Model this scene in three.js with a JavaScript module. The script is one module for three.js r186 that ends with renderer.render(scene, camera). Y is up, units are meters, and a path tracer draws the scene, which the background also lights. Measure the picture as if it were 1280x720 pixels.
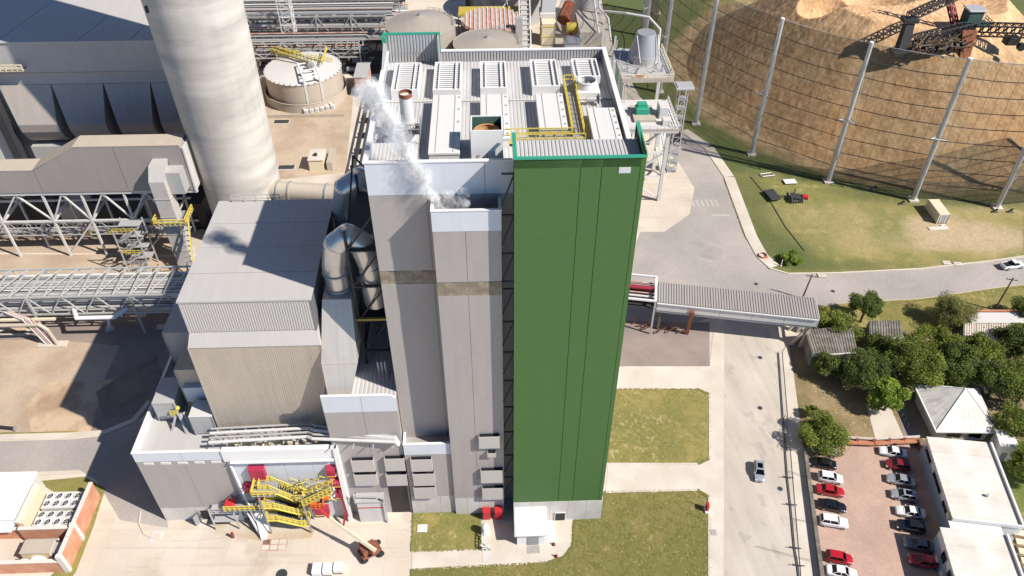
import * as THREE from 'three';
import { Sky } from 'three/addons/objects/Sky.js';
import { mergeGeometries } from 'three/addons/utils/BufferGeometryUtils.js';
import { RoundedBoxGeometry } from 'three/addons/geometries/RoundedBoxGeometry.js';
import { ImprovedNoise } from 'three/addons/math/ImprovedNoise.js';

// ---------- camera, sky, sun, exposure ----------
const scene = new THREE.Scene();
const camera = new THREE.PerspectiveCamera(40.153, 16 / 9, 0.5, 4000);
camera.position.set(0, 109, 0);
camera.rotation.set(-0.72135, 0, 0);
const sunDir = new THREE.Vector3(0.95, 1.03, 0.44).normalize();
const sky = new Sky();
sky.scale.setScalar(3000);
Object.assign(sky.material.uniforms.turbidity, { value: 3 });
sky.material.uniforms.rayleigh.value = 0.7;
sky.material.uniforms.mieCoefficient.value = 0.004;
sky.material.uniforms.cloudCoverage.value = 0.25;
sky.material.uniforms.sunPosition.value.copy(sunDir);
sky.name = 'sky'; sky.userData = { kind: 'structure' };
scene.add(sky);
scene.environmentIntensity = 0.135;
const sun = new THREE.DirectionalLight(new THREE.Color(1, 0.925, 0.82), 5);
sun.position.copy(sunDir).multiplyScalar(400).add(new THREE.Vector3(0, 0, -120));
sun.target.position.set(0, 0, -120); scene.add(sun, sun.target);
sun.castShadow = true; sun.shadow.mapSize.set(4096, 4096);
Object.assign(sun.shadow.camera, { left: -220, right: 220, top: 200, bottom: -200, near: 1, far: 900 });
const renderer = new THREE.WebGLRenderer({ antialias: true });
renderer.toneMapping = THREE.LinearToneMapping;
renderer.toneMappingExposure = 1.38;
renderer.shadowMap.enabled = true;
scene.environment = new THREE.PMREMGenerator(renderer).fromScene(scene).texture;   // only the sky stands in the scene yet

// ---------- random, noise, textures ----------
let seed = 7;
const rnd = () => { seed = (seed + 0x6D2B79F5) | 0; let t = Math.imul(seed ^ (seed >>> 15), 1 | seed); t = (t + Math.imul(t ^ (t >>> 7), 61 | t)) ^ t; return ((t ^ (t >>> 14)) >>> 0) / 4294967296; };
const rr = (a, b) => a + (b - a) * rnd();
const lerp = (a, b, t) => a + (b - a) * t, clamp = (v, a = 0, b = 1) => Math.min(b, Math.max(a, v));
const hash = (x, y, s) => { let h = Math.imul(x, 374761393) + Math.imul(y, 668265263) + Math.imul(s, 974634777); h = Math.imul(h ^ (h >>> 13), 1274126177); return ((h ^ (h >>> 16)) >>> 0) / 4294967296; };
function vn(u, v, kx, ky, s) {                 // tiling value noise
  const x = u * kx, y = v * ky, xi = Math.floor(x), yi = Math.floor(y), fx = x - xi, fy = y - yi;
  const sx = fx * fx * (3 - 2 * fx), sy = fy * fy * (3 - 2 * fy), m = (a, n) => ((a % n) + n) % n;
  const a = hash(m(xi, kx), m(yi, ky), s), b = hash(m(xi + 1, kx), m(yi, ky), s), c = hash(m(xi, kx), m(yi + 1, ky), s), d = hash(m(xi + 1, kx), m(yi + 1, ky), s);
  return lerp(lerp(a, b, sx), lerp(c, d, sx), sy);
}
function fbm(u, v, kx, ky, s, oct = 4) { let a = 0, w = 0.5, t = 0; for (let i = 0; i < oct; i++) { a += w * vn(u, v, kx << i, ky << i, s + i); t += w; w *= 0.55; } return a / t; }
const enc = (c) => { c = clamp(c); return 255 * (c <= 0.0031308 ? 12.92 * c : 1.055 * Math.pow(c, 1 / 2.4) - 0.055); };
function tex(w, h, fn, mx, my, srgb = true) {  // fn(u, v) -> linear rgb or a number; mx, my metres per tile
  const d = new Uint8Array(w * h * 4);
  for (let j = 0; j < h; j++) for (let i = 0; i < w; i++) {
    const c = fn((i + 0.5) / w, (j + 0.5) / h), k = (j * w + i) * 4;
    if (typeof c === 'number') d[k] = d[k + 1] = d[k + 2] = 255 * clamp(c); else { d[k] = enc(c[0]); d[k + 1] = enc(c[1]); d[k + 2] = enc(c[2]); }
    d[k + 3] = 255;
  }
  const t = new THREE.DataTexture(d, w, h); t.wrapS = t.wrapT = THREE.RepeatWrapping; t.magFilter = THREE.LinearFilter; t.minFilter = THREE.LinearMipmapLinearFilter; t.generateMipmaps = true;
  if (srgb) t.colorSpace = THREE.SRGBColorSpace;
  t.repeat.set(1 / mx, 1 / my); t.needsUpdate = true;
  return t;
}
const mixc = (a, b, t) => [lerp(a[0], b[0], t), lerp(a[1], b[1], t), lerp(a[2], b[2], t)];
const scl = (a, k) => [a[0] * k, a[1] * k, a[2] * k];
const std = (o) => new THREE.MeshStandardMaterial({ roughness: 0.8, ...o });
const flat = (r, g, b, rough = 0.7, metal = 0, o = {}) => std({ color: new THREE.Color().setRGB(r, g, b), roughness: rough, metalness: metal, ...o });
// a patchy surface: base colour, second colour for blotches, strength, size in metres
function patchy(c1, c2, amp, m, s, o = {}, px = 512, grain = 0.12, k = 4) {
  const t = tex(px, px, (u, v) => { const f = clamp((fbm(u, v, k, k, s, 5) - 0.5) * 2.6 * amp + 0.5), g = 1 + grain * (vn(u, v, px / 3 | 0, px / 3 | 0, s + 9) - 0.5) * 2; return scl(mixc(c1, c2, f), g); }, m, m);
  return std({ map: t, roughness: 0.9, ...o });
}
// sheet metal with vertical weather streaks and a faint panel-to-panel change of tone
function sheet(c, s, o = {}, streak = 0.1, panel = 0.05, m = 24) {
  const t = tex(512, 512, (u, v) => {
    const st = fbm(u, v, 64, 3, s, 3) - 0.5, big = fbm(u, v, 3, 3, s + 5, 4) - 0.5, pn = hash(Math.floor(u * 22), Math.floor(v * 6), s) - 0.5;
    const k = 1 + streak * 2 * st + streak * 1.6 * big + panel * pn, br = clamp((st + big * 0.6 - 0.1) * 5) * streak * 2.2;
    return scl(mixc(c, [c[0] * 0.72, c[1] * 0.62, c[2] * 0.5], br), k);
  }, m, m);
  return std({ map: t, roughness: 0.5, metalness: 0, ...o });
}

// ---------- geometry helpers: everything is written in metres in the frame of the plant or of the street ----------
const V = (x, y, z) => new THREE.Vector3(x, y, z);
function fin(g, keepUv = false) {              // plain triangles with uv in metres
  if (g.index) g = g.toNonIndexed();
  if (!g.attributes.normal) g.computeVertexNormals();
  const p = g.attributes.position, n = p.count, uv = new Float32Array(n * 2), a = V(), b = V(), c = V();
  if (!keepUv) {
    for (let i = 0; i < n; i += 3) {
      a.fromBufferAttribute(p, i); b.fromBufferAttribute(p, i + 1); c.fromBufferAttribute(p, i + 2);
      const nn = b.clone().sub(a).cross(c.clone().sub(a)), ax = Math.abs(nn.x), ay = Math.abs(nn.y), az = Math.abs(nn.z);
      [a, b, c].forEach((q, k) => { const [s, t] = ay >= ax && ay >= az ? [q.x, q.z] : ax > az ? [q.z, q.y] : [q.x, q.y]; uv[(i + k) * 2] = s; uv[(i + k) * 2 + 1] = t; });
    }
    g.setAttribute('uv', new THREE.BufferAttribute(uv, 2));
  }
  for (const k of Object.keys(g.attributes)) if (!['position', 'normal', 'uv', 'color'].includes(k)) g.deleteAttribute(k);
  return g;
}
const bx = (x0, y0, z0, x1, y1, z1) => { const g = new THREE.BoxGeometry(Math.abs(x1 - x0), Math.abs(y1 - y0), Math.abs(z1 - z0)); g.translate((x0 + x1) / 2, (y0 + y1) / 2, (z0 + z1) / 2); return fin(g); };
const cb = (x, y, z, w, h, d, ry = 0) => { const g = new THREE.BoxGeometry(w, h, d); if (ry) g.rotateY(ry); g.translate(x, y, z); return fin(g); };
const rb = (x, y, z, w, h, d, r = 0.06, ry = 0, seg = 2) => { const g = new RoundedBoxGeometry(w, h, d, seg, r); if (ry) g.rotateY(ry); g.translate(x, y, z); return fin(g); };
const UPV = V(0, 1, 0);
function orient(g, p, q) { const d = V(q[0] - p[0], q[1] - p[1], q[2] - p[2]), L = d.length(); g.applyQuaternion(new THREE.Quaternion().setFromUnitVectors(UPV, d.normalize())); g.translate((p[0] + q[0]) / 2, (p[1] + q[1]) / 2, (p[2] + q[2]) / 2); return fin(g); }
const dist = (p, q) => Math.hypot(q[0] - p[0], q[1] - p[1], q[2] - p[2]);
const bar = (p, q, w, d = w) => orient(new THREE.BoxGeometry(w, dist(p, q), d), p, q);
const tube = (p, q, r, r2 = r, seg = 10) => orient(new THREE.CylinderGeometry(r2, r, dist(p, q), seg), p, q);
const cyl = (x, y0, z, r, h, seg = 32, r2 = r, open = false) => { const g = new THREE.CylinderGeometry(r2, r, h, seg, 1, open); g.translate(x, y0 + h / 2, z); return fin(g); };
const ball = (x, y, z, r, w = 10, h = 8) => { const g = new THREE.SphereGeometry(r, w, h); g.translate(x, y, z); return fin(g); };
const ring = (x, y, z, r, t, seg = 32) => { const g = new THREE.TorusGeometry(r, t, 6, seg); g.rotateX(Math.PI / 2); g.translate(x, y, z); return fin(g); };
const pipe = (pts, r, seg = 10) => { const o = []; for (let i = 0; i + 1 < pts.length; i++) { o.push(tube(pts[i], pts[i + 1], r, r, seg)); if (i) o.push(ball(...pts[i], r * 1.02, seg, 6)); } return mergeGeometries(o); };
function curvePipe(pts, r, n = 40, seg = 20) { return fin(new THREE.TubeGeometry(new THREE.CatmullRomCurve3(pts.map((p) => V(...p)), false, 'catmullrom', 0.5), n, r, seg)); }
function hexa(b, t) {                           // b, t: four corners each, counter-clockwise seen from above
  const q = [], f = (i, j, k, l) => q.push(i, j, k, i, k, l);
  f(b[0], b[1], t[1], t[0]); f(b[1], b[2], t[2], t[1]); f(b[2], b[3], t[3], t[2]); f(b[3], b[0], t[0], t[3]); f(t[0], t[1], t[2], t[3]); f(b[3], b[2], b[1], b[0]);
  const g = new THREE.BufferGeometry(); g.setAttribute('position', new THREE.Float32BufferAttribute(q.flat(), 3)); g.computeVertexNormals(); return fin(g);
}
// rectangle x0..x1, z0 (near) .. z1 (far) at height y
const rect = (x0, z0, x1, z1, y) => [[x0, y, z0], [x1, y, z0], [x1, y, z1], [x0, y, z1]];
function poly(pts, y0, y1) {                    // slab with the outline pts [[x, z], ...] between two heights; y0 = y1: one sheet
  const s = new THREE.Shape(pts.map(([x, z]) => new THREE.Vector2(x, -z)));
  const g = y0 === y1 ? new THREE.ShapeGeometry(s) : new THREE.ExtrudeGeometry(s, { depth: y1 - y0, bevelEnabled: false });
  g.rotateX(-Math.PI / 2); g.translate(0, y0, 0); return fin(g);
}
function prismZ(pts, z0, z1) { const g = new THREE.ExtrudeGeometry(new THREE.Shape(pts.map(([x, y]) => new THREE.Vector2(x, y))), { depth: Math.abs(z1 - z0), bevelEnabled: false }); g.translate(0, 0, Math.min(z0, z1)); return fin(g); }
// corrugated sheet in the plane of a (across the ribs) and b (along them), from point o; ribs stand out along n
function corr(o, a, b, pitch, amp) {
  const A = V(...a), B = V(...b), n = A.clone().cross(B).normalize(), L = A.length(), cnt = Math.max(1, Math.round(L / pitch)), q = [], O = V(...o);
  const at = (i, f, h) => O.clone().addScaledVector(A, (i + f) / cnt).addScaledVector(n, h);
  for (let i = 0; i < cnt; i++) {
    const pr = [[0, 0], [0.28, 0], [0.4, amp], [0.88, amp], [1, 0]].map(([f, h]) => at(i, f, h));
    for (let k = 0; k < 4; k++) { const p = pr[k], r = pr[k + 1], p2 = p.clone().add(B), r2 = r.clone().add(B); q.push(p, r, r2, p, r2, p2); }
  }
  const g = new THREE.BufferGeometry(); g.setAttribute('position', new THREE.Float32BufferAttribute(q.flatMap((v) => [v.x, v.y, v.z]), 3)); g.computeVertexNormals(); return fin(g);
}
const rail = (pts, h = 1.1, r = 0.035, step = 1.8) => {          // handrail along a line of points
  const o = [];
  for (let i = 0; i + 1 < pts.length; i++) {
    const p = pts[i], q = pts[i + 1], L = dist(p, q), n = Math.max(1, Math.round(L / step));
    for (const k of [0.52, 1]) o.push(bar([p[0], p[1] + h * k, p[2]], [q[0], q[1] + h * k, q[2]], r * 2));
    for (let j = 0; j <= n; j++) { const t = j / n, x = lerp(p[0], q[0], t), y = lerp(p[1], q[1], t), z = lerp(p[2], q[2], t); o.push(bar([x, y, z], [x, y + h, z], r * 2)); }
  }
  return o;
};

// ---------- things and their parts ----------
const names = new Map(), base = new Map(), PLANT = 0.033;
function numbered(n) { const k = names.get(n) ?? 0; names.set(n, k + 1); return k ? `${n}_${String(k).padStart(3, '0')}` : n; }
function tag(o, label, category, group, kind) { if (label) o.userData.label = label; if (category) o.userData.category = category; if (group) o.userData.group = group; if (kind) o.userData.kind = kind; return o; }
function thing(name, label, category, x = 0, z = 0, { y = 0, rot = PLANT, frame = rot, group } = {}) {   // x, z in the frame turned by frame
  const o = new THREE.Group(); o.name = numbered(name); scene.add(o);
  const c = Math.cos(frame), s = Math.sin(frame);
  o.position.set(x * c + z * s, y, -x * s + z * c); o.rotation.y = rot;
  base.set(o, [x, y, z]);
  return tag(o, label, category, group);
}
function mesh(name, geos, m) {
  const list = [geos].flat(), col = list.some((g) => g.attributes.color);
  if (!col) list.forEach((g) => g.deleteAttribute('color'));
  const g = list.length > 1 ? mergeGeometries(list) : list[0];
  const o = new THREE.Mesh(g, m); o.name = name; o.castShadow = o.receiveShadow = true; return o;
}
function part(T, name, geos, m, { parent, label, kind } = {}) {
  const o = mesh(name, geos, m), b = base.get(T);
  o.geometry.translate(-b[0], -b[1], -b[2]);
  (parent ?? T).add(o);
  if (label) o.userData.label = label; if (kind) o.userData.kind = kind;
  return o;
}
function solo(name, geos, m, label, category, rot = PLANT, group) {   // a thing of one mesh
  const o = mesh(numbered(name), geos, m); o.rotation.y = rot; scene.add(o); return tag(o, label, category, group);
}
function struct(name, geos, m, rot = 0, kind = 'structure') { const o = mesh(numbered(name), geos, m); o.rotation.y = rot; o.userData = { kind }; scene.add(o); return o; }
function copy(src, label, x, z, rot, { y = 0, frame = 0 } = {}) {
  const o = src.clone(); o.name = numbered(src.name.replace(/_\d{3}$/, '')); o.userData = { ...src.userData, label };
  const c = Math.cos(frame), s = Math.sin(frame);
  o.position.set(x * c + z * s, y, -x * s + z * c); o.rotation.set(0, rot, 0); scene.add(o); return o;
}

// ---------- materials ----------
const M = {
  concrete: std({ roughness: 0.92, map: tex(1024, 1024, (u, v) => {   // slabs of 4.8 m with joints, stains and tyre marks
    const f = clamp((fbm(u, v, 6, 6, 11, 5) - 0.5) * 2 + 0.5), n = hash(Math.floor(u * 10), Math.floor(v * 10), 12) - 0.5, jx = (u * 10) % 1, jy = (v * 10) % 1, st = clamp((fbm(u, v, 9, 9, 14, 4) - 0.6) * 6), tr = clamp((fbm(u, v, 3, 60, 15, 3) - 0.62) * 6);
    return scl(mixc(mixc([0.6, 0.53, 0.445], [0.52, 0.45, 0.365], f), [0.36, 0.28, 0.2], st * 0.4), (1 + n * 0.07) * (jx < 0.012 || jy < 0.012 ? 0.9 : 1) * (1 - 0.1 * tr) * (1 + 0.1 * (vn(u, v, 340, 340, 16) - 0.5)));
  }, 48, 48) }),
  path: patchy([0.6, 0.545, 0.47], [0.5, 0.44, 0.365], 0.8, 14, 12, {}, 512, 0.06, 3),
  street: std({ roughness: 0.9, map: tex(512, 1024, (u, v) => {      // long tyre-polished bands, patches and oil spots along the street
    const f = clamp((fbm(u, v, 4, 4, 13, 5) - 0.5) * 2 + 0.5), b = fbm(u, v, 14, 1, 17, 3) - 0.5, st = clamp((fbm(u, v, 10, 14, 18, 4) - 0.63) * 7), jy = (v * 6) % 1;
    return scl(mixc(mixc([0.5, 0.445, 0.385], [0.425, 0.372, 0.315], f), [0.3, 0.26, 0.22], st * 0.45), (1 + b * 0.22) * (jy < 0.006 ? 0.85 : 1) * (1 + 0.08 * (vn(u, v, 180, 340, 19) - 0.5)));
  }, 16, 36) }),
  asphalt: patchy([0.385, 0.345, 0.315], [0.305, 0.277, 0.256], 0.9, 34, 14, {}, 512, 0.08, 3),
  dirt: patchy([0.46, 0.365, 0.27], [0.35, 0.26, 0.185], 1, 26, 15, {}, 512, 0.1, 4),
  oldtar: patchy([0.235, 0.19, 0.17], [0.3, 0.24, 0.2], 0.9, 12, 16, {}, 512, 0.08, 3),
  clad: sheet([0.345, 0.315, 0.298], 21, { roughness: 0.5 }, 0.045, 0.045),
  band: sheet([0.56, 0.585, 0.63], 22, { roughness: 0.4 }, 0.03, 0.03),
  green: sheet([0.055, 0.132, 0.032], 23, { roughness: 0.75 }, 0.03, 0.03),
  greenTrim: flat(0.03, 0.3, 0.19, 0.45),
  duct: sheet([0.3, 0.272, 0.255], 39, { roughness: 0.45 }, 0.06, 0.04), ductGrey: sheet([0.54, 0.5, 0.45], 40, { roughness: 0.42, metalness: 0.3 }, 0.1, 0.06), espRoof: sheet([0.44, 0.425, 0.41], 43, { roughness: 0.55 }, 0.04, 0.04),
  roof: sheet([0.46, 0.455, 0.45], 24, { roughness: 0.6 }, 0.09, 0.05),
  white: sheet([0.72, 0.71, 0.69], 25, { roughness: 0.55 }, 0.04, 0.02),
  grey: sheet([0.4, 0.395, 0.385], 26, { roughness: 0.5 }, 0.09, 0.04),
  pale: sheet([0.58, 0.565, 0.54], 27, { roughness: 0.5 }, 0.05, 0.03),
  alu: sheet([0.66, 0.63, 0.585], 28, { roughness: 0.24, metalness: 0.55 }, 0.06, 0.12, 14),
  tanMetal: sheet([0.46, 0.405, 0.345], 20, { roughness: 0.42, metalness: 0.35 }, 0.1, 0.06), tan: sheet([0.45, 0.39, 0.315], 29, { roughness: 0.55 }, 0.07, 0.05),
  plinth: patchy([0.57, 0.54, 0.5], [0.48, 0.45, 0.41], 0.9, 12, 30),
  stack: null, // set where the chimney is built
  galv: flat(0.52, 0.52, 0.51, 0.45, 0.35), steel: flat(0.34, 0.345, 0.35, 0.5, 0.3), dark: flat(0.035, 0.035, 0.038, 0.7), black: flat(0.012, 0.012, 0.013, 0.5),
  rust: patchy([0.3, 0.1, 0.045], [0.16, 0.06, 0.035], 1, 3, 31), paleRust: patchy([0.42, 0.2, 0.15], [0.5, 0.36, 0.3], 1, 5, 32),
  yellow: flat(0.62, 0.49, 0.085, 0.55), yellowDark: flat(0.45, 0.34, 0.06, 0.6), red: flat(0.5, 0.025, 0.03, 0.45), darkRed: flat(0.28, 0.02, 0.035, 0.5), orange: flat(0.62, 0.13, 0.02, 0.5), cream: flat(0.66, 0.58, 0.42, 0.6),
  glass: new THREE.MeshPhysicalMaterial({ color: 0x0b0d10, roughness: 0.08, metalness: 0, specularIntensity: 1 }),
  rubber: flat(0.02, 0.02, 0.02, 0.9), brick: patchy([0.42, 0.16, 0.09], [0.5, 0.24, 0.14], 0.9, 6, 33, {}, 512, 0.18), capstone: flat(0.62, 0.58, 0.52, 0.8),
  machineGreen: patchy([0.06, 0.13, 0.11], [0.04, 0.07, 0.06], 1, 6, 34), wood: patchy([0.2, 0.14, 0.09], [0.12, 0.085, 0.06], 1, 3, 35),
};

// ---------- ground, roads, pavements, lawns ----------
const turf = (c1, c2, c3, s, m) => { const t = tex(1024, 1024, (u, v) => {
  const f = clamp((fbm(u, v, 6, 6, s, 5) - 0.5) * 3 + 0.5), g = clamp((fbm(u, v, 40, 40, s + 3, 3) - 0.45) * 3), q = clamp((fbm(u, v, 70, 64, s + 5, 3) - 0.6) * 9) * clamp((fbm(u, v, 7, 7, s + 6, 3) - 0.42) * 5);
  return scl(mixc(mixc(mixc(c1, c2, f), c2, g * 0.35), c3, q * 0.6), 0.86 + 0.28 * vn(u, v, 340, 340, s + 7));
}, m, m); return std({ map: t, roughness: 1 }); };
M.lawn = turf([0.27, 0.222, 0.07], [0.185, 0.172, 0.05], [0.42, 0.34, 0.18], 41, 38);
M.lawnDark = turf([0.215, 0.176, 0.056], [0.15, 0.142, 0.04], [0.33, 0.25, 0.12], 42, 34);
struct('ground', poly([[-900, 300], [900, 300], [900, -1500], [-900, -1500]], 0, 0), M.concrete);

// the open field round the chip pile: dry grass with green and bare places, one map in world metres
const FX0 = 20, FX1 = 220, FZ0 = -330, FZ1 = -100;
const spots = [
  // x, z, radius x, radius z, kind (0 green, 1 bare earth, 2 dark damp soil), strength
  [60.76, -135.14, 5, 5, 0, 1], [55.95, -144.77, 6, 9, 0, 0.8], [58.15, -138.84, 9, 6, 0, 0.6], [56.41, -159.28, 7, 9, 0, 0.75], [62.49, -131.82, 12, 2.5, 0, 0.7],
  [72.47, -130.47, 14, 2, 0, 0.5], [103.26, -141.77, 11, 4, 1, 1], [97.47, -145.38, 8, 4, 1, 0.9], [109.82, -140.3, 10, 4, 1, 0.8], [93.7, -138.26, 6, 1.6, 1, 0.6], [116.31, -154.26, 18, 4, 1, 0.35],
  [82.82, -140.3, 16, 4, 1, 0.25], [74.8, -149.42, 14, 5, 1, 0.2],
  [56.7, -179.58, 9, 7, 0, 1], [66.33, -171.84, 11, 4, 0, 1], [77.73, -165.59, 11, 3, 0, 1], [91.42, -159.28, 14, 3, 0, 0.9], [53.08, -194.27, 6, 9, 0, 1], [107.48, -155.91, 20, 3, 0, 0.7], [54.08, -171.84, 5, 5, 0, 1],
  [43.31, -259.2, 16, 45, 0, 1], [42.3, -240.39, 14, 30, 0, 1], [55.16, -265.94, 12, 22, 0, 1], [42.59, -276.56, 16, 45, 0, 1], [44.75, -213.1, 6, 12, 0, 1], [174.32, -272.95, 20, 20, 0, 0.9],
];
M.field = std({ roughness: 1, map: tex(2048, 2048, (u, v) => {
  const x = lerp(FX0, FX1, u), z = lerp(FZ1, FZ0, v), w = (fbm(u, v, 24, 24, 51, 5) - 0.5) * 2, w2 = (fbm(u, v, 90, 90, 57, 4) - 0.5) * 2;
  let c = mixc([0.285, 0.235, 0.082], [0.19, 0.185, 0.055], clamp(0.5 + w * 1.5)); c = mixc(c, [0.36, 0.28, 0.13], clamp((w2 - 0.12) * 2.2) * 0.6);
  for (const [sx, sz, rx, rz, k, a] of spots) {
    const d = Math.hypot((x - sx) / rx, (z - sz) / rz) + w * 0.55 + w2 * 0.2, f = a * clamp(1.5 - d);
    if (f > 0) c = mixc(c, [[0.085, 0.105, 0.03], [0.44, 0.34, 0.21], [0.1, 0.085, 0.05]][k], Math.min(1, f));
  }
  const df = Math.hypot(x - 118, z + 230) + w * 2.5, ring = clamp((78 - df) / 2.5) * clamp((df - 66) / 3); if (ring > 0) c = mixc(c, mixc([0.085, 0.11, 0.028], [0.13, 0.13, 0.045], clamp(0.5 + w2)), ring * 0.85);
  const dp = Math.hypot(x - 112, z + 222) + w * 3; // track of trodden earth and spilt chips round the foot of the pile
  if (dp < 65) c = mixc(c, mixc([0.36, 0.25, 0.14], [0.19, 0.13, 0.075], clamp(0.5 + w2 * 1.4)), clamp((65 - dp) / 3) * 0.9);
  return scl(c, 0.88 + 0.24 * vn(u, v, 680, 680, 58));
}, FX1 - FX0, FZ1 - FZ0) });
M.field.map.offset.set(-FX0 / (FX1 - FX0), 0); M.field.map.repeat.set(1 / (FX1 - FX0), -1 / (FZ1 - FZ0)); M.field.map.offset.y = FZ1 / (FZ1 - FZ0);
{
  const kerbLine = [[32.11, -280.23], [32.75, -234.55], [37.08, -208.17], [45.41, -187.79], [50.4, -179.58], [52.82, -165.59], [52.82, -154.26], [52.83, -141.47], [53.63, -134.02], [55.49, -130.2], [58.97, -128.34], [70.16, -128.6], [87.79, -129.93], [104.52, -132.64], [116.23, -135.14]];
  struct('grass_field', poly([...kerbLine, [FX1 - 1, kerbLine.at(-1)[1] - 6], [FX1 - 1, FZ0 + 1], [kerbLine[0][0], FZ0 + 1]], 0.12, 0.12), M.field);
  const kl = [[45.41, -187.79], [50.4, -179.58], [52.82, -165.59], [52.82, -154.26], [52.83, -141.47], [53.63, -134.02], [55.49, -130.2], [58.97, -128.34], [70.16, -128.6], [87.79, -129.93], [104.52, -132.64], [116.23, -135.14]], g = [], p = [];
  for (let i = 0; i + 1 < kl.length; i++) { const [a, b] = [kl[i], kl[i + 1]], A = Math.atan2(b[1] - a[1], b[0] - a[0]), w = i < 6 ? 2.6 : 0.35, nx = Math.sin(A), nz = -Math.cos(A);
    (i < 7 ? p : g).push(poly([a, b, [b[0] + nx * w, b[1] + nz * w], [a[0] + nx * w, a[1] + nz * w]], 0, 0.15 + i * 0.003)); }
  struct('pavement', p, M.path); struct('kerb', g, M.path);
}
struct('road', poly([[44.14, -190.78], [50.54, -180.38], [52.82, -165.59], [52.82, -154.26], [52.83, -141.47], [53.63, -134.02], [55.49, -130.2], [58.97, -128.34], [70.16, -128.6], [87.79, -129.93], [104.52, -132.64], [118.13, -135.42], [113.31, -125.99], [100.54, -123.94], [84.19, -120.69], [68.94, -119.46], [61.07, -117.77], [53.66, -114.24], [40.7, -115.17], [36.76, -113.78], [21.58, -113.78], [23.87, -127.81], [29.17, -143.26], [34.64, -143.26], [41.62, -150.06], [44.65, -161], [42.86, -171.84], [39.48, -179.58]], 0.006, 0.006), M.asphalt);
M.street.map.rotation = -0.16; struct('street', poly([[30.87, -56.92], [39.4, -99.17], [40.7, -115.17], [53.6, -114.01], [51.85, -105.36], [42.28, -56.92]], 0.01, 0.01), M.street);
struct('pavement', poly([[51.85, -105.36], [42.28, -56.92], [45.42, -56.92], [47.36, -70.25], [49.55, -82.71], [52.34, -99.17], [53.49, -107.51]], 0, 0.14), M.path);
struct('pavement', [poly([[19.57, -101.6], [37.18, -101.6], [40.52, -114.24], [42.44, -114.24], [39.4, -99.17], [30.75, -56.92], [28.65, -56.92], [31.65, -72.9], [30.09, -74.26], [15.15, -73.95], [16.02, -79.26], [30.73, -79.42], [33.19, -80.4], [35.92, -94.88], [33.9, -95.84], [18.71, -95.84]], 0, 0.05)], M.path);
struct('yard_surface', poly([[22.08, -114.01], [39.43, -113.54], [37.18, -101.6], [19.57, -101.6]], 0.012, 0.012), M.oldtar);
struct('lawn', poly([[15.63, -79.42], [18.41, -95.84], [33.9, -95.84], [35.88, -94.68], [33.22, -80.56], [31, -79.42]], 0, 0.09), M.lawn);
struct('lawn', poly([[13.18, -68.81], [15.15, -73.95], [30.09, -74.26], [31.65, -72.9], [28.54, -56.31], [-14.5, -56.31], [-14.88, -60.3], [-4.78, -60.82], [5.4, -61.46], [7.96, -62.38], [9.28, -64.24], [9.75, -68.1], [9.79, -68.81]], 0, 0.08), M.lawnDark);
struct('lawn', poly([[-15.55, -69.96], [-5.07, -70.25], [-4.87, -63.84], [-15.18, -63.44]], 0, 0.09), M.lawn);
struct('kerb', [poly([[35.77, -94.88], [36.21, -94.88], [33.46, -80.4], [33.06, -80.4]], 0, 0.13), poly([[31.55, -73.05], [31.93, -73.05], [28.89, -56.92], [28.54, -56.92]], 0, 0.13), poly([[15.17, -74.26], [30.14, -74.56], [30.06, -74.1], [15.13, -73.73]], 0, 0.125), poly([[15.65, -79.58], [31.03, -79.58], [30.96, -79.18], [15.61, -79.1]], 0, 0.135)], M.path);
struct('walkway', poly([[-15.18, -63.44], [-4.87, -63.84], [-5.07, -70.25], [7.56, -69.38], [9.79, -68.81], [9.28, -64.24], [7.96, -62.38], [5.4, -61.46], [-4.78, -60.82], [-14.88, -60.3]], 0, 0.06), M.path);
struct('grass_verge', poly([[61.96, -118.01], [68.87, -119.22], [84.1, -120.44], [100.42, -123.69], [113.18, -125.73], [105, -109.7], [72.71, -111.49], [62.12, -113.08]], 0, 0.1), M.lawn);
struct('garden_ground', poly([[53.53, -107.07], [62.12, -113.08], [105, -109.7], [78.04, -56.92], [71.05, -56.92], [69.43, -82.71], [49.55, -82.71], [52.34, -99.17]], 0, 0.07), turf([0.27, 0.2, 0.11], [0.16, 0.13, 0.05], [0.4, 0.3, 0.18], 44, 22));
struct('lawn', poly([[81.68, -82.71], [92.95, -86.12], [84.11, -68.81], [80.41, -70.25]], 0.075, 0.075), turf([0.1, 0.14, 0.03], [0.16, 0.17, 0.04], [0.2, 0.18, 0.06], 45, 20));
// works yard on the left
struct('service_road', poly([[-95.92, -83.89], [-75.65, -84.57], [-71.11, -85.26], [-65.58, -89.13], [-59.22, -82.71], [-53.52, -67.4], [-61.51, -68.81], [-68.23, -76.25], [-71.63, -78.14], [-92.1, -76.72]], 0.006, 0.006), M.asphalt);
struct('road', poly([[-112.99, -115.87], [-66.55, -117.06], [-63.47, -93.36], [-65.06, -89.67], [-66.91, -87], [-71.45, -86.12], [-76.23, -85.95], [-96.65, -85.26]], 0.004, 0.004), M.oldtar);
struct('bare_earth', [poly([[-109.11, -108.6], [-88.85, -108.6], [-75.81, -107.07], [-75.53, -99.17], [-73.53, -86.12], [-82.85, -85.26], [-96.65, -85.26], [-103.02, -97.2]], 0.01, 0.01), poly([[-123.27, -135.14], [-89.81, -135.14], [-70.98, -134.02], [-69.57, -127.81], [-119.36, -127.81]], 0.01, 0.01)], M.dirt);
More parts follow.
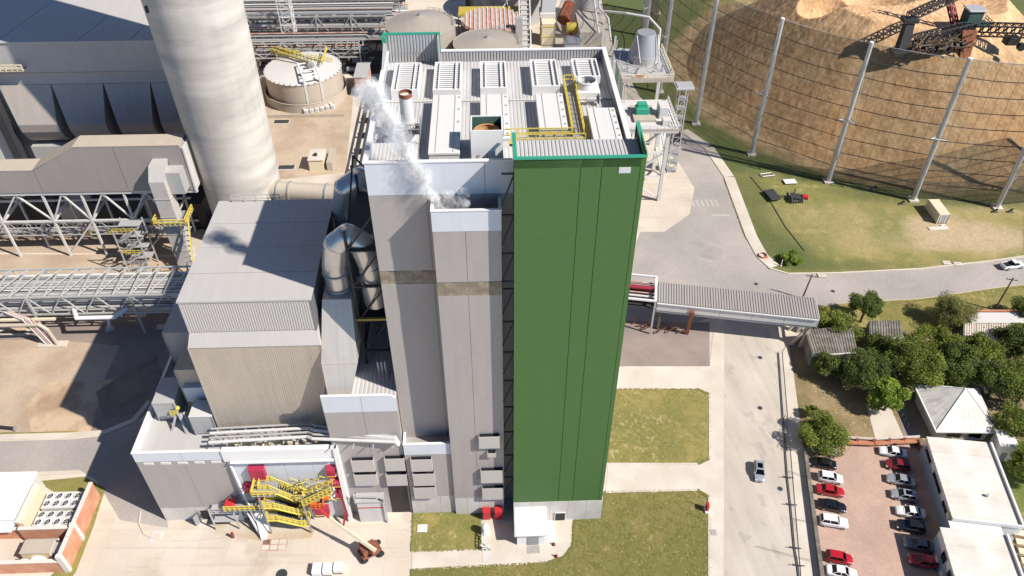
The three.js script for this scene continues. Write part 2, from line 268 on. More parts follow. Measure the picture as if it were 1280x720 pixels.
struct('kerb', [poly([[-96.65, -85.26], [-75.96, -85.95], [-70.89, -86.47], [-66.92, -88.95], [-65.63, -93.36], [-65.01, -92.8], [-66.03, -88.41], [-70.21, -85.78], [-75.45, -84.74], [-96.01, -84.06]], 0, 0.13), poly([[-92.27, -77.04], [-71.63, -78.14], [-70.97, -77.51], [-91.77, -76.1]], 0, 0.13)], M.path);
struct('grass_verge', [poly([[-97.02, -85.95], [-81.85, -86.12], [-75.48, -86.47], [-75.81, -85.6], [-96.47, -84.92]], 0.03, 0.03), poly([[-77.93, -75.94], [-70.45, -76.88], [-66.06, -74.71], [-65.25, -68.1], [-64.78, -60.05], [-66.49, -54.51], [-71.07, -54.51], [-66.79, -61.99], [-66.86, -70.25]], 0, 0.05)], M.lawn);
struct('yard_surface', [poly([[-69.31, -197.4], [-46.5, -197.4], [-40.65, -168.13], [-58.56, -164.52]], 0.008, 0.008), poly([[-69.43, -131.82], [-76.77, -155.91], [-66.58, -161], [-58.56, -164.52], [-37.49, -169.97], [-37.04, -189.92], [-47.88, -218.2], [-81.4, -218.2], [-115.02, -194.27], [-134.36, -155.91], [-123.72, -135.98], [-71.32, -135.14]], 0.004, 0.004)], M.dirt);
// the apron before the fuel stairs: rusty run-off and a pale round kerb
struct('apron_stain', poly([[-42.76, -69.1], [-36.25, -68.1], [-30.49, -67.4], [-30.8, -65.74], [-38, -64.92], [-45.89, -66.84], [-48.25, -68.53]], 0.008, 0.008), patchy([0.46, 0.36, 0.24], [0.5, 0.44, 0.36], 1, 8, 46));
struct('kerb', (() => { const p = [[-58.76, -70.25], [-58.25, -68.1], [-56.86, -66.29], [-54.02, -65.19], [-48.5, -65.19], [-43.73, -65.74]], o = []; for (let i = 0; i + 1 < p.length; i++) o.push(bar([p[i][0], 0.05, p[i][1]], [p[i + 1][0], 0.05, p[i + 1][1]], 0.22, 0.2)); return o; })(), M.path);
{
  const T = thing('manhole_cover', 'square concrete manhole frame set in the apron left of the stairs', 'manhole', -54.74, -65.87, { rot: 0 }), b = base.get(T);
  part(T, 'frame', [bx(b[0] - 0.9, 0, b[2] - 0.9, b[0] + 0.9, 0.06, b[2] + 0.9)], M.pale); part(T, 'cover', [bx(b[0] - 0.55, 0.06, b[2] - 0.55, b[0] + 0.55, 0.08, b[2] + 0.55)], M.concrete);
}

struct('yard_slab', [poly([[-87.13, -92.42], [-85.24, -97.59], [-72.56, -98.38], [-75.2, -96.81], [-72.9, -85.26], [-82.85, -85.26]], 0.016, 0.016)], patchy([0.5, 0.38, 0.26], [0.34, 0.23, 0.15], 1.3, 12, 49, {}, 512, 0.06, 3));
struct('damp_patch', [poly([[-75.76, -95.26], [-72.86, -99.17], [-68.26, -105.36], [-64.02, -97.2], [-66.09, -90.58], [-71.78, -88.77]], 0.02, 0.02)], M.damp = patchy([0.17, 0.14, 0.125], [0.24, 0.19, 0.16], 1, 9, 50));

struct('service_strip', poly([[-49.73, -240.39], [-40.34, -243.38], [-36.58, -173.73], [-40.19, -167.76], [-41.92, -168.49], [-44.92, -198.76]], 0.014, 0.014), M.path);
struct('road_patch', [poly([[40.69, -140.3], [47.01, -136.83], [45.35, -132.92], [38.39, -135.14]], 0.012, 0.012), poly([[77.44, -124.96], [88.05, -126.25], [87.77, -124.7], [77.15, -123.18]], 0.012, 0.012)], patchy([0.34, 0.31, 0.285], [0.29, 0.265, 0.245], 1, 6, 52));
// loose tufts that break up the lawns and fray their edges
{
  const areas = [[[[15.63, -79.42], [18.41, -95.84], [33.9, -95.84], [35.88, -94.68], [33.22, -80.56], [31, -79.42]], 6500, [0.27, 0.24, 0.07]], [[[14.19, -68.81], [15.15, -73.95], [30.09, -74.26], [31.65, -72.9], [28.54, -56.31], [-14.5, -56.31], [-14.88, -60.3], [5.4, -61.46], [7.96, -62.38], [9.28, -64.24], [9.78, -68.53]], 14000, [0.22, 0.2, 0.058]], [[[-15.55, -69.96], [-5.07, -70.25], [-4.87, -63.84], [-15.18, -63.44]], 3000, [0.26, 0.24, 0.07]], [[[52.82, -165.59], [52.83, -141.47], [55.49, -130.2], [70.24, -128.87], [112.43, -134.58], [120.92, -151.98], [95.39, -155.91], [70.5, -161]], 24000, [0.29, 0.25, 0.085]], [[[61.82, -117.53], [83.91, -119.95], [111.11, -124.96], [106.3, -115.4], [73.52, -113.78]], 6000, [0.27, 0.24, 0.075]]];
  const q = []; for (let k = 0; k < 4; k++) { const a = k * 0.8, c = Math.cos(a), s = Math.sin(a); q.push(-0.1 * c, 0, -0.1 * s, 0.1 * c, 0, 0.1 * s, 0.06 * s, 0.07, -0.06 * c); }
  const g = new THREE.BufferGeometry(); g.setAttribute('position', new THREE.Float32BufferAttribute(q, 3)); g.setAttribute('normal', new THREE.Float32BufferAttribute(q.map((v, i) => (i % 3 === 1 ? 1 : 0)), 3));
  const n = areas.reduce((s, a) => s + a[1], 0), o = new THREE.InstancedMesh(g, flat(1, 1, 1, 1, 0, { side: THREE.DoubleSide }), n), d = new THREE.Object3D(), c = new THREE.Color(); let i = 0;
  const inside = (p, x, z) => { let r = false; for (let a = 0, b = p.length - 1; a < p.length; b = a++) if ((p[a][1] > z) !== (p[b][1] > z) && x < (p[b][0] - p[a][0]) * (z - p[a][1]) / (p[b][1] - p[a][1]) + p[a][0]) r = !r; return r; };
  for (const [p, m, col] of areas) { const xs = p.map((v) => v[0]), zs = p.map((v) => v[1]), x0 = Math.min(...xs), x1 = Math.max(...xs), z0 = Math.min(...zs), z1 = Math.max(...zs); let k = 0, tries = 0;
    while (k < m && tries++ < m * 20) { let x, z; if (rnd() < 0.14) { const e = Math.floor(rnd() * p.length), t = rnd(), a = p[e], b = p[(e + 1) % p.length]; x = lerp(a[0], b[0], t) + rr(-0.22, 0.22); z = lerp(a[1], b[1], t) + rr(-0.22, 0.22); } else { x = rr(x0, x1); z = rr(z0, z1); if (!inside(p, x, z) || vn(x / 40 + 9, z / 40 + 9, 40, 40, 3) < 0.42 * rnd() + 0.25) continue; }
      d.position.set(x, 0.08, z); d.rotation.y = rr(0, 6.3); d.scale.set(rr(0.7, 1.7), rr(0.5, 1.2), rr(0.7, 1.7)); d.updateMatrix(); o.setMatrixAt(i, d.matrix); const w = rnd(), dry = rnd() < 0.09; c.setRGB(...(dry ? [0.36, 0.3, 0.15] : mixc(col, [col[0] * 0.65, col[1] * 0.8, col[2] * 0.65], w))); o.setColorAt(i++, c); k++; } }
  o.count = i; o.name = 'grass_tufts'; o.castShadow = o.receiveShadow = true; scene.add(o); o.userData = { kind: 'stuff', label: 'loose grass tufts over the lawns and the open field', category: 'grass' };
}

// ---------- the green stair tower ----------
{
  const T = thing('green_tower', 'tall green clad tower on a concrete plinth at the front of the works', 'tower', 9.2, -70.6);
  part(T, 'wall', [bx(2.62, 5, -68.72, 15.9, 64.9, -74)], M.green);
  for (const [a, b] of [[2.5, 9.27], [9.34, 11.47], [11.54, 15.45]]) part(T, 'panel', [bx(a, 5.06, -68.72, b, 65.9, -68.58)], M.green);
  part(T, 'corner_trim', [bx(15.5, 5.06, -68.8, 16.02, 65.9, -68.56), bx(15.9, 5.06, -73.8, 16.03, 65.9, -68.8)], M.green);
  for (let i = 0; i < 9; i++) part(T, 'seam', [bx(2.52, 11 + i * 6.4, -68.6, 15.44, 11.03 + i * 6.4, -68.572)], M.green);
  const r = part(T, 'roof', [corr([2.7, 65, -73.8], [13.1, 0, 0], [0, 0, 5.0], 0.42, -0.09), bx(2.62, 64.9, -73.9, 15.88, 64.97, -68.75)], M.roof);
  part(T, 'parapet', [bx(2.5, 64.9, -68.72, 16.02, 66, -68.58), bx(2.5, 64.9, -73.4, 2.62, 66, -68.72), bx(15.9, 64.9, -74.4, 16.02, 66.6, -68.72)], M.green);
  part(T, 'coping', [bx(2.42, 66, -68.86, 16.08, 66.18, -68.48), bx(2.4, 66, -73.6, 2.78, 66.22, -68.9), hexa([[15.75, 66, -68.9], [16.12, 66, -68.9], [16.12, 66.5, -74.5], [15.75, 66.5, -74.5]], [[15.75, 66.26, -68.9], [16.12, 66.26, -68.9], [16.12, 66.76, -74.5], [15.75, 66.76, -74.5]]), bx(15.75, 64, -74.6, 16.12, 66.5, -74.4)], M.greenTrim);
  part(T, 'sign_plate', [bx(13.28, 64.15, -68.58, 14.5, 64.85, -68.53)], M.pale);
  for (let c = 0; c < 5; c++) for (let k = 0; k < 2; k++) part(T, 'plinth_block', [bx(2.5 + c * 2.8, k * 2.54 + 0.01, -68.52 + k * 0.004, 2.5 + c * 2.8 + 2.77 - (c > 3 ? 0.3 : 0), k * 2.54 + 2.52, -74)], M.plinth);
  part(T, 'doorway', [bx(9.0, 0.05, -68.6, 10.5, 2.1, -68.42)], M.black);
  part(T, 'door_frame', [bx(8.9, 0, -68.6, 9, 2.2, -68.36), bx(10.5, 0, -68.6, 10.6, 2.2, -68.36), bx(8.9, 2.1, -68.6, 10.6, 2.25, -68.36)], M.pale);
  for (let i = 0; i < 11; i++) part(T, 'bracket', [bar([1.2, 5 + i * 5.4, -70.4], [2.55, 9.2 + i * 5.4, -70.2], 0.16), bar([1.2, 9.2 + i * 5.4, -70.3], [2.55, 9.2 + i * 5.4, -70.3], 0.18)], M.dark);
}
// a plate standing off the wall over an air intake, open at the top
function standOff(T, x0, x1, y0, y1, z, P) {
  const h = part(T, 'vent_hood', [hexa([[x0, y0, z + 0.62], [x1, y0, z + 0.62], [x1, y0, z + 0.54], [x0, y0, z + 0.54]], [[x0, y1 - 0.1, z + 0.62], [x1, y1 - 0.1, z + 0.62], [x1, y1 - 0.1, z + 0.54], [x0, y1 - 0.1, z + 0.54]]), bx(x0, y0, z, x0 + 0.06, y1 - 0.1, z + 0.54), bx(x1 - 0.06, y0, z, x1, y1 - 0.1, z + 0.54), bx(x0, y0, z, x1, y0 + 0.06, z + 0.54)], M.hood, { parent: P });
  part(T, 'intake', [bx(x0 + 0.05, y0 + 0.1, z - 0.02, x1 - 0.05, y1 - 0.05, z + 0.03)], M.dark, P ? { parent: P } : {});
  return h;
}
// ---------- the boiler house ----------
const X0 = -13.48, X1 = 15.74, ZF = -72.65, ZB = -100.2, RY = 61.85;
{
  const T = thing('boiler_house', 'tall grey clad boiler building behind the green tower with pale parapet', 'building', 0.5, -86);
  const lb = 46.1, lt = 48.2;
  part(T, 'wall', [bx(X0, 0, ZB, X1, RY - 0.2, ZF - 0.15)], M.clad);
  for (const [a, b] of [[X0, -7.1], [-7.04, -0.6], [-0.54, 2.5]]) {
    part(T, 'wall_panel', [bx(a, 0, ZF - 0.15, b, lb, ZF)], M.clad); part(T, 'wall_panel', [bx(a, lt, ZF - 0.15, b, 59.1, ZF)], M.clad);
    part(T, 'parapet_panel', [bx(a, 59.14, ZF - 0.15, b, 63.3, ZF + 0.03)], M.band);
  }
  M.stained = patchy([0.2, 0.165, 0.115], [0.3, 0.255, 0.19], 1.2, 4, 37, { roughness: 0.7 }); for (let i = 0; i < 7; i++) part(T, 'louvre_panel', [bx(X0 + i, lb - 0.12 + (i * 5 % 3) * 0.04, ZF - 0.15, X0 + i + 0.985, lt + 0.08 - (i * 3 % 4) * 0.09, ZF - 0.05 + (i % 2) * 0.008)], M.stained);
  part(T, 'side_wall', [bx(X0 - 0.06, 0, ZB, X0, 59.1, ZF - 0.15), bx(X1, 0, ZB, X1 + 0.06, 59.1, ZF - 0.15)], M.clad);
  part(T, 'parapet', [bx(X0 - 0.06, 59.14, ZB, X0 + 0.3, 63.3, ZF - 0.15), bx(X1 - 0.3, 59.14, ZB, X1 + 0.1, 63.3, ZF - 4), bx(X0 + 0.3, 59.14, ZB, X1 - 0.3, 63.3, ZB + 0.25)], M.band);
  part(T, 'parapet_lining', [corr([X0 + 0.3, RY, ZB + 0.25], [X1 - X0 - 0.6, 0, 0], [0, 1.4, 0], 0.4, 0.07), corr([X0 + 0.3, RY, ZF - 0.15], [0, 0, ZB - ZF + 0.4], [0, 1.4, 0], 0.4, -0.07), corr([X1 - 0.3, RY, ZB + 0.25], [0, 0, -ZB + ZF - 4], [0, 1.4, 0], 0.4, 0.07)], M.grey);
  part(T, 'coping', [bx(X0 - 0.15, 63.3, ZF - 0.3, 2.45, 63.46, ZF + 0.12), bx(X0 - 0.15, 63.3, ZB, X0 + 0.4, 63.46, ZF - 0.3), bx(-6.2, 63.3, ZB - 0.1, X1 + 0.16, 63.46, ZB + 0.36), bx(X1 - 0.4, 63.3, ZB + 0.36, X1 + 0.16, 63.46, ZF - 4)], M.white);
  const rf = part(T, 'roof', [bx(X0 + 0.2, RY - 0.2, ZB + 0.2, X1 - 0.2, RY - 0.06, ZF - 0.2)], M.roof);
  for (let i = 0; i < 8; i++) { const w = (X1 - X0 - 0.8) / 8, x = X0 + 0.4 + i * w; part(T, 'roof_sheet', [corr([x, RY - 0.05, ZB + 0.3], [w - 0.04, 0, 0], [0, 0, -ZB + ZF - 0.6], 0.45, -0.055)], M.roof, { parent: rf }); }
  part(T, 'roof_valley', [bx(X0 + 0.4, RY + 0.06, -88.9, X1 - 0.4, RY + 0.16, -88.7)], M.pale);
  // raised corner at the back
  const rc = part(T, 'raised_corner', [bx(X0 - 0.05, 63.3, ZB - 0.02, -6.3, 65.7, ZB + 0.22), hexa([[X0 - 0.05, 63.46, -94.5], [X0 + 0.2, 63.46, -94.5], [X0 + 0.2, 63.46, ZB + 0.22], [X0 - 0.05, 63.46, ZB + 0.22]], [[X0 - 0.05, 63.6, -94.5], [X0 + 0.2, 63.6, -94.5], [X0 + 0.2, 65.7, ZB + 0.22], [X0 - 0.05, 65.7, ZB + 0.22]]), bx(-6.5, 61.9, ZB + 0.22, -6.3, 65.7, ZB + 1.8), corr([X0 + 0.3, 63.2, ZB + 0.25], [6.6, 0, 0], [0, 2.5, 0], 0.4, 0.07)], M.grey);
  part(T, 'coping', [bx(X0 - 0.14, 65.7, ZB - 0.1, -6.16, 65.88, ZB + 0.32), bx(-6.5, 63.3, ZB + 0.32, -6.16, 65.88, ZB + 0.55), bx(X0 - 0.2, 65.0, ZB + 0.4, X0 + 0.3, 65.9, ZB + 1.6)], M.greenTrim, { parent: rc });
  // the shaft that stands out of the front, open at the top
  const C0 = -6.5, C1 = 1.12, CZ = -70.02;
  const sh = part(T, 'shaft', [bx(C0, 4.6, ZF, C1, 56.5, CZ - 0.12)], M.clad);
  for (const [a, b] of [[C0, -2.9], [-2.85, C1]]) { part(T, 'shaft_panel', [bx(a, 4.6, CZ - 0.12, b, 46.3, CZ)], M.clad, { parent: sh }); part(T, 'shaft_panel', [bx(a, 48.5, CZ - 0.12, b, 55.9, CZ)], M.clad, { parent: sh }); }
  for (let i = 0; i < 8; i++) part(T, 'louvre_panel', [bx(C0 + i * 0.952, 46.2 + (i * 5 % 3) * 0.05, CZ - 0.12, C0 + i * 0.952 + 0.94, 48.5 - (i * 3 % 4) * 0.1, CZ - 0.03 + (i % 2) * 0.008)], M.stained, { parent: sh });
  part(T, 'shaft_rim', [bx(C0 - 0.03, 55.94, CZ - 0.15, C1 + 0.03, 58.7, CZ + 0.03), bx(C0 - 0.03, 55.94, ZF, C0 + 0.2, 58.7, CZ - 0.15), bx(C1 - 0.2, 55.94, ZF, C1 + 0.03, 58.7, CZ - 0.15)], M.band, { parent: sh });
  part(T, 'shaft_coping', [bx(C0 - 0.08, 58.7, CZ - 0.25, C1 + 0.08, 58.82, CZ + 0.1), bx(C0 - 0.08, 58.7, ZF, C0 + 0.28, 58.82, CZ - 0.25), bx(C1 - 0.28, 58.7, ZF, C1 + 0.08, 58.82, CZ - 0.25)], M.white, { parent: sh });
  part(T, 'vent_grating', Array.from({ length: 9 }, (_, i) => bx(C0 + 0.4 + i * 0.8, 56.9, ZF + 0.05, C0 + 0.5 + i * 0.8, 57.1, CZ - 0.2)), M.dark, { parent: sh });
  for (let i = 0; i < 9; i++) part(T, 'seam', [bx(C0 + 0.01, 9.5 + i * 5.1, CZ - 0.03, C1 - 0.01, 9.53 + i * 5.1, CZ + 0.008)], M.clad, { parent: sh });
  for (let c = 0; c < 4; c++) part(T, 'plinth_block', [bx(C0 + c * 1.9, 0, ZF, C0 + c * 1.9 + 1.87, 4.55, CZ - 0.06 + (c % 2) * 0.01)], M.plinth);
  // vent hoods
  M.hood = sheet([0.46, 0.425, 0.395], 36, { roughness: 0.5 }, 0.04, 0.02);
  const hood = (x0, x1, y0, y1, z, P) => standOff(T, x0, x1, y0, y1, z, P);
  hood(-2.4, 0.55, 17.5, 20.2, CZ, sh); hood(-2.35, 0.95, 9.1, 12.2, CZ, sh); hood(-2.25, 1.0, 4.75, 7.75, CZ, sh); hood(-1.25, 0, 15.4, 16.4, CZ, sh);
}
{ // low bay left of the shaft
  const T = thing('low_bay', 'low grey bay with three vent hoods against the foot of the boiler building', 'annex', -9.9, -71.5);
  const a = X0 + 0.2, b = -6.54, z = -70.42;
  part(T, 'wall', [bx(a, 4.6, ZF, b, 16.4, z)], M.clad);
  part(T, 'parapet', [bx(a - 0.03, 15.2, z - 0.2, b, 17.5, z + 0.03), bx(a - 0.03, 15.2, ZF, a + 0.2, 17.5, z - 0.2)], M.band);
  part(T, 'coping', [bx(a - 0.08, 17.5, z - 0.3, b, 17.62, z + 0.08), bx(a - 0.08, 17.5, ZF, a + 0.28, 17.62, z - 0.3)], M.white);
  for (let c = 0; c < 3; c++) part(T, 'plinth_block', [bx(a + c * 2.25, 0, ZF, Math.min(b - 0.02, a + c * 2.25 + 2.22), 4.55, z - 0.05 + (c % 2) * 0.012)], M.plinth);
  for (const [x0, x1, y0, y1] of [[-12.5, -9.4, 11.9, 14.8], [-12.45, -9.25, 8.3, 11.3], [-12.6, -9.3, 4.9, 7.85]]) standOff(T, x0, x1, y0, y1, z);
}
{ // bay between the precipitator and the boiler house
  const T = thing('filter_bay', 'grey bay with rounded pale parapet under the silver duct', 'annex', -18.5, -85);
  const a = -23.5, b = X0 - 0.1, z = -70.78;
  part(T, 'wall', [bx(a, 0, -100, b, 26.4, z - 0.1)], M.clad);
  for (const [p, q] of [[a, -18.2], [-18.15, b + 0.1]]) { part(T, 'wall_panel', [bx(p, 0, z - 0.1, q, 24.6, z)], M.clad); }
  const par = (p, q, rd) => { const s = new THREE.Shape(); s.moveTo(p, 24.64); s.lineTo(q, 24.64); s.lineTo(q, 27.9 - rd); if (rd) s.quadraticCurveTo(q, 27.9, q - rd, 27.9); s.lineTo(p, 27.9); const g = new THREE.ExtrudeGeometry(s, { depth: 0.25, bevelEnabled: false }); g.translate(0, 0, z - 0.22); return fin(g); };
  part(T, 'parapet', [par(a, -18.2, 0)], M.band); part(T, 'parapet', [par(-18.15, b + 0.1, 1)], M.band);
  part(T, 'coping', [bx(a, 27.9, z - 0.3, b - 0.9, 28, z + 0.08)], M.white);
  part(T, 'roof', [corr([a, 26.42, -99.9], [b - a, 0, 0], [0, 0, 28.9], 0.6, -0.06)], M.roof);
  for (let i = 0; i < 3; i++) part(T, 'roof_pipe', [tube([-16.2 + i * 0.5, 26.4, -76], [-16.2 + i * 0.5, 29, -76], 0.14)], M.pale);
  for (const [x0, x1, y0, y1] of [[-21.2, -17.9, 11.7, 14.5], [-21.25, -17.85, 8.2, 11], [-16.35, -13.4, 11.7, 14.7], [-16.5, -13.4, 8, 10.8]]) standOff(T, x0, x1, y0, y1, z);
  part(T, 'opening', [bx(-16.6, 0.02, z - 0.05, -13.7, 7, z + 0.02)], M.black);
}
{ // low store under the two hoods
  const T = thing('loading_store', 'low pale walled store with a red line beside the yellow stairs', 'annex', -20, -69.8);
  part(T, 'wall', [bx(-21.4, 0, -70.75, -17.5, 5.4, -69.2)], M.pale); part(T, 'stripe', [bx(-21.42, 3.7, -69.22, -17.48, 3.95, -69.18)], M.red);
  part(T, 'roof', [bx(-21.6, 5.4, -70.75, -17.3, 5.6, -69)], M.grey); part(T, 'gate_post', [bx(-17.3, 0, -69.2, -17.05, 6.6, -68.9), bar([-21.5, 5.5, -69], [-21.5, 7.8, -69], 0.2), bar([-21.5, 7.6, -69], [-17.2, 7, -69], 0.14)], M.galv);
}
// ---------- things on the boiler house roof ----------
const lv = [];
[[-12.02, -8.66, -97.1, -89.45, 'first from the raised corner'], [-6.85, -3.4, -97.2, -89.4, 'second from the raised corner'], [-0.97, 2.33, -97.2, -89.7, 'in the middle of the row'], [5.5, 8.95, -97.5, -89.95, 'beside the yellow walkway'], [10.95, 14.3, -97.6, -92.4, 'at the right end behind the round fan']].forEach(([a, b, z1, z0, w], i) => {
  const T = thing('roof_ventilator', `slatted grey roof ventilator ${w}`, 'roof vent', (a + b) / 2, (z0 + z1) / 2, { y: RY, group: 'slatted ventilators in the back row of the roof' });
  part(T, 'housing', [bx(a, RY, z1, b, RY + 0.95, z0)], M.white); part(T, 'opening', [bx(a + 0.17, RY + 0.95, z1 + 0.21, b - 0.17, RY + 0.97, z0 - 0.21)], M.ventBed ?? (M.ventBed = flat(0.2, 0.2, 0.205, 0.7)));
  part(T, 'rim', [bx(a, RY + 0.95, z0 - 0.2, b, RY + 1.3, z0), bx(a, RY + 0.95, z1, b, RY + 1.3, z1 + 0.2), bx(a, RY + 0.95, z1 + 0.2, a + 0.16, RY + 1.3, z0 - 0.2), bx(b - 0.16, RY + 0.95, z1 + 0.2, b, RY + 1.3, z0 - 0.2), bx(a + 0.6, RY + 1.18, z1 + 0.2, a + 0.75, RY + 1.3, z0 - 0.2), bx(b - 0.75, RY + 1.18, z1 + 0.2, b - 0.6, RY + 1.3, z0 - 0.2)], M.white);
  const n = Math.round((z0 - z1) / 0.55);
  for (let k = 0; k < n; k++) { const z = z1 + 0.35 + k * (z0 - z1 - 0.7) / (n - 1); part(T, 'slat', [hexa([[a + 0.18, RY + 0.98, z + 0.1], [b - 0.18, RY + 0.98, z + 0.1], [b - 0.18, RY + 1.0, z - 0.1], [a + 0.18, RY + 1.0, z - 0.1]], [[a + 0.18, RY + 1.02, z + 0.1], [b - 0.18, RY + 1.02, z + 0.1], [b - 0.18, RY + 1.04, z - 0.1], [a + 0.18, RY + 1.04, z - 0.1]])], M.white); }
});
[[-6.75, -3.25, -87.9, -74.55, 'long white roof hood left of the square vent'], [-1, 2.36, -87.9, -77.6, 'white roof hood directly behind the square vent'], [5.72, 9.05, -87.88, -79.5, 'white roof hood left of the yellow walkway'], [11.65, 14.95, -84.1, -76.8, 'white roof hood right of the yellow walkway']].forEach(([a, b, z1, z0, l]) => {
  const T = thing('roof_hood', l, 'roof vent', (a + b) / 2, (z0 + z1) / 2, { y: RY });
  part(T, 'housing', [bx(a + 0.1, RY, z1 + 0.1, b - 0.1, RY + 1.1, z0 - 0.1)], M.pale);
  part(T, 'lid', [rb((a + b) / 2, RY + 1.25, (z0 + z1) / 2, b - a, 0.34, z0 - z1, 0.08)], M.roofLid ?? (M.roofLid = sheet([0.62, 0.61, 0.59], 66, { roughness: 0.6 }, 0.05, 0.03)));
  for (const f of [0.22, 0.78]) part(T, 'seam', [bx(lerp(a, b, f), RY + 1.4, z1 + 0.1, lerp(a, b, f) + 0.09, RY + 1.47, z0 - 0.1)], M.grey);
  for (let k = 0; k < 5; k++) part(T, 'lifting_eye', [cb(b - 0.25, RY + 1.45, lerp(z1 + 0.8, z0 - 0.8, k / 4), 0.2, 0.14, 0.2)], M.steel);
});
{
  const T = thing('square_vent', 'white square roof vent with a tan round pipe inside', 'roof vent', -0.28, -76, { y: RY });
  const [a, b, z0, z1, h] = [-2.0, 1.5, -74.4, -77.75, 66];
  part(T, 'casing', [bx(a, RY, z0 - 0.15, b, h, z0), bx(a, RY, z1, b, h, z1 + 0.15), bx(a, RY, z1 + 0.15, a + 0.15, h, z0 - 0.15), bx(b - 0.15, RY, z1 + 0.15, b, h, z0 - 0.15)], M.white);
  part(T, 'lining', [bx(a + 0.15, RY, z1 + 0.15, b - 0.15, h - 2.5, z0 - 0.15), bx(a + 0.15, h - 2.5, z1 + 0.15, b - 0.15, h - 0.1, z1 + 0.2), bx(a + 0.15, h - 2.5, z1 + 0.2, a + 0.2, h - 0.1, z0 - 0.15), bx(b - 0.2, h - 2.5, z1 + 0.2, b - 0.15, h - 0.1, z0 - 0.15)], M.machineGreen);
  part(T, 'pipe_mouth', [cyl(-0.25, h - 2.5, -76.1, 1.42, 1.5, 28, 1.42, true), ring(-0.25, h - 1.0, -76.1, 1.42, 0.09, 28)], M.pipeTan = patchy([0.5, 0.31, 0.14], [0.38, 0.2, 0.09], 1, 3, 48)); part(T, 'pipe_floor', [cyl(-0.25, h - 2.2, -76.1, 1.38, 0.1, 28)], M.pipeTan);
  part(T, 'base_frame', [bx(a - 0.15, RY, z0, b + 0.15, RY + 0.6, z0 + 0.12), ...Array.from({ length: 5 }, (_, i) => bar([a + i * 0.87, RY, z0 + 0.3], [a + i * 0.87, RY + 1.3, z0 + 0.1], 0.08))], M.steel);
}
{
  const T = thing('roof_stack', 'pale roof stack with rusty mouth and small black platform', 'stack', -9.2, -80.2, { y: RY });
  part(T, 'pipe', [cyl(-9.2, RY, -80.2, 0.78, 5.4, 28, 0.72), cyl(-9.2, RY + 2.2, -80.2, 0.82, 0.2, 28)], M.pale);
  part(T, 'mouth', [cyl(-9.2, RY + 5.3, -80.2, 0.76, 0.5, 28, 0.76, true), cyl(-9.2, RY + 5.2, -80.2, 0.7, 0.12, 28)], M.rust);
  part(T, 'platform', [bx(-11.6, RY + 1.4, -80.9, -7.8, RY + 1.48, -78.6)], M.dark); part(T, 'handrail', rail([[-11.6, RY + 1.48, -80.9], [-11.6, RY + 1.48, -78.6], [-7.8, RY + 1.48, -78.6], [-7.8, RY + 1.48, -80.9]], 1.1, 0.04, 0.9), M.steel);
  part(T, 'ladder', [bar([-7.9, RY, -78.8], [-7.9, RY + 1.5, -78.8], 0.06), bar([-7.5, RY, -78.8], [-7.5, RY + 1.5, -78.8], 0.06)], M.dark);
}
{
  const T = thing('round_roof_fan', 'round white roof fan with dark mouth on a square base', 'fan', 12.4, -90, { y: RY });
  part(T, 'base', [rb(12.4, RY + 0.5, -90.2, 2.9, 1, 2.9, 0.1)], M.white); part(T, 'cowl', [cyl(12.3, RY + 1, -90.2, 1.3, 0.9, 32, 1.15, true), ring(12.3, RY + 1.9, -90.2, 1.15, 0.1, 32)], M.white);
  part(T, 'throat', [cyl(12.3, RY + 1.02, -90.2, 1.05, 0.1, 32)], M.dark); for (let k = 0; k < 6; k++) part(T, 'blade', [cb(12.3 + 0.5 * Math.cos(k * 1.047), RY + 1.3, -90.2 + 0.5 * Math.sin(k * 1.047), 0.9, 0.04, 0.3, -k * 1.047)], M.steel);
}
{
  const T = thing('roof_walkway', 'yellow railed walkway running across the roof behind the green tower', 'walkway', 8, -82, { y: RY });
  part(T, 'deck', [bx(9.6, RY + 0.35, -92.3, 10.9, RY + 0.42, -79.2), bx(1.9, RY + 0.35, -79.2, 10.9, RY + 0.42, -77.9)], M.steel);
  part(T, 'handrail', rail([[9.6, RY + 0.42, -79.2], [9.6, RY + 0.42, -92.3], [10.9, RY + 0.42, -92.3], [10.9, RY + 0.42, -79.4]], 1.15, 0.05, 1.2), M.yellow);
  part(T, 'handrail', rail([[1.9, RY + 0.42, -77.9], [10.9, RY + 0.42, -77.9]], 1.15, 0.05, 1.2), M.yellow); part(T, 'handrail', rail([[1.9, RY + 0.42, -79.2], [9.6, RY + 0.42, -79.2]], 1.15, 0.05, 1.2), M.yellow);
  part(T, 'toe_board', [bx(9.55, RY + 0.42, -92.3, 9.6, RY + 0.8, -79.2), bx(10.9, RY + 0.42, -92.3, 10.95, RY + 0.8, -79.2), bx(1.9, RY + 0.42, -77.9, 10.9, RY + 0.8, -77.85)], M.yellow);
}
{
  const T = thing('roof_pump', 'small steel fan motor on legs beside the round roof fan', 'machine', 12.7, -87.4, { y: RY });
  part(T, 'legs', [bar([11.9, RY, -87.2], [13.3, RY + 0.6, -87.6], 0.1), bar([13.3, RY, -87.2], [11.9, RY + 0.6, -87.6], 0.1)], M.steel); part(T, 'motor', [tube([12, RY + 0.8, -87.4], [13.4, RY + 0.8, -87.4], 0.35)], M.galv); part(T, 'fan_disc', [tube([13.4, RY + 0.8, -87.4], [13.55, RY + 0.8, -87.4], 0.6)], M.dark);
}
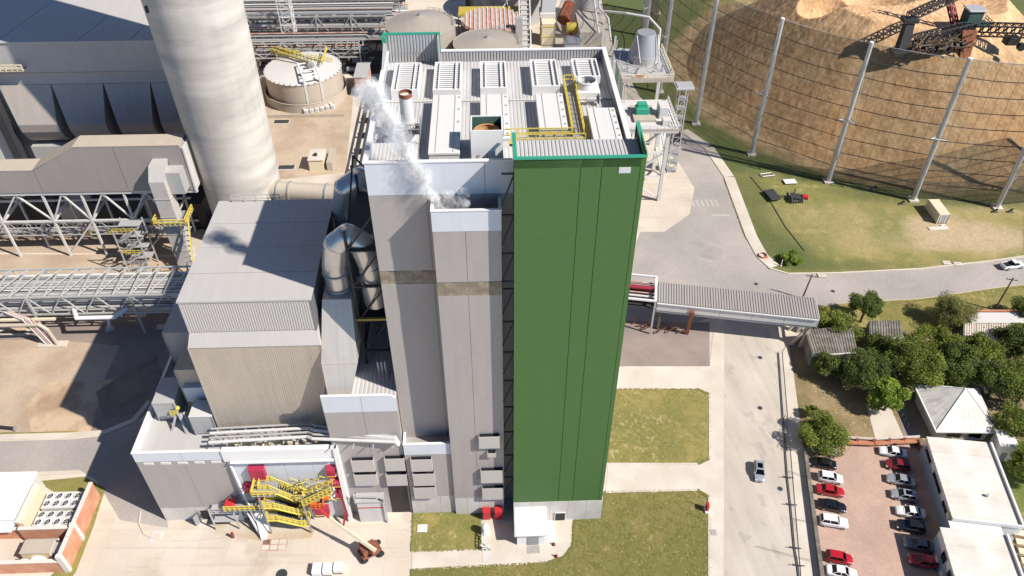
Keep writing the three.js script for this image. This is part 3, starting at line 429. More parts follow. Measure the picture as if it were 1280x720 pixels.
// ---------- the precipitator beside the boiler house ----------
const E0 = -40.1, E1 = -23.35, EF = -75.4, EB = -97.5, EH = 41.5;
{
  const T = thing('precipitator', 'pale grey box filter house with corrugated front and wide flat roof', 'building', -32, -86);
  part(T, 'upper_wall', [bx(E0 + 0.12, 35.9, EB + 0.12, E1 - 0.12, EH - 0.3, EF - 0.12), bx(E0, 35.9, EB, E0 + 0.12, EH - 0.2, EF), ], M.grey); part(T, 'east_wall', [bx(E1 - 0.12, 35.9, EB, E1, EH - 0.2, EF)], M.eastShade = flat(0.14, 0.14, 0.145, 0.6));  // east wall: shade of the gap beside the duct is put into its colour
  part(T, 'corrugated_front', [corr([E0, 36.1, EF - 0.1], [E1 - E0, 0, 0], [0, EH - 36.2, 0], 0.33, 0.07)], M.hoodPale = sheet([0.47, 0.445, 0.42], 38, { roughness: 0.5 }, 0.05, 0.04));
  const xs = [EF + 0.1, -80.9, -86.4, -91.9, EB - 0.1];
  for (let i = 0; i < 4; i++) part(T, 'roof_panel', [hexa([[E0 - 0.15, EH - 0.2, xs[i] - 0.03], [E1 + 0.15, EH - 0.2, xs[i] - 0.03], [E1 + 0.15, EH - 0.2, xs[i + 1] + 0.03], [E0 - 0.15, EH - 0.2, xs[i + 1] + 0.03]], [[E0 - 0.15, EH + 0.05 + i % 2 * 0.015, xs[i] - 0.03], [E1 + 0.15, EH + 0.05 + i % 2 * 0.015, xs[i] - 0.03], [E1 + 0.15, EH + 0.05 + i % 2 * 0.015, xs[i + 1] + 0.03], [E0 - 0.15, EH + 0.05 + i % 2 * 0.015, xs[i + 1] + 0.03]])], M.espRoof);
  part(T, 'fascia', [hexa(rect(E0 - 0.5, EF + 0.75, E1 + 0.3, EB, 33.9), rect(E0, EF - 0.05, E1, EB, 35.9))], M.hoodPale);
  part(T, 'casing', [bx(E0 - 0.5, 17, EB, E1 + 0.3, 33.9, EF + 0.58)], M.grey);
  part(T, 'corrugated_casing', [corr([E0 - 0.5, 17, EF + 0.6], [E1 - E0 + 0.8, 0, 0], [0, 16.9, 0], 0.3, 0.022)], M.tanMetal);
  for (const x of [E0 - 0.5, E1 + 0.3]) part(T, 'casing_corner', [bx(x - 0.1, 17, EF + 0.4, x + 0.1, 33.9, EF + 0.72)], M.tanMetal);
  part(T, 'handrail', rail([[E0 + 2, EH, EB + 0.3], [E0 + 9, EH, EB + 0.3]], 1.3, 0.05, 1.6), M.galv);
}
// silver flue ducts
{
  const arc = (x0, x1, y, z, rise, n, seg) => Array.from({ length: n + 1 }, (_, i) => { const a = Math.PI * i / n; return [lerp(x0, x1, (1 - Math.cos(a)) / 2), y + Math.sin(a) * rise, z]; });
  const mk = (label, z, yb, yArc, r, xa, xb, yr) => {
    const T = thing('flue_duct', label, 'duct', (xa + xb) / 2, z, { y: 26 });
    const p = arc(xa, xb, yArc, z, 4.6, 4); 
    for (let i = 0; i < 4; i++) part(T, 'elbow_segment', [tube(p[i], p[i + 1], r, r, 28), ball(...p[i], r * 0.998, 28, 14)], M.alu); for (let i = 1; i < 4; i++) part(T, 'elbow_band', [tube(p[i].map((v, k) => v - (p[i + 1][k] - p[i - 1][k]) * 0.02), p[i].map((v, k) => v + (p[i + 1][k] - p[i - 1][k]) * 0.02), r * 1.03, r * 1.03, 28)], M.alu);
    part(T, 'leg', [tube([xa, yb, z], [xa, yArc, z], r, r, 28)], M.alu); part(T, 'leg', [tube([xb, yr, z], [xb, yArc, z], r, r, 28)], M.alu);
    for (const y of [yb + 0.6, yArc - 1.2]) part(T, 'flange', [cyl(xa, y, z, r + 0.14, 0.22, 28)], M.steel);
    part(T, 'flange', [cyl(xb, yArc - 2.5, z, r + 0.14, 0.22, 28)], M.steel);
    return T;
  };
  const T = mk('polished silver flue elbow between the filter house and the boiler building', -80.2, 39, 43.2, 1.65, -20.6, -15.9, 36.5);
  const f = (x0, x1, z0, z1, y) => rect(x0, z0, x1, z1, y);
  part(T, 'transition', [hexa(f(-23.3, -18.4, -73.9, -80, 31.2), f(-22.5, -18.7, -77.8, -82.2, 39.2))], M.ductGrey);
  part(T, 'hopper', [hexa(f(-22.8, -19.7, -71.9, -75, 26.5), f(-23.3, -18.4, -73.9, -80, 31.2))], M.ductGrey);
  part(T, 'seam', [bar([-23.32, 31.2, -73.85], [-18.38, 31.2, -73.85], 0.14)], M.alu);
  mk('silver flue elbow in shade behind the first one', -95, 30, 41.8, 1.9, -21.3, -15.9, 30);
}
{ // dark steel frame in the gap
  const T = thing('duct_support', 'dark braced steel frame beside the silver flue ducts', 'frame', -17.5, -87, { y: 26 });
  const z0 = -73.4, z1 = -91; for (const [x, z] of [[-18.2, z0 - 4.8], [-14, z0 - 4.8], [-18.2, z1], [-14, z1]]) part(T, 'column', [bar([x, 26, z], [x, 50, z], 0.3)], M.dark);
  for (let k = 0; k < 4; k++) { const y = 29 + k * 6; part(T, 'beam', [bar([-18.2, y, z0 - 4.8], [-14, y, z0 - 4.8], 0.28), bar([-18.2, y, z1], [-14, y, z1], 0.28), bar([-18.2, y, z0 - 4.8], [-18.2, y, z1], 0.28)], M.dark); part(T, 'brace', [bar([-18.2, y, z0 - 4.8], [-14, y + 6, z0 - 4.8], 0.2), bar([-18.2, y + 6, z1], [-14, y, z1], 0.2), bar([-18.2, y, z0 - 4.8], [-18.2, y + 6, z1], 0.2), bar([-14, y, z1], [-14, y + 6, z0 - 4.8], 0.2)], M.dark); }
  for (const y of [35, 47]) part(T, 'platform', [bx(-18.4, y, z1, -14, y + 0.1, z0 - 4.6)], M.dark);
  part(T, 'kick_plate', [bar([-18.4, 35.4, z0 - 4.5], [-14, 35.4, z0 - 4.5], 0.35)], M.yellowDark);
}
// ---------- low front block ----------
{
  const T = thing('low_front_block', 'low grey block with pale parapet and five small windows at the left front', 'building', -46, -80);
  const a = -51.9, b = -39.1, z = -70.45, h = 17.15;
  part(T, 'wall', [bx(a + 0.05, 3.4, -97, b + 16, 15.6, z - 0.1)], M.clad); part(T, 'wall_panel', [bx(a, 3.45, z - 0.1, -45.2, 15.2, z)], M.clad); part(T, 'wall_panel', [bx(-45.15, 3.45, z - 0.1, b, 15.2, z)], M.clad);
  part(T, 'parapet', [bx(a - 0.03, 15.2, z - 0.25, -45.2, h, z + 0.03), bx(-45.15, 15.2, z - 0.25, b, h, z + 0.03)], M.band); part(T, 'parapet', [bx(a - 0.03, 15.2, -97, a + 0.22, h, z - 0.25)], M.band);
  part(T, 'coping', [bx(a - 0.1, h, z - 0.32, b, h + 0.1, z + 0.1), bx(a - 0.1, h, -97, a + 0.3, h + 0.1, z - 0.32)], M.white);
  part(T, 'roof', [bx(a + 0.22, 15.6, -97, b + 16, 15.75, z - 0.25)], M.espRoof);
  for (let i = 0; i < 5; i++) { const w = part(T, 'window', [bx(-50.9 + i * 2.42, 14.45, z - 0.02, -49.5 + i * 2.42, 14.95, z + 0.05)], M.white); part(T, 'pane', [bx(-50.8 + i * 2.42, 14.53, z + 0.03, -49.6 + i * 2.42, 14.87, z + 0.07)], M.pale, { parent: w }); }
  for (let c = 0; c < 5; c++) part(T, 'plinth_block', [bx(a + c * 2.57, 0, -97, a + c * 2.57 + 2.54, 3.4, z - 0.04 - (c % 2) * 0.01)], M.plinth);
  part(T, 'doorway', [bx(-46.2, 0.02, z - 0.1, -44.9, 2.4, z - 0.02)], M.black);
  part(T, 'door', [hexa([[-46.9, 0.05, z + 1.2], [-46.8, 0.05, z + 1.2], [-46.1, 0.05, z], [-46.2, 0.05, z]], [[-46.9, 2.4, z + 1.2], [-46.8, 2.4, z + 1.2], [-46.1, 2.4, z], [-46.2, 2.4, z]])], M.steel);
}
const box = (name, label, cat, [x0, x1, z0, z1, y0, y1], m, top) => { const T = thing(name, label, cat, (x0 + x1) / 2, (z0 + z1) / 2, { y: y0 }); part(T, 'casing', [bx(x0, y0 + 0.35, z1, x1, y1 - 0.15, z0)], m); part(T, 'lid', [rb((x0 + x1) / 2, y1 - 0.08, (z0 + z1) / 2, x1 - x0 + 0.16, 0.2, z0 - z1 + 0.16, 0.05)], top ?? m); part(T, 'frame', [[x0, z0], [x1, z0], [x0, z1], [x1, z1]].map(([x, z]) => bar([x, y0, z], [x, y1 - 0.1, z], 0.16)), M.steel); return T; };
box('filter_box', 'grey filter box standing alone near the left parapet of the low roof', 'machine', [-50.4, -47.4, -77.5, -82.5, 15.75, 19.8], M.grey);
box('filter_box', 'grey filter box right in front of the taller tan box on the low roof', 'machine', [-44.2, -41.0, -74.6, -77.6, 15.75, 20], M.grey, M.pale);
{ const T = box('filter_box', 'tan filter box with slanted shoulder behind the front grey one', 'machine', [-46.2, -41.6, -79.2, -84.5, 15.75, 25], M.tan); part(T, 'front_duct', [bx(-45.6, 19, -79.2, -41.9, 22, -78.3)], M.band); }
box('filter_box', 'large dark grey box in shade behind the filter house corner', 'machine', [-50.8, -42, -88, -96.5, 15.75, 24], M.grey);
{
  const T = thing('roof_valve_stand', 'yellow topped valve stand on splayed legs on the low roof', 'machine', -47, -76.6, { y: 15.75 });
  part(T, 'leg', [bar([-48, 15.75, -75.6], [-47, 18.4, -76.6], 0.3)], M.grey); part(T, 'leg', [bar([-45.6, 15.75, -75], [-46.4, 18.6, -76.4], 0.4)], M.grey); part(T, 'leg', [bar([-44.9, 15.75, -75.6], [-46, 18.4, -76.8], 0.3)], M.grey);
  part(T, 'handrail', rail([[-47.6, 18.4, -76.2], [-46.6, 18.4, -76.2]], 1, 0.06, 0.5), M.yellow); part(T, 'pipe', [pipe([[-47, 17.8, -76.5], [-43.8, 17.8, -76.4], [-42, 17, -76]], 0.16)], M.steel); part(T, 'wheel', [ball(-46.5, 19.6, -76.6, 0.35)], M.yellow);
}
{ // pipe bundle along the front of the filter house
  const T = thing('pipe_bundle', 'bundle of long silver pipes along the roof edge under the filter house', 'pipes', -27, -71.6, { y: 17 });
  for (let i = 0; i < 4; i++) part(T, 'pipe', [pipe([[-41.5 + i * 0.15, 17.6 + i * 0.1, -74.2 + i * 0.9], [-27, 18.2 + i * 0.15, -74.2 + i * 0.9], [-26, 19.2 - i * 0.1, -73 + i * 0.7], [-14.2, 19.6 - i * 0.15, -70.4 + i * 0.22], [-13.8, 18.4, -70.3 + i * 0.2]], 0.17 + (i % 2) * 0.07)], i % 2 ? M.pale : M.galv);
  for (let i = 0; i < 8; i++) part(T, 'bracket', [bar([-40.5 + i * 2, 15.8, -73.4], [-40.5 + i * 2, 17.8, -73.4], 0.14), bar([-40.5 + i * 2, 17.5, -74.4], [-40.5 + i * 2, 17.5, -71.2], 0.14)], M.galv);
  for (let i = 0; i < 4; i++) part(T, 'bracket', [bar([-23 + i * 2.8, 18.3, -70.7], [-23 + i * 2.8, 18.3, -69.4], 0.14)], M.galv);
  part(T, 'cable_clutter', Array.from({ length: 14 }, (_, i) => bx(-38.6 + i * 0.95, 15.9 + (i * 7 % 5) * 0.25, -72.9 + (i * 3 % 4) * 0.25, -38 + i * 0.95, 16.5 + (i * 7 % 5) * 0.25, -72.4 + (i * 3 % 4) * 0.25)), M.cream, { kind: 'stuff' });
}

// ---------- chimney ----------
M.stack = (() => { const t = tex(512, 1024, (u, v) => { const lift = hash(0, Math.floor(v * 20), 61) - 0.5, d = fbm(u, v, 8, 20, 62, 5) - 0.5, st = fbm(u, v, 50, 3, 63, 3) - 0.5, joint = (v * 20) % 1 < 0.05 ? 0.95 : 1; return scl([0.5, 0.465, 0.415], joint * (1 + lift * 0.07 + d * 0.5 + (fbm(u, v, 3, 26, 64, 4) - 0.5) * 0.35 + st * 0.12)); }, 1, 1); return std({ map: t, roughness: 0.9 }); })();
{
  const T = thing('chimney', 'huge round pale concrete chimney rising past the top of the photo', 'chimney', -53.8, -145.5);
  const shell = (y, h, r0, r1) => { const g = new THREE.CylinderGeometry(r1, r0, h, 64, 1, true).toNonIndexed(), u = g.attributes.uv; for (let i = 0; i < u.count; i++) u.setY(i, (y + u.getY(i) * h) / 50); g.translate(-53.8, y + h / 2, -145.5); return g; };
  part(T, 'shaft', Array.from({ length: 13 }, (_, i) => shell(i * 10, 10, 7.7 + Math.min(i, 6) * 0.19, 7.7 + Math.min(i + 1, 6) * 0.19)), M.stack);
  part(T, 'footing', [cyl(-53.8, 0, -145.5, 9.2, 0.8, 48)], M.plinth);
  part(T, 'aircraft_light', [rb(-60, 54, -139.2, 0.5, 1.2, 0.7, 0.1)], M.dark);
}
// ---------- long raised duct, its frame and the box tower ----------
{
  const T = thing('raised_duct', 'long grey sheet metal duct with tan top stepping up toward the chimney', 'duct', -90, -139, { y: 16 });
  const f = -137.3, k = -141.6;
  const side = [[-130, 17, -91.6, 17, -91.6, 22.3, -130, 22.3], [-91.5, 17, -74.3, 17, -74.3, 27.5, -82, 27.5, -91.5, 22.3], [-74.2, 17, -60.6, 17, -60.6, 26.4, -61.4, 27.5, -74.2, 27.5]];
  for (const s of side) { const p = []; for (let i = 0; i < s.length; i += 2) p.push([s[i], s[i + 1]]); part(T, 'side_panel', [prismZ(p, k, f)], M.duct); }
  part(T, 'cover', [bx(-130, 22.3, k - 0.05, -91.8, 22.42, f + 0.06), bx(-82, 27.5, k - 0.05, -61.2, 27.62, f + 0.06), hexa([[-91.8, 22.3, f + 0.06], [-82, 27.5, f + 0.06], [-82, 27.5, k - 0.05], [-91.8, 22.3, k - 0.05]], [[-91.8, 22.42, f + 0.06], [-82, 27.62, f + 0.06], [-82, 27.62, k - 0.05], [-91.8, 22.42, k - 0.05]])], M.tan);
  part(T, 'end_flange', [bx(-60.75, 16.9, k - 0.15, -60.45, 27, f + 0.15)], M.pale);
  for (const x of [-111, -101]) part(T, 'seam', [bx(x, 17, f, x + 0.16, 22.3, f + 0.05)], M.steel);
}
{
  const T = thing('steel_trestle', 'tall white braced steel frame carrying the long raised duct', 'frame', -90, -141);
  const xs = [-112, -103.2, -92.4, -84.5, -75.8, -67.2], zf = -137.8, zb = -145.5;
  for (const x of xs) for (const z of [zf, zb]) part(T, 'column', [bar([x, 0, z], [x, 16.9, z], 0.4)], M.pale);
  for (const z of [zf, zb]) { part(T, 'girder', [bx(-118, 16.2, z - 0.3, -60.5, 16.9, z + 0.3)], M.pale); part(T, 'beam', [bx(-118, 9.2, z - 0.18, -66, 9.6, z + 0.18)], M.pale); }
  for (let i = 0; i + 1 < xs.length; i++) { const m = (xs[i] + xs[i + 1]) / 2; part(T, 'brace', [bar([xs[i], 9.5, zf], [m, 16.2, zf], 0.3)], M.pale); part(T, 'brace', [bar([xs[i + 1], 9.5, zf], [m, 16.2, zf], 0.3)], M.pale); if (i % 2 === 0) part(T, 'brace', [bar([xs[i], 0.5, zf], [xs[i + 1], 9.2, zf], 0.3)], M.pale); part(T, 'brace', [bar([xs[i], 0.5, zb], [xs[i + 1], 9.2, zb], 0.3)], M.pale); }
  for (const x of xs) for (const y of [9.4, 16.4]) part(T, 'cross_beam', [bar([x, y, zf], [x, y, zb], 0.38)], M.pale);
}
{
  const T = thing('truss_walkway', 'low pale lattice truss walkway passing through the legs of the duct frame', 'walkway', -92, -141, { y: 3 });
  for (const z of [-139.6, -141.6]) { part(T, 'chord', [bar([-125, 4.4, z], [-66, 4.4, z], 0.2)], M.galv); part(T, 'chord', [bar([-125, 6.4, z], [-66, 6.4, z], 0.2)], M.galv); const w = []; for (let i = 0; i < 30; i++) { const x = -125 + i * 1.97; w.push(bar([x, 4.4, z], [x, 6.4, z], 0.14), bar([x, i % 2 ? 4.4 : 6.4, z], [x + 1.97, i % 2 ? 6.4 : 4.4, z], 0.12)); } part(T, 'lattice', w, M.galv, { kind: 'stuff' }); }
  part(T, 'deck', [bx(-125, 4.35, -141.6, -66, 4.42, -139.6)], M.steel); for (const x of [-118, -98, -80, -70]) part(T, 'post', [bar([x, 0, -140.6], [x, 4.4, -140.6], 0.3)], M.galv);
  for (const x of [-88.5, -83, -108]) part(T, 'gate', rail([[x, 4.42, -139.5], [x + 1.5, 4.42, -139.5]], 1.2, 0.08, 0.7), M.yellow);
}
{
  const T = thing('box_tower', 'narrow pale box duct tower with yellow platform beside the filter house', 'duct', -65.8, -134.5);
  part(T, 'shaft', [hexa(rect(-67.6, -133, -64.4, -136, 0.3), rect(-67.5, -133, -64.5, -136, 21.8))], M.hoodPale);
  for (let i = 1; i < 5; i++) part(T, 'flange', [bx(-67.7, i * 4.4, -136.1, -64.3, i * 4.4 + 0.18, -132.9)], M.grey);
  part(T, 'shoulder', [hexa(rect(-67.5, -133, -64.5, -136, 21.8), [[-67.2, 24.6, -134.6], [-64.2, 24.6, -134.6], [-64.2, 24.6, -137.3], [-67.2, 24.6, -137.3]])], M.hoodPale);
  part(T, 'side_duct', [bx(-64.5, 18, -137.3, -61.6, 23, -134.4)], M.grey);
  part(T, 'platform', [bx(-68.8, 12, -137, -62.4, 12.12, -131.6)], M.steel); part(T, 'handrail', rail([[-68.8, 12.1, -134], [-68.8, 12.1, -131.6], [-62.4, 12.1, -131.6], [-62.4, 12.1, -137]], 1.5, 0.09, 1), M.yellow);
  part(T, 'stair', [bar([-63.5, 12, -133], [-63.2, 1, -126], 0.3), bar([-62.3, 12, -133], [-62.0, 1, -126], 0.3), ...Array.from({ length: 12 }, (_, i) => bx(-63.4, 11.5 - i * 0.9, -132.5 + i * 0.57 - 0.2, -62.2, 11.56 - i * 0.9, -132.3 + i * 0.57))], M.steel); part(T, 'handrail', rail([[-62.2, 12, -133], [-61.9, 1, -126]], 1.1, 0.08, 1.2), M.yellow);
}
{ // lattice scaffold under the box tower
  const T = thing('stair_scaffold', 'grey scaffold stair in the shade left of the narrow box tower', 'scaffold', -73, -133);
  for (const x of [-77, -72.5]) for (const z of [-130.5, -135]) part(T, 'post', [bar([x, 0, z], [x, 12, z], 0.22)], M.galv);
  for (let k = 0; k < 4; k++) { part(T, 'landing', [bx(-77, 2.8 + k * 2.8, -135, -72.5, 2.9 + k * 2.8, -133)], M.galv); part(T, 'flight', [bar([-77, 0.2 + k * 2.8, -131], [-72.5, 2.9 + k * 2.8, -131], 0.3), bar([-77, 0.2 + k * 2.8, -132.4], [-72.5, 2.9 + k * 2.8, -132.4], 0.3)], M.galv); part(T, 'handrail', rail([[-77, 2.9 + k * 2.8, -130.5], [-72.5, 2.9 + k * 2.8, -130.5]], 1.1, 0.05, 1), k % 2 ? M.yellow : M.galv); }
  const s = []; for (let i = 0; i < 26; i++) { const x = rr(-75, -66), z = rr(-132, -127); s.push(bar([x, 0.2, z], [x + rr(-2.5, 2.5), rr(0.2, 2.6), z + rr(-1.5, 1.5)], 0.13)); } part(T, 'loose_tube', s, M.wood, { kind: 'stuff' });
}
// ---------- old filter building at the left edge ----------
{
  const T = thing('old_filter_building', 'wide low pitched grey roof building with hoppers behind the raised duct', 'building', -95, -180);
  const f = -158.5, b = -179.5;
  part(T, 'wall', [bx(-150, 0, b, -65, 30.3, f - 3)], M.grey);
  part(T, 'fascia', [bx(-150, 33, b, -65, 39.8, f)], M.grey); part(T, 'lower_fascia', [bx(-150, 30.3, b, -65, 32.95, f - 0.25)], M.grey); part(T, 'sill', [bx(-150, 32.85, f - 0.2, -65, 33.1, f + 0.12)], M.tan);
  let xl = -150; for (const x of [-120, -101, -84.5, -74, -65]) { part(T, 'roof_panel', [hexa([[xl + 0.1, 39.8, f + 0.3], [x - 0.1, 39.8, f + 0.3], [x + 6.2, 39.8, b], [xl + 6.4, 39.8, b]], [[xl + 0.1, 40, f + 0.3], [x - 0.1, 40, f + 0.3], [x + 6.2, 42, b], [xl + 6.4, 42, b]])], M.espRoof); xl = x; }
  const hop = (x0, x1, n0, n1) => { part(T, 'hopper', [hexa([[n0, 22.2, f + 2.6], [n1, 22.2, f + 2.6], [n1, 22.2, f - 3], [n0, 22.2, f - 3]], [[x0, 30.3, f - 0.1], [x1, 30.3, f - 0.1], [x1, 30.3, f - 4], [x0, 30.3, f - 4]])], M.hoodDk ?? (M.hoodDk = sheet([0.4, 0.355, 0.315], 65, { roughness: 0.5 }, 0.1, 0.05))); const e = []; for (let i = 0; i < 5; i++) { const a = i * 0.31, c = (i + 1) * 0.31, R = 6.5, P = (t) => [22.2 - Math.sin(t) * R, f - 3.4 + Math.cos(t) * 6]; const [y0, z0] = P(a), [y1, z1] = P(c); e.push(hexa([[n0, y1, z1], [n1, y1, z1], [n1, y1, f - 4], [n0, y1, f - 4]], [[n0, y0, z0], [n1, y0, z0], [n1, y0, f - 4], [n0, y0, f - 4]])); } part(T, 'outlet', e, M.hoodDk); part(T, 'outlet_box', [bx(n0 - 0.1, 6, f - 3.2, n1 + 0.1, 16.2, f + 1.6)], M.grey); };
  hop(-104.6, -93.6, -102.6, -94.2); hop(-93.4, -82.6, -92, -83.8); hop(-82.4, -72.6, -81.2, -73.6); hop(-72.4, -65, -71.8, -65.6);
  part(T, 'stain', [hexa([[-82, 24.5, f - 0.2], [-81.5, 24.5, f - 0.2], [-81.5, 24.5, f - 0.4], [-82, 24.5, f - 0.4]], [[-82, 30.2, f - 0.02], [-81.5, 30.2, f - 0.02], [-81.5, 30.2, f - 0.4], [-82, 30.2, f - 0.4]])], M.tan);
  part(T, 'column', [bx(-106.6, 0, f + 1, -104.8, 31, f + 3)], M.dark); part(T, 'casing', [bx(-122, 8, f - 3, -107.4, 27, f + 1.5)], M.pale);
  part(T, 'handrail', rail([[-120, 32.1, f + 1.6], [-106.5, 32.1, f + 1.6], [-104, 34.3, f + 1.6], [-97, 34.3, f + 1.6]], 1.3, 0.1, 1.2), M.cream); part(T, 'walkway', [bx(-120, 32, f, -106.5, 32.1, f + 1.7), bx(-104, 34.2, f, -97, 34.3, f + 1.7)], M.tan);
}
for (const [i, x, l] of [[0, -112, 'round dark tank behind the roof at the top left corner'], [1, -84, 'round brown tank behind the roof next to the chimney']]) { const T = thing('storage_tank', l, 'tank', x, -214); part(T, 'shell', [cyl(x, 0, -214, 10, 22, 40)], i ? M.paleRust : M.dark); part(T, 'roof', [cyl(x, 22, -214, 10.2, 1.5, 40, 1)], M.grey); part(T, 'handrail', [ring(x, 23, -214, 10, 0.08, 40)], M.galv); }
{ const T = thing('tank_terrace', 'pale concrete terrace behind the grey pitched roof', 'terrace', -95, -206); part(T, 'slab', [bx(-150, 0, -240, -70, 3, -190)], M.path); part(T, 'edge', [bx(-150, 3, -190.4, -70, 3.4, -190)], M.pale); }
// ---------- pipe bridge ----------
const pipeRack = (T, x0, x1, z0, z1, ys, step, pipes, opt = {}) => {
  const n = Math.round((x1 - x0) / step), mt = opt.m ?? M.galv;
  for (let i = 0; i <= n; i++) { const x = lerp(x0, x1, i / n); for (const z of [z0, z1]) if (i % (opt.every ?? 2) === 0) part(T, 'column', [bar([x, 0, z], [x, ys.at(-1), z], 0.36)], mt); for (const y of ys) part(T, 'cross_beam', [bar([x, y, z0], [x, y, z1], 0.26)], mt); }
  for (const y of ys) for (const z of [z0, z1]) part(T, 'chord', [bar([x0, y, z], [x1, y, z], 0.3)], mt);
  for (let i = 0; i < n; i++) for (const z of [z0, z1]) { const a = lerp(x0, x1, i / n), b = lerp(x0, x1, (i + 1) / n), [p, q] = i % 2 ? [ys[0], ys.at(-1)] : [ys.at(-1), ys[0]]; part(T, 'brace', [bar([a, p, z], [b, q, z], 0.2)], mt); if (z === z1) part(T, 'brace', [bar([a, ys.at(-1), z0], [b, ys.at(-1), z1], 0.18)], mt); }
  pipes.forEach(([y, z, r, m]) => part(T, 'pipe', [tube([x0 - 2, y, z], [x1 + 2, y, z], r, r, 10)], m));
};
{
  const T = thing('pipe_bridge', 'long galvanised lattice pipe bridge running left from the filter house', 'pipe bridge', -75, -117);
  const mats = [M.galv, M.alu, M.grey, M.pale, M.steel, M.galv];
  pipeRack(T, -126, -46, -112.8, -121, [5.6, 10], 3.2, Array.from({ length: 22 }, (_, i) => [i < 11 ? 6.1 : 8.9, -113.4 - (i % 11) * 0.7, [0.16, 0.28, 0.2, 0.34, 0.14][i % 5], mats[(i * 5) % 6]]), { every: 6 });
  part(T, 'expansion_loop', [pipe([[-80, 6.5, -113], [-78.6, 6.5, -110.6], [-71.5, 6.5, -110.6], [-70, 6.5, -113]], 0.42)], M.white);
  part(T, 'cable_tray', [bx(-126, 8, -120.6, -46, 8.2, -119.4)], M.steel); part(T, 'walkway', [bx(-126, 5.75, -117.8, -46, 5.85, -116.6)], M.steel);
}
{
  const T = thing('pipe_drop', 'bundle of rust streaked pipes bending down from the bridge to the ground', 'pipes', -86, -111.5);
  for (let i = 0; i < 4; i++) part(T, 'pipe', [pipe([[-93 + i * 0.4, 6.4, -112.8], [-88.6 + i * 0.55, 6.4, -110.6], [-86.4 + i * 0.55, 0, -110.2]], 0.22)], i % 2 ? M.paleRust : M.pale);
  part(T, 'large_pipe', [pipe([[-97, 5.2, -110.4], [-86, 5.2, -110.4], [-84.8, 4, -110.2], [-84.2, 0, -110]], 0.36, 14)], M.tan); part(T, 'beam', [bx(-97, 5.7, -111.4, -83, 6.1, -110.9)], M.cream); part(T, 'foot', [bx(-88, 0, -111, -82.6, 0.3, -109.4)], M.path);
}
{ const T = thing('concrete_block', 'pale concrete block with pipe stub in front of the pipe bridge', 'block', -75.63, -114.05), b = base.get(T); part(T, 'block', [cb(b[0], 0.3, b[2], 1.6, 0.6, 1.1, 0.3)], M.path); part(T, 'stub', [pipe([[b[0], 0.5, b[2]], [b[0] + 0.4, 2.6, b[2] - 0.4]], 0.35)], M.white); }
for (const [x, z, l] of [[-70.64, -118.03, 'pale access cover in the shade under the pipe bridge, the left one'], [-65.88, -114.41, 'pale access cover in the shade beside the filter house']]) { const T = thing('access_cover', l, 'cover', x, z); part(T, 'frame', [cb(x, 0.08, z, 1.6, 0.16, 1.4)], M.plinth); part(T, 'lid', [cb(x, 0.18, z, 1.3, 0.06, 1.1)], M.path); }
{ const T = thing('planter_frame', 'open timber edged pit left of the dropping pipes', 'pit', -94.18, -114.44), b = base.get(T); part(T, 'slab', [cb(b[0], 0.06, b[2], 6, 0.12, 3.4)], M.path); part(T, 'edge', [cb(b[0], 0.3, b[2] - 1.4, 4.6, 0.5, 0.2), cb(b[0], 0.3, b[2] + 0.7, 4.6, 0.5, 0.2)], M.wood); part(T, 'soil', [cb(b[0], 0.16, b[2] - 0.35, 4.4, 0.1, 1.9)], M.dirt); }
{ const T = thing('fallen_pipe', 'dark pipe lying on the verge at the left edge of the photo', 'pipe', -85.52, -89.69), b = base.get(T); part(T, 'pipe', [tube([b[0] - 8, 0.35, b[2] - 1.2], [b[0] + 2.2, 0.35, b[2] + 0.3], 0.3)], M.rubber); part(T, 'flange', [tube([b[0] + 2.1, 0.35, b[2] + 0.28], [b[0] + 2.4, 0.35, b[2] + 0.32], 0.45)], M.steel); }
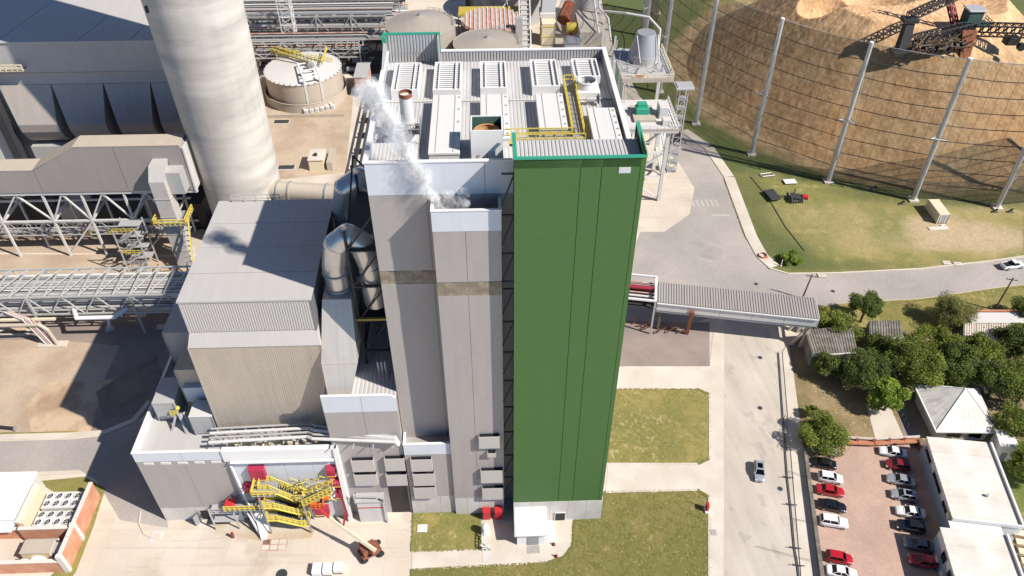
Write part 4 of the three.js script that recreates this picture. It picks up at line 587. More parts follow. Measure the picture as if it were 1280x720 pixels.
// ---------- duct from the chimney and tanks behind ----------
{
  const T = thing('chimney_duct', 'thick tan flanged duct leading from the chimney to the shaded elbow', 'duct', -40, -140, { y: 8 });
  part(T, 'duct', [tube([-52, 13, -143.5], [-30, 13, -140.5], 1.9, 1.9, 28)], M.tan); for (const x of [-45.5, -43, -35]) part(T, 'flange', [tube([x, 13, -142.6 + (x + 45.5) * 0.137], [x + 0.3, 13, -142.56 + (x + 45.5) * 0.137], 2.1, 2.1, 28)], M.steel);
  for (const x of [-47, -34]) part(T, 'saddle', [bx(x - 0.5, 0, -143, x + 0.5, 11.4, -141)], M.grey);
  part(T, 'return', [pipe([[-30, 13, -140.5], [-22, 20, -120], [-21.3, 30, -96]], 1.8, 24)], M.alu);
}
{
  const T = thing('bleach_tank', 'wide round pale tank with yellow railed bridge across its top', 'tank', -52.5, -211.3);
  const [x, z] = [-52.5, -211.3];
  part(T, 'shell', [cyl(x, 0, z, 10.7, 8, 56)], M.tan); part(T, 'bund', [cyl(x, 0, z, 11.6, 2.6, 56, 11.6, true), ring(x, 2.6, z, 11.6, 0.14, 56)], M.tan); part(T, 'roof', [cyl(x, 8, z, 10.9, 1.1, 56, 0.6)], M.pale);
  for (let i = 0; i < 40; i++) { const a = i * 0.157; part(T, 'rim_clip', [cb(x + 10.8 * Math.cos(a), 8.15, z + 10.8 * Math.sin(a), 0.3, 0.3, 0.3, -a)], M.steel); }
  const br = part(T, 'bridge', [bar([x - 10, 9.6, z - 7], [x + 3, 9.6, z + 2], 0.4), bar([x - 9, 9.6, z - 8.4], [x + 4, 9.6, z + 0.6], 0.4)], M.grey);
  part(T, 'handrail', rail([[x - 10, 9.7, z - 7], [x + 3, 9.7, z + 2]], 1.2, 0.09, 1.4), M.yellow, { parent: br }); part(T, 'handrail', rail([[x - 9, 9.7, z - 8.4], [x + 6, 9.7, z + 1.4], [x + 6, 9.7, z - 8]], 1.2, 0.09, 1.4), M.yellow, { parent: br });
  part(T, 'frame', [...[0, 1, 2, 3].map((i) => bar([x + 2.2 + (i % 2) * 4, 0.4, z + 10.4 - (i >> 1) * 0.5 - (i % 2) * 1.6], [x + 2.2 + (i % 2) * 4, 10, z + 10.4 - (i >> 1) * 0.5 - (i % 2) * 1.6], 0.4)), bar([x + 2.2, 10, z + 10.4], [x + 6.2, 10, z + 8.8], 0.4), bar([x - 1, 10, z + 1.5], [x + 2.2, 10, z + 10.4], 0.35), bar([x + 3.5, 10, z + 0.5], [x + 6.2, 10, z + 8.8], 0.35), bar([x + 0.5, 10, z + 5.8], [x + 4.8, 10, z + 4.5], 0.3), bar([x - 1, 10, z + 1.5], [x + 3.5, 10, z + 0.5], 0.3), bar([x + 1.5, 10, z + 8.2], [x + 5.6, 10, z + 7], 0.3)], M.white);
  for (let i = 0; i < 7; i++) part(T, 'handrail', rail([[x - 10 + i * 0.9, 8.7, z - 9.6 + (i % 3) * 1.5], [x - 8 + i * 1.2, 8.9, z - 5 - (i % 2) * 2]], 1.2, 0.08, 1), M.yellow); part(T, 'handrail', rail([[x + 1, 9.2, z - 4], [x + 8, 8.4, z - 3]], 1.1, 0.08, 1.2), M.yellow);
  part(T, 'agitator', [rb(x + 3, 10.2, z + 3, 1.6, 1.4, 1.2, 0.2)], M.steel); part(T, 'hatch', [cyl(x + 1, 8.8, z + 6, 0.5, 0.8, 14)], M.steel);
  const pumps = []; for (let i = 0; i < 6; i++) pumps.push(cyl(x + 1 + i * 1.4, 0, z + 11.4 - i * 0.55, 0.45, 1.6, 12), rb(x + 1.6 + i * 1.4, 0.6, z + 11.8 - i * 0.55, 1, 1.2, 1, 0.1)); part(T, 'pump_row', pumps, M.pale, { kind: 'stuff' });
}
const domed = (label, x, z, r, h, dome, m, m2) => { const T = thing('storage_tank', label, 'tank', x, z); part(T, 'shell', [cyl(x, 0, z, r, h, 56)], m); part(T, 'rim', [ring(x, h, z, r, 0.13, 56)], m2 ?? m); const g = new THREE.CylinderGeometry(0.3, r * 1.005, dome, 56); g.translate(x, h + dome / 2, z); part(T, 'roof', [fin(g)], m2 ?? m); part(T, 'vent', [cyl(x, h + dome - 0.1, z, 0.35, 0.8, 12), bar([x, h + dome, z], [x + 1.6, h + dome - 0.1, z - 0.5], 0.12)], M.steel); part(T, 'handrail', rail(Array.from({ length: 9 }, (_, i) => [x + r * 0.97 * Math.cos(i * 0.2 - 1.4), h, z + r * 0.97 * Math.sin(i * 0.2 - 1.4)]), 1.1, 0.05, 1.6), M.galv); return T; };
domed('big tan cone roofed tank behind the raised corner of the roof', -19.2, -222, 10.1, 16, 2.6, M.tanTank = sheet([0.34, 0.3, 0.255], 71, { roughness: 0.6 }, 0.06, 0.03));
domed('grey cone roofed tank just showing over the back parapet', 0, -213, 9.6, 14, 1.6, M.tanTank);
{ const x = 1.5, z = -233, T = thing('ribbed_tank', 'dark tank with ribbed pink top between the two cone roofed tanks', 'tank', x, z); part(T, 'shell', [cyl(x, 0, z, 9.4, 12, 48)], M.wood); part(T, 'top', [cyl(x, 12, z, 9.4, 0.6, 48, 8.8)], M.paleRust); for (let i = 0; i < 15; i++) part(T, 'rib', [bar([x - 9 + i * 1.3, 12.7, z - Math.sqrt(Math.max(1, 84 - (i * 1.3 - 9) ** 2))], [x - 9 + i * 1.3, 12.7, z + Math.sqrt(Math.max(1, 84 - (i * 1.3 - 9) ** 2))], 0.3)], M.pale); part(T, 'stair_tower', [bx(x + 7, 0, z + 6, x + 9, 16, z + 8)], M.galv); }
domed('large grey tank at the top edge behind the ribbed tank', 10, -268, 11.5, 15, 1, M.grey);
{ // the crowded pipe racks behind
  const mats = [M.pale, M.grey, M.steel, M.dark, M.paleRust, M.alu, M.dark];
  [[-232, -224.5, [5, 9.5], 'brown piped rack directly behind the wide tank', 4], [-246, -237, [5, 9, 12.5], 'middle pipe rack of the crowded group behind the chimney', 2], [-262, -251, [6, 10.5], 'rear pipe rack of the crowded group behind the chimney', 0], [-282, -268, [6, 11, 15], 'farthest pipe rack along the top edge beside the chimney', 5]].forEach(([z1, z0, ys, label, k]) => {
    const T = thing('pipe_rack', label, 'pipe rack', -58, (z0 + z1) / 2), x1 = z0 > -230 ? -38 : z0 > -240 ? -31 : -28, pp = [];
    const n = Math.floor((z0 - z1) / 0.9); ys.forEach((y, j) => { for (let i = 0; i < n; i++) if (hash(i, j, k) > 0.25) pp.push([y + 0.5, z1 + 0.5 + i * 0.9, 0.14 + 0.34 * hash(i, j, k + 7) ** 2, mats[Math.floor(hash(i, j, k + 3) * 7)]]); });
    pipeRack(T, -84, x1, z0, z1, ys, 5.5, pp, { every: 2 });
    part(T, 'handrail', rail([[-84, ys.at(-1), z0], [x1, ys.at(-1), z0]], 1.2, 0.06, 2.6), M.galv);
  });
  const T = thing('lattice_mast', 'leaning white lattice stair tower standing among the pipe racks', 'tower', -60, -232); const L = [];
  for (const [x, z] of [[-61.6, -231], [-58, -231], [-61.6, -234.5], [-58, -234.5]]) part(T, 'leg', [bar([x, 0, z], [x, 22, z], 0.28)], M.pale);
  for (let k = 0; k < 9; k++) { const y = k * 2.45; L.push(bar([-61.6, y, -231], [-58, y + 2.4, -231], 0.16), bar([-58, y, -234.5], [-61.6, y + 2.4, -234.5], 0.16), bar([-58, y, -231], [-58, y + 2.4, -234.5], 0.16), bar([-61.6, y + 2.4, -231], [-58, y + 2.4, -231], 0.18), bar([-58, y + 2.4, -234.5], [-58, y + 2.4, -231], 0.18), bx(-61.6, y + 2.4, -232.4, -58, y + 2.46, -231)); } part(T, 'lattice', L, M.pale, { kind: 'stuff' });
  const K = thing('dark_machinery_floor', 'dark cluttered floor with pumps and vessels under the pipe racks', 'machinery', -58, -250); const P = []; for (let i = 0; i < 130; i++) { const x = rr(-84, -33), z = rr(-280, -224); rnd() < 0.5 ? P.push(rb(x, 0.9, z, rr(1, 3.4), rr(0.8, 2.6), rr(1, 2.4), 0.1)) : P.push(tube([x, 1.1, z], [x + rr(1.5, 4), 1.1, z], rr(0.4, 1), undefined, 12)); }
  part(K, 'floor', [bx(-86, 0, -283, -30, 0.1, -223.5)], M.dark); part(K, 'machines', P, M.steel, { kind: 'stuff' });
  const R = thing('red_gantry', 'small red steel gantry at the end of the pipe racks', 'gantry', -44.37, -236.14), b = base.get(R); for (const dx of [-1.6, 1.6]) for (const dz of [-5, 5]) part(R, 'post', [bar([b[0] + dx, 0, b[2] + dz], [b[0] + dx, 6, b[2] + dz], 0.4)], M.paleRust); part(R, 'beam', [bar([b[0] - 1.6, 6, b[2] - 7], [b[0] - 1.6, 6, b[2] + 7], 0.45), bar([b[0] + 1.6, 6, b[2] - 7], [b[0] + 1.6, 6, b[2] + 7], 0.45), bar([b[0] - 2, 6, b[2]], [b[0] + 2, 6, b[2]], 0.4)], M.paleRust);
}
// plant behind the roof, at the top of the picture
{
  const T = thing('tube_conveyor', 'steep ribbed conveyor climbing behind the back parapet', 'conveyor', 14, -250);
  part(T, 'bed', [bar([11.5, 5, -226], [13, 18, -276], 2.4, 0.5)], M.grey); const s = []; for (let i = 0; i < 22; i++) { const t = i / 21; s.push(bar([9.9 + t * 1.5, 5.6 + 13 * t, -226 - 50 * t], [13 + t * 1.5, 5.6 + 13 * t, -226 - 50 * t], 0.4)); } part(T, 'rib', s, M.pale, { kind: 'stuff' }); for (const x of [9.8, 13.2]) part(T, 'side', [bar([x, 6, -226], [x + 1.5, 19, -276], 0.35)], M.pale); part(T, 'leg', [bar([12, 0, -240], [12, 8.5, -240], 0.5), bar([12.5, 0, -262], [12.5, 14, -262], 0.5)], M.galv);
}
{ const T = thing('grey_hopper', 'tall grey hopper duct leaning above the ribbed conveyor', 'hopper', 22, -262); part(T, 'body', [hexa(rect(17.5, -246, 21.8, -251, 9), rect(20, -262, 26, -270, 24))], M.steel); part(T, 'mouth', [rb(19.5, 8.3, -248, 5, 1.5, 5.6, 0.15)], M.pale); part(T, 'bin', [rb(19.6, 3.8, -245, 4.6, 7.4, 7, 0.3)], M.cream); part(T, 'strap', [bx(17.2, 6.2, -248.6, 22, 6.5, -241.4), bx(17.2, 3, -248.6, 22, 3.3, -241.4)], M.yellow); }
{ const T = thing('rust_drum', 'rust red drum with yellow cover beside the pale silo', 'machine', 27, -248); part(T, 'drum', [tube([25.2, 4, -252], [27.6, 7, -258], 2.2, 1.8, 24)], M.rust); part(T, 'cover', [tube([26, 3.4, -247.5], [29, 3.4, -247.5], 1.6, 1.6, 20), tube([29, 3.4, -247.5], [31.5, 2.4, -247], 1.5, 0.7, 20)], M.yellow); part(T, 'chute', [bar([27.6, 0, -247.5], [27, 8, -256], 0.8)], M.red); }
{ const T = thing('pump_house', 'small pump house with blue grey roof peeping over the parapet', 'shed', 27, -239); part(T, 'wall', [bx(24.6, 0, -241, 29.4, 3.4, -236)], M.band); part(T, 'roof', [hexa(rect(24.2, -235.6, 29.8, -241.4, 3.4), rect(25, -238.2, 29, -238.8, 4.4))], M.steel); part(T, 'door', [bx(26.4, 0.05, -236, 27.5, 2.2, -235.92)], M.white); }
{ const T = thing('pale_silo', 'pale round silo with pipes behind the right roof corner', 'silo', 34.5, -262); part(T, 'shell', [cyl(34, 0, -263, 4.6, 12, 36)], M.pale); part(T, 'roof', [cyl(34, 12, -263, 4.7, 0.8, 36, 4.2), cyl(34, 12.8, -263, 2.4, 0.3, 30)], M.dark); part(T, 'base', [bx(29.5, 0, -258, 37.5, 5, -240)], M.path); part(T, 'pipe', [pipe([[35, 16, -272], [35, 9, -249], [35.2, 5.3, -238]], 0.35)], M.white); part(T, 'pipe', [pipe([[36.5, 16, -272], [36.5, 9, -249], [39, 7, -246], [39.2, 3, -238]], 0.35)], M.white); }
{ const T = thing('yellow_pipe_platform', 'yellow railed pipe platform beyond the cone roofed tanks', 'platform', -1, -250), s = []; part(T, 'deck', [bx(-9, 8, -254, 12, 8.2, -246)], M.yellowDark); part(T, 'handrail', rail([[-9, 8.2, -246], [12, 8.2, -246], [12, 8.2, -254]], 1.2, 0.1, 1.5), M.yellow); for (let i = 0; i < 24; i++) s.push(pipe([[rr(-9, 12), 0, rr(-254, -240)], [rr(-9, 12), rr(4, 11), rr(-254, -242)]], rr(0.1, 0.3), 8)); part(T, 'pipework', s, M.pale, { kind: 'stuff' }); for (const x of [-9, -2, 5, 12]) part(T, 'post', [bar([x, 0, -246], [x, 8, -246], 0.35)], M.dark); part(T, 'vessel', [cyl(-5, 0, -259, 2, 11, 20), cyl(3, 0, -261, 1.6, 13, 20), cyl(8, 0, -259, 1.8, 9, 20)], M.dark); }
{ // things in the yard behind
  const T = thing('electrical_hut', 'small cream hut with racks on the yard behind the filter house', 'hut', -42.71, -172.22), [X, , Z] = base.get(T); part(T, 'wall', [bx(X - 2.6, 0, Z - 3, X + 1, 3, Z + 2)], M.cream); part(T, 'roof', [rb(X - 0.8, 3.1, Z - 0.5, 4, 0.25, 5.4, 0.05)], M.path); part(T, 'rack', [bx(X + 1.8, 0, Z - 5, X + 3.2, 2.4, Z + 2)], M.tan); part(T, 'vent', [rb(X - 1, 3.5, Z, 0.8, 0.6, 0.8, 0.05)], M.dark);
  const D = thing('skip_container', 'dark skip with rusty load beside the chimney duct', 'skip', -50.35, -159), [x, , z] = base.get(D); part(D, 'body', [hexa(rect(x - 2, z + 1.4, x + 2, z - 1.4, 0.2), rect(x - 2.6, z + 1.6, x + 2.6, z - 1.6, 2))], M.dark); part(D, 'load', [rb(x, 1.9, z, 4.2, 0.5, 2.4, 0.15)], M.rust);
  for (const [px, pz, l] of [[-57.09, -195.38, 'dark floor grating at the back of the brown yard'], [-51.58, -172.14, 'dark floor grating nearer the cream hut']]) { const K = thing('floor_grating', l, 'grating', px, pz); part(K, 'grate', [bx(px - 2, 0.02, pz - 0.9, px + 2, 0.05, pz + 0.9)], M.dark); part(K, 'frame', [bx(px - 2.2, 0.008, pz - 1.1, px + 2.2, 0.018, pz + 1.1)], M.plinth); }
  const W = thing('yard_wall', 'low tan wall along the back edge of the brown yard', 'wall', -50, -197.5); for (let i = 0; i < 8; i++) part(W, 'wall_bay', [bx(-64 + i * 3, 0, -197.7, -61.03 + i * 3, 1, -197.3)], M.tan); 
  const C = thing('cable_ladder', 'dark cable ladder and pipes running back along the left side of the boiler building', 'pipes', -28, -165); for (let i = 0; i < 6; i++) part(C, 'pipe', [tube([-34 + i * 0.9, 2 + (i % 2), -120], [-34.5 + i * 0.9, 2 + (i % 2), -212], 0.28)], [M.steel, M.dark, M.pale][i % 3]); for (let i = 0; i < 12; i++) part(C, 'sleeper', [bx(-35, 0, -122 - i * 8, -28, 1.6, -121.5 - i * 8)], M.dark);
  const B = thing('brown_cabin', 'brown steel cabin on legs between the tank and the boiler building', 'cabin', -36.5, -214); part(B, 'body', [bx(-38, 2, -218, -34.5, 6, -209)], M.paleRust); part(B, 'leg', [bar([-38, 0, -209.2], [-38, 2, -209.2], 0.3), bar([-34.7, 0, -209.2], [-34.7, 2, -209.2], 0.3)], M.dark); part(B, 'roof', [bx(-38.2, 6, -218.2, -34.3, 6.2, -208.8)], M.grey);
}

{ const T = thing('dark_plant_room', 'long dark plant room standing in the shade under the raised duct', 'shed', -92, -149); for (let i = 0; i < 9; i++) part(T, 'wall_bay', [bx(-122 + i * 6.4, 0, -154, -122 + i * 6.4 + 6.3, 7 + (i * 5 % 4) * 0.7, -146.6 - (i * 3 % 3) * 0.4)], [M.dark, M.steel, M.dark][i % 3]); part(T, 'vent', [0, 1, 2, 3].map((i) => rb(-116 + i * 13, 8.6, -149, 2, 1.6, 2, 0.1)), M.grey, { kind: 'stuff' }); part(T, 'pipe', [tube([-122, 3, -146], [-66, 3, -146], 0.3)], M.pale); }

// ---------- wood chip pile, stacker, wind fence ----------
const noise = new ImprovedNoise();
const fr = (x, y, z) => noise.noise(x, y, z) + 0.5 * noise.noise(x * 2.1, y * 2.1, z * 2.1) + 0.25 * noise.noise(x * 4.3, y * 4.3, z * 4.3);
const PX = 112, PZ = -222, pits = [[88.66, -218.78, 8, 10], [102.64, -224.44, 14, 6], [124.55, -217.86, 13, 3]];
function pileH(x, z) {
  const a = Math.atan2(z - PZ, x - PX), r = Math.hypot(x - PX, z - PZ), R = 58.6 + 1.6 * fr(Math.cos(a) * 2, Math.sin(a) * 2, 3);
  let h = Math.min((R - r) * 0.75, 25 + (R - r - 33) * 0.06);
  for (const [px, pz, pr, d] of pits) { const q = Math.hypot(x - px, z - pz) / pr; if (q < 1) h -= d * Math.pow(1 - q * q, 1.2); }
  h += 0.4 * fr(x / 13, 1, z / 13) + 0.15 * fr(x / 1.1, 4, z / 1.1) + 0.12 * Math.abs(fr(Math.cos(a) * 30, r / 16, Math.sin(a) * 30));
  return h;
}
{
  const chips = tex(1024, 1024, (u, v) => { const f = clamp((fbm(u, v, 24, 24, 81, 5) - 0.5) * 2.6 + 0.5), g = vn(u, v, 330, 330, 83), q = clamp((fbm(u, v, 46, 46, 85, 3) - 0.52) * 5); return scl(mixc(mixc([0.54, 0.385, 0.235], [0.4, 0.265, 0.15], f), [0.64, 0.5, 0.35], q * 0.5), 0.72 + 0.5 * g); }, 30, 30);
  M.chips = std({ map: chips, roughness: 1 });
  const rings = 170, seg = 560, pos = [], idx = [], col = [];
  for (let i = 0; i <= rings; i++) for (let j = 0; j < seg; j++) {
    const a = j / seg * Math.PI * 2, r = 60 * i / rings, x = PX + r * Math.cos(a), z = PZ + r * Math.sin(a), y = i === rings ? 0.05 : Math.max(0.05, pileH(x, z));
    pos.push(x, y, z); const k = clamp(0.5 + 0.55 * fr(x / 14, 2, z / 14)), side = clamp((r - 24) / 9), f = clamp(0.3 + fr(x / 17, 9, z / 17)) * side;   // net's darkening put into the grey-brown flank colour, top kept pale
    col.push(...mixc(mixc([1.38, 1.22, 1.08], [1.18, 1.04, 0.9], k), mixc([0.8, 0.78, 0.68], [0.95, 0.78, 0.6], f), side * 0.85));
    if (i < rings) { const p = i * seg + j, q = i * seg + (j + 1) % seg; idx.push(p, q, p + seg, q, q + seg, p + seg); }
  }
  const g = new THREE.BufferGeometry(); g.setAttribute('position', new THREE.Float32BufferAttribute(pos, 3)); g.setAttribute('color', new THREE.Float32BufferAttribute(col, 3)); g.setIndex(idx); g.computeVertexNormals();
  const m = M.chips.clone(); m.vertexColors = true;
  const o = new THREE.Mesh(fin(g), m); o.name = 'wood_chip_pile'; o.castShadow = o.receiveShadow = true; scene.add(o); o.userData = { kind: 'stuff', label: 'huge round pile of tan wood chips inside the wind fence', category: 'wood chips' };
}
{ // stacker standing on the pile
  const [x, z] = [109.91, -190.26], y = 22.5, T = thing('chip_stacker', 'dark stacker machine with lattice boom standing on the chip pile', 'machine', x, z, { rot: 0, y });
  const lat = (p, q, w, n, m) => { const o = []; const a = V(...p), b = V(...q), d = b.clone().sub(a), s = V(-d.z, 0, d.x).normalize().multiplyScalar(w / 2), u = V(0, w, 0), P = (t, i, j) => { const v = a.clone().addScaledVector(d, t).addScaledVector(s, i).addScaledVector(u, j); return [v.x, v.y, v.z]; }; for (const i of [-1, 1]) for (const j of [0, 1]) o.push(bar(P(0, i, j), P(1, i, j), 0.3)); for (let k = 0; k < n; k++) { const t = k / n, t2 = (k + 1) / n; for (const i of [-1, 1]) { o.push(bar(P(t, i, 0), P(t2, i, 1), 0.18), bar(P(t, i, 0), P(t, i, 1), 0.18)); } o.push(bar(P(t, -1, 1), P(t2, 1, 1), 0.16), bar(P(t, -1, 0), P(t2, 1, 0), 0.16), bar(P(t, -1, 1), P(t, 1, 1), 0.18)); } return o; };
  part(T, 'column', [hexa(rect(x - 12.5, z + 1.5, x - 9.5, z - 1, y - 2), rect(x - 11.3, z - 1, x - 9.3, z - 3, y + 6.5)), bx(x - 12.3, y + 6.3, z - 3.4, x - 8.6, y + 7.2, z - 0.6)], M.dark);
  part(T, 'foot', [rb(x - 11.5, y - 0.6, z + 0.6, 4.6, 1.2, 3.4, 0.2)], M.dark);
  part(T, 'boom', lat([x - 11, y + 6.5, z - 2], [x + 2, y + 11, z - 6], 1.8, 9), M.dark); part(T, 'boom', lat([x - 9, y + 1, z - 0.5], [x + 8, y + 3.4, z - 4.5], 2, 11), M.dark);
  part(T, 'mast', lat([x + 4, y + 2, z - 5], [x - 1, y + 14, z - 12], 1.6, 8), M.darkRed);
  part(T, 'tail_frame', lat([x + 8, y + 2, z - 4.5], [x + 20, y + 3, z - 1], 2.6, 7), M.dark); part(T, 'counterweight', [rb(x + 17.5, y + 1.2, z - 2.5, 3.4, 2, 2.4, 0.2)], M.dark); part(T, 'wheel', [tube([x + 19, y + 0.6, z - 0.4], [x + 19, y + 0.6, z + 0.6], 1, 1, 16)], M.rubber);
  part(T, 'cab', [rb(x + 7.2, y + 6, z - 6, 3.8, 3.6, 3.6, 0.2)], M.machineGreen); part(T, 'cab_roof', [rb(x + 7.2, y + 8, z - 6, 4.4, 0.4, 4.2, 0.1)], M.galv); part(T, 'platform', [bx(x + 4, y + 4, z - 8, x + 12, y + 4.2, z - 3.6)], M.machineGreen); part(T, 'handrail', rail([[x + 4, y + 4.2, z - 3.6], [x + 12, y + 4.2, z - 3.6], [x + 12, y + 4.2, z - 8]], 1.2, 0.07, 1.4), M.machineGreen);
  part(T, 'chute', [hexa(rect(x + 4.6, z + 0.4, x + 7, z - 1.6, y - 2.6), rect(x + 4.2, z - 2.4, x + 8, z - 5, y + 3.6))], M.rust);
  const s = []; for (let i = 0; i < 110; i++) { const t = rnd(), a = x - 9 + t * 14, c = z + 1.2 - t * 3 + rr(-1.6, 1.6), b = y - 0.6 + rr(0, 2.4); s.push(bar([a, b, c], [a + rr(-3.4, 3.4), b + rr(-0.6, 2.4), c + rr(-2, 2)], rr(0.14, 0.36))); } part(T, 'drag_chain', s, M.wood, { kind: 'stuff' });
  for (let i = 0; i < 7; i++) part(T, 'drum', [tube([x - 6 + i * 1.7, y + 0.3, z + 0.9 - i * 0.35], [x - 5.2 + i * 1.7, y + 0.3, z + 0.8 - i * 0.35], 1.05, 1.05, 12)], M.dark);
}
{
  const cx = 118, cz = -230, R = 77.5, H = 36, A = [151, 165.5, 180, 194.7, 209.3, 223.8, 239, 253.5, 267.5, 282, 296.5].map((d) => d * Math.PI / 180);
  const at = (a, r) => [cx + r * Math.cos(a), cz - r * Math.sin(a)];
  const T = thing('wind_fence', 'tall netted wind fence on steel poles round the chip pile', 'fence', ...at(A[6], R), { rot: 0 });
  const net = std({ color: new THREE.Color().setRGB(0.1, 0.085, 0.045), roughness: 1, transparent: true, opacity: 0.44 });
  for (const a of A) {
    const [x, z] = at(a, R), ox = Math.cos(a), oz = -Math.sin(a), tx = oz, tz = -ox;
    const p = part(T, 'pole', [tube([x, 0, z], [x, H, z], 0.62, 0.46, 14)], M.galv);
    part(T, 'pole_cap', [cyl(x, H, z, 0.46, 0.25, 14)], M.white, { parent: p }); part(T, 'base_plate', [cb(x, 0.3, z, 2.2, 0.45, 2.2), ...[-0.8, 0.8].map((d) => cyl(x + d, 0.5, z, 0.1, 0.4, 8))], M.path, { parent: p });
    part(T, 'spreader', [bar([x - tx * 1.7 + ox * 1.5, 17.5, z - tz * 1.7 + oz * 1.5], [x + tx * 1.7 + ox * 1.5, 17.5, z + tz * 1.7 + oz * 1.5], 0.16), bar([x, 17.5, z], [x - tx * 1.7 + ox * 1.5, 17.5, z - tz * 1.7 + oz * 1.5], 0.16), bar([x, 17.5, z], [x + tx * 1.7 + ox * 1.5, 17.5, z + tz * 1.7 + oz * 1.5], 0.16)], M.pale, { parent: p });
    for (const s of [-1, 1]) { const e = [x + s * tx * 1.7 + ox * 1.5, 17.5, z + s * tz * 1.7 + oz * 1.5]; part(T, 'stay', [bar([x, H - 1, z], e, 0.08), bar(e, [x, 3, z], 0.07)], M.galv, { parent: p }); }
    part(T, 'ladder', [bar([x + ox * 0.7 - tx * 0.2, 2, z + oz * 0.7], [x + ox * 0.6 - tx * 0.2, H, z + oz * 0.6], 0.07), bar([x + ox * 0.7 + tx * 0.2, 2, z + oz * 0.7], [x + ox * 0.6 + tx * 0.2, H, z + oz * 0.6], 0.07)], M.steel, { parent: p });
  }
  for (let i = 0; i + 1 < A.length; i++) {
    const n = 8, rows = 9, pts = [];
    for (let k = 0; k <= n; k++) { const t = k / n, [x0, z0] = at(A[i], R - 0.7), [x1, z1] = at(A[i + 1], R - 0.7), bow = 4 * t * (1 - t) * 0.9; pts.push([lerp(x0, x1, t) + Math.cos((A[i] + A[i + 1]) / 2) * -bow, lerp(z0, z1, t) + Math.sin((A[i] + A[i + 1]) / 2) * bow, 4 * t * (1 - t)]); }
    const q = []; for (let k = 0; k < n; k++) { const [a, b] = [pts[k], pts[k + 1]], top = (p) => H - 0.3 - p[2] * 0.8; q.push(a[0], 0.3, a[1], b[0], 0.3, b[1], b[0], top(b), b[1], a[0], 0.3, a[1], b[0], top(b), b[1], a[0], top(a), a[1]); }
    const g = new THREE.BufferGeometry(); g.setAttribute('position', new THREE.Float32BufferAttribute(q, 3)); g.computeVertexNormals();
    part(T, 'net', [fin(g)], net);
    for (let k = 1; k < n; k++) part(T, 'net_seam', [bar([pts[k][0], 0.4, pts[k][1]], [pts[k][0], H - 0.4 - pts[k][2] * 0.8, pts[k][1]], 0.035)], M.dark);
    for (let r = 0; r <= rows; r++) { const c = []; for (let k = 0; k < n; k++) { const y = (p) => lerp(0.4, H - 0.3 - p[2] * 0.8, r / rows) - (r > 0 && r < rows ? p[2] * 0.35 : 0); c.push(bar([pts[k][0], y(pts[k]), pts[k][1]], [pts[k + 1][0], y(pts[k + 1]), pts[k + 1][1]], r === rows ? 0.1 : 0.13)); } part(T, 'cable', c, r === rows ? M.steel : M.dark); }
  }
}
// ---------- things on the open grass ----------
// ---------- things on the open grass ----------
{
  const x = 98.9, z = -149.3, T = thing('site_container', 'cream box container standing alone on the dry grass', 'container', x, z, { rot: 0.04, frame: 0, y: 0.12 }), b = base.get(T), w = 1.25, l = 3.05, y = 0.12, X = b[0], Z = b[2];
  part(T, 'body', [corr([X - w, y + 0.15, Z + l], [0, 0, -2 * l], [0, 2.3, 0], 0.3, -0.04), corr([X + w, y + 0.15, Z - l], [0, 0, 2 * l], [0, 2.3, 0], 0.3, -0.04), bx(X - w + 0.06, y + 0.1, Z - l + 0.06, X + w - 0.06, y + 2.5, Z + l - 0.06)], M.cream);
  for (let i = 0; i < 5; i++) part(T, 'roof_panel', [bx(X - w + 0.02, y + 2.5, Z - l + i * 1.22 + 0.02, X + w - 0.02, y + 2.6, Z - l + i * 1.22 + 1.2)], M.cream);
  for (const s of [-1, 1]) part(T, 'door', [bx(X + s * 0.62 - 0.58, y + 0.2, Z + l - 0.06, X + s * 0.62 + 0.58, y + 2.45, Z + l + 0.02)], M.pale);
  part(T, 'lock_rod', [-0.9, -0.3, 0.3, 0.9].map((d) => bar([X + d, y + 0.2, Z + l + 0.06], [X + d, y + 2.4, Z + l + 0.06], 0.06)), M.steel); part(T, 'corner_post', [[-w, -l], [w, -l], [-w, l], [w, l]].map(([a, c]) => bar([X + a, y, Z + c], [X + a, y + 2.65, Z + c], 0.16)), M.cream);
  const S = thing('concrete_step', 'pale broken concrete slab in front of the cream container', 'slab', 97.6, -144.4, { rot: 0.1, frame: 0, y: 0.12 }), c = base.get(S); part(S, 'slab', [cb(c[0], 0.2, c[2], 4.6, 0.16, 1.2)], M.path); part(S, 'piece', [cb(c[0] + 1.6, 0.22, c[2] - 1, 1.3, 0.18, 0.6, 0.3)], M.path);
}
{ const T = thing('loose_sheet', 'white sheet lying on the grass near the fence', 'sheet', 68.5, -163.1, { rot: 0.1, frame: 0, y: 0.12 }), b = base.get(T); part(T, 'sheet', [cb(b[0], 0.55, b[2], 3, 0.08, 1.9)], M.white); part(T, 'trestle', [cb(b[0] - 1.2, 0.3, b[2], 0.15, 0.45, 1.6), cb(b[0] + 1.2, 0.3, b[2], 0.15, 0.45, 1.6)], M.wood); }
{ const T = thing('metal_frame', 'grey tubular frame lying by the fence left of the white sheet', 'frame', 63.56, -166.31, { rot: 0.2, frame: 0, y: 0.12 }), b = base.get(T); part(T, 'tube', [pipe([[b[0] - 1.5, 0.4, b[2] - 0.6], [b[0] + 1.5, 0.4, b[2] - 0.6], [b[0] + 1.8, 0.4, b[2] + 0.6], [b[0] - 1.4, 0.4, b[2] + 0.6], [b[0] - 1.5, 0.4, b[2] - 0.6]], 0.12)], M.galv); part(T, 'rung', [-0.7, 0, 0.7].map((d) => bar([b[0] + d, 0.4, b[2] - 0.6], [b[0] + d, 0.4, b[2] + 0.6], 0.08)), M.galv); }
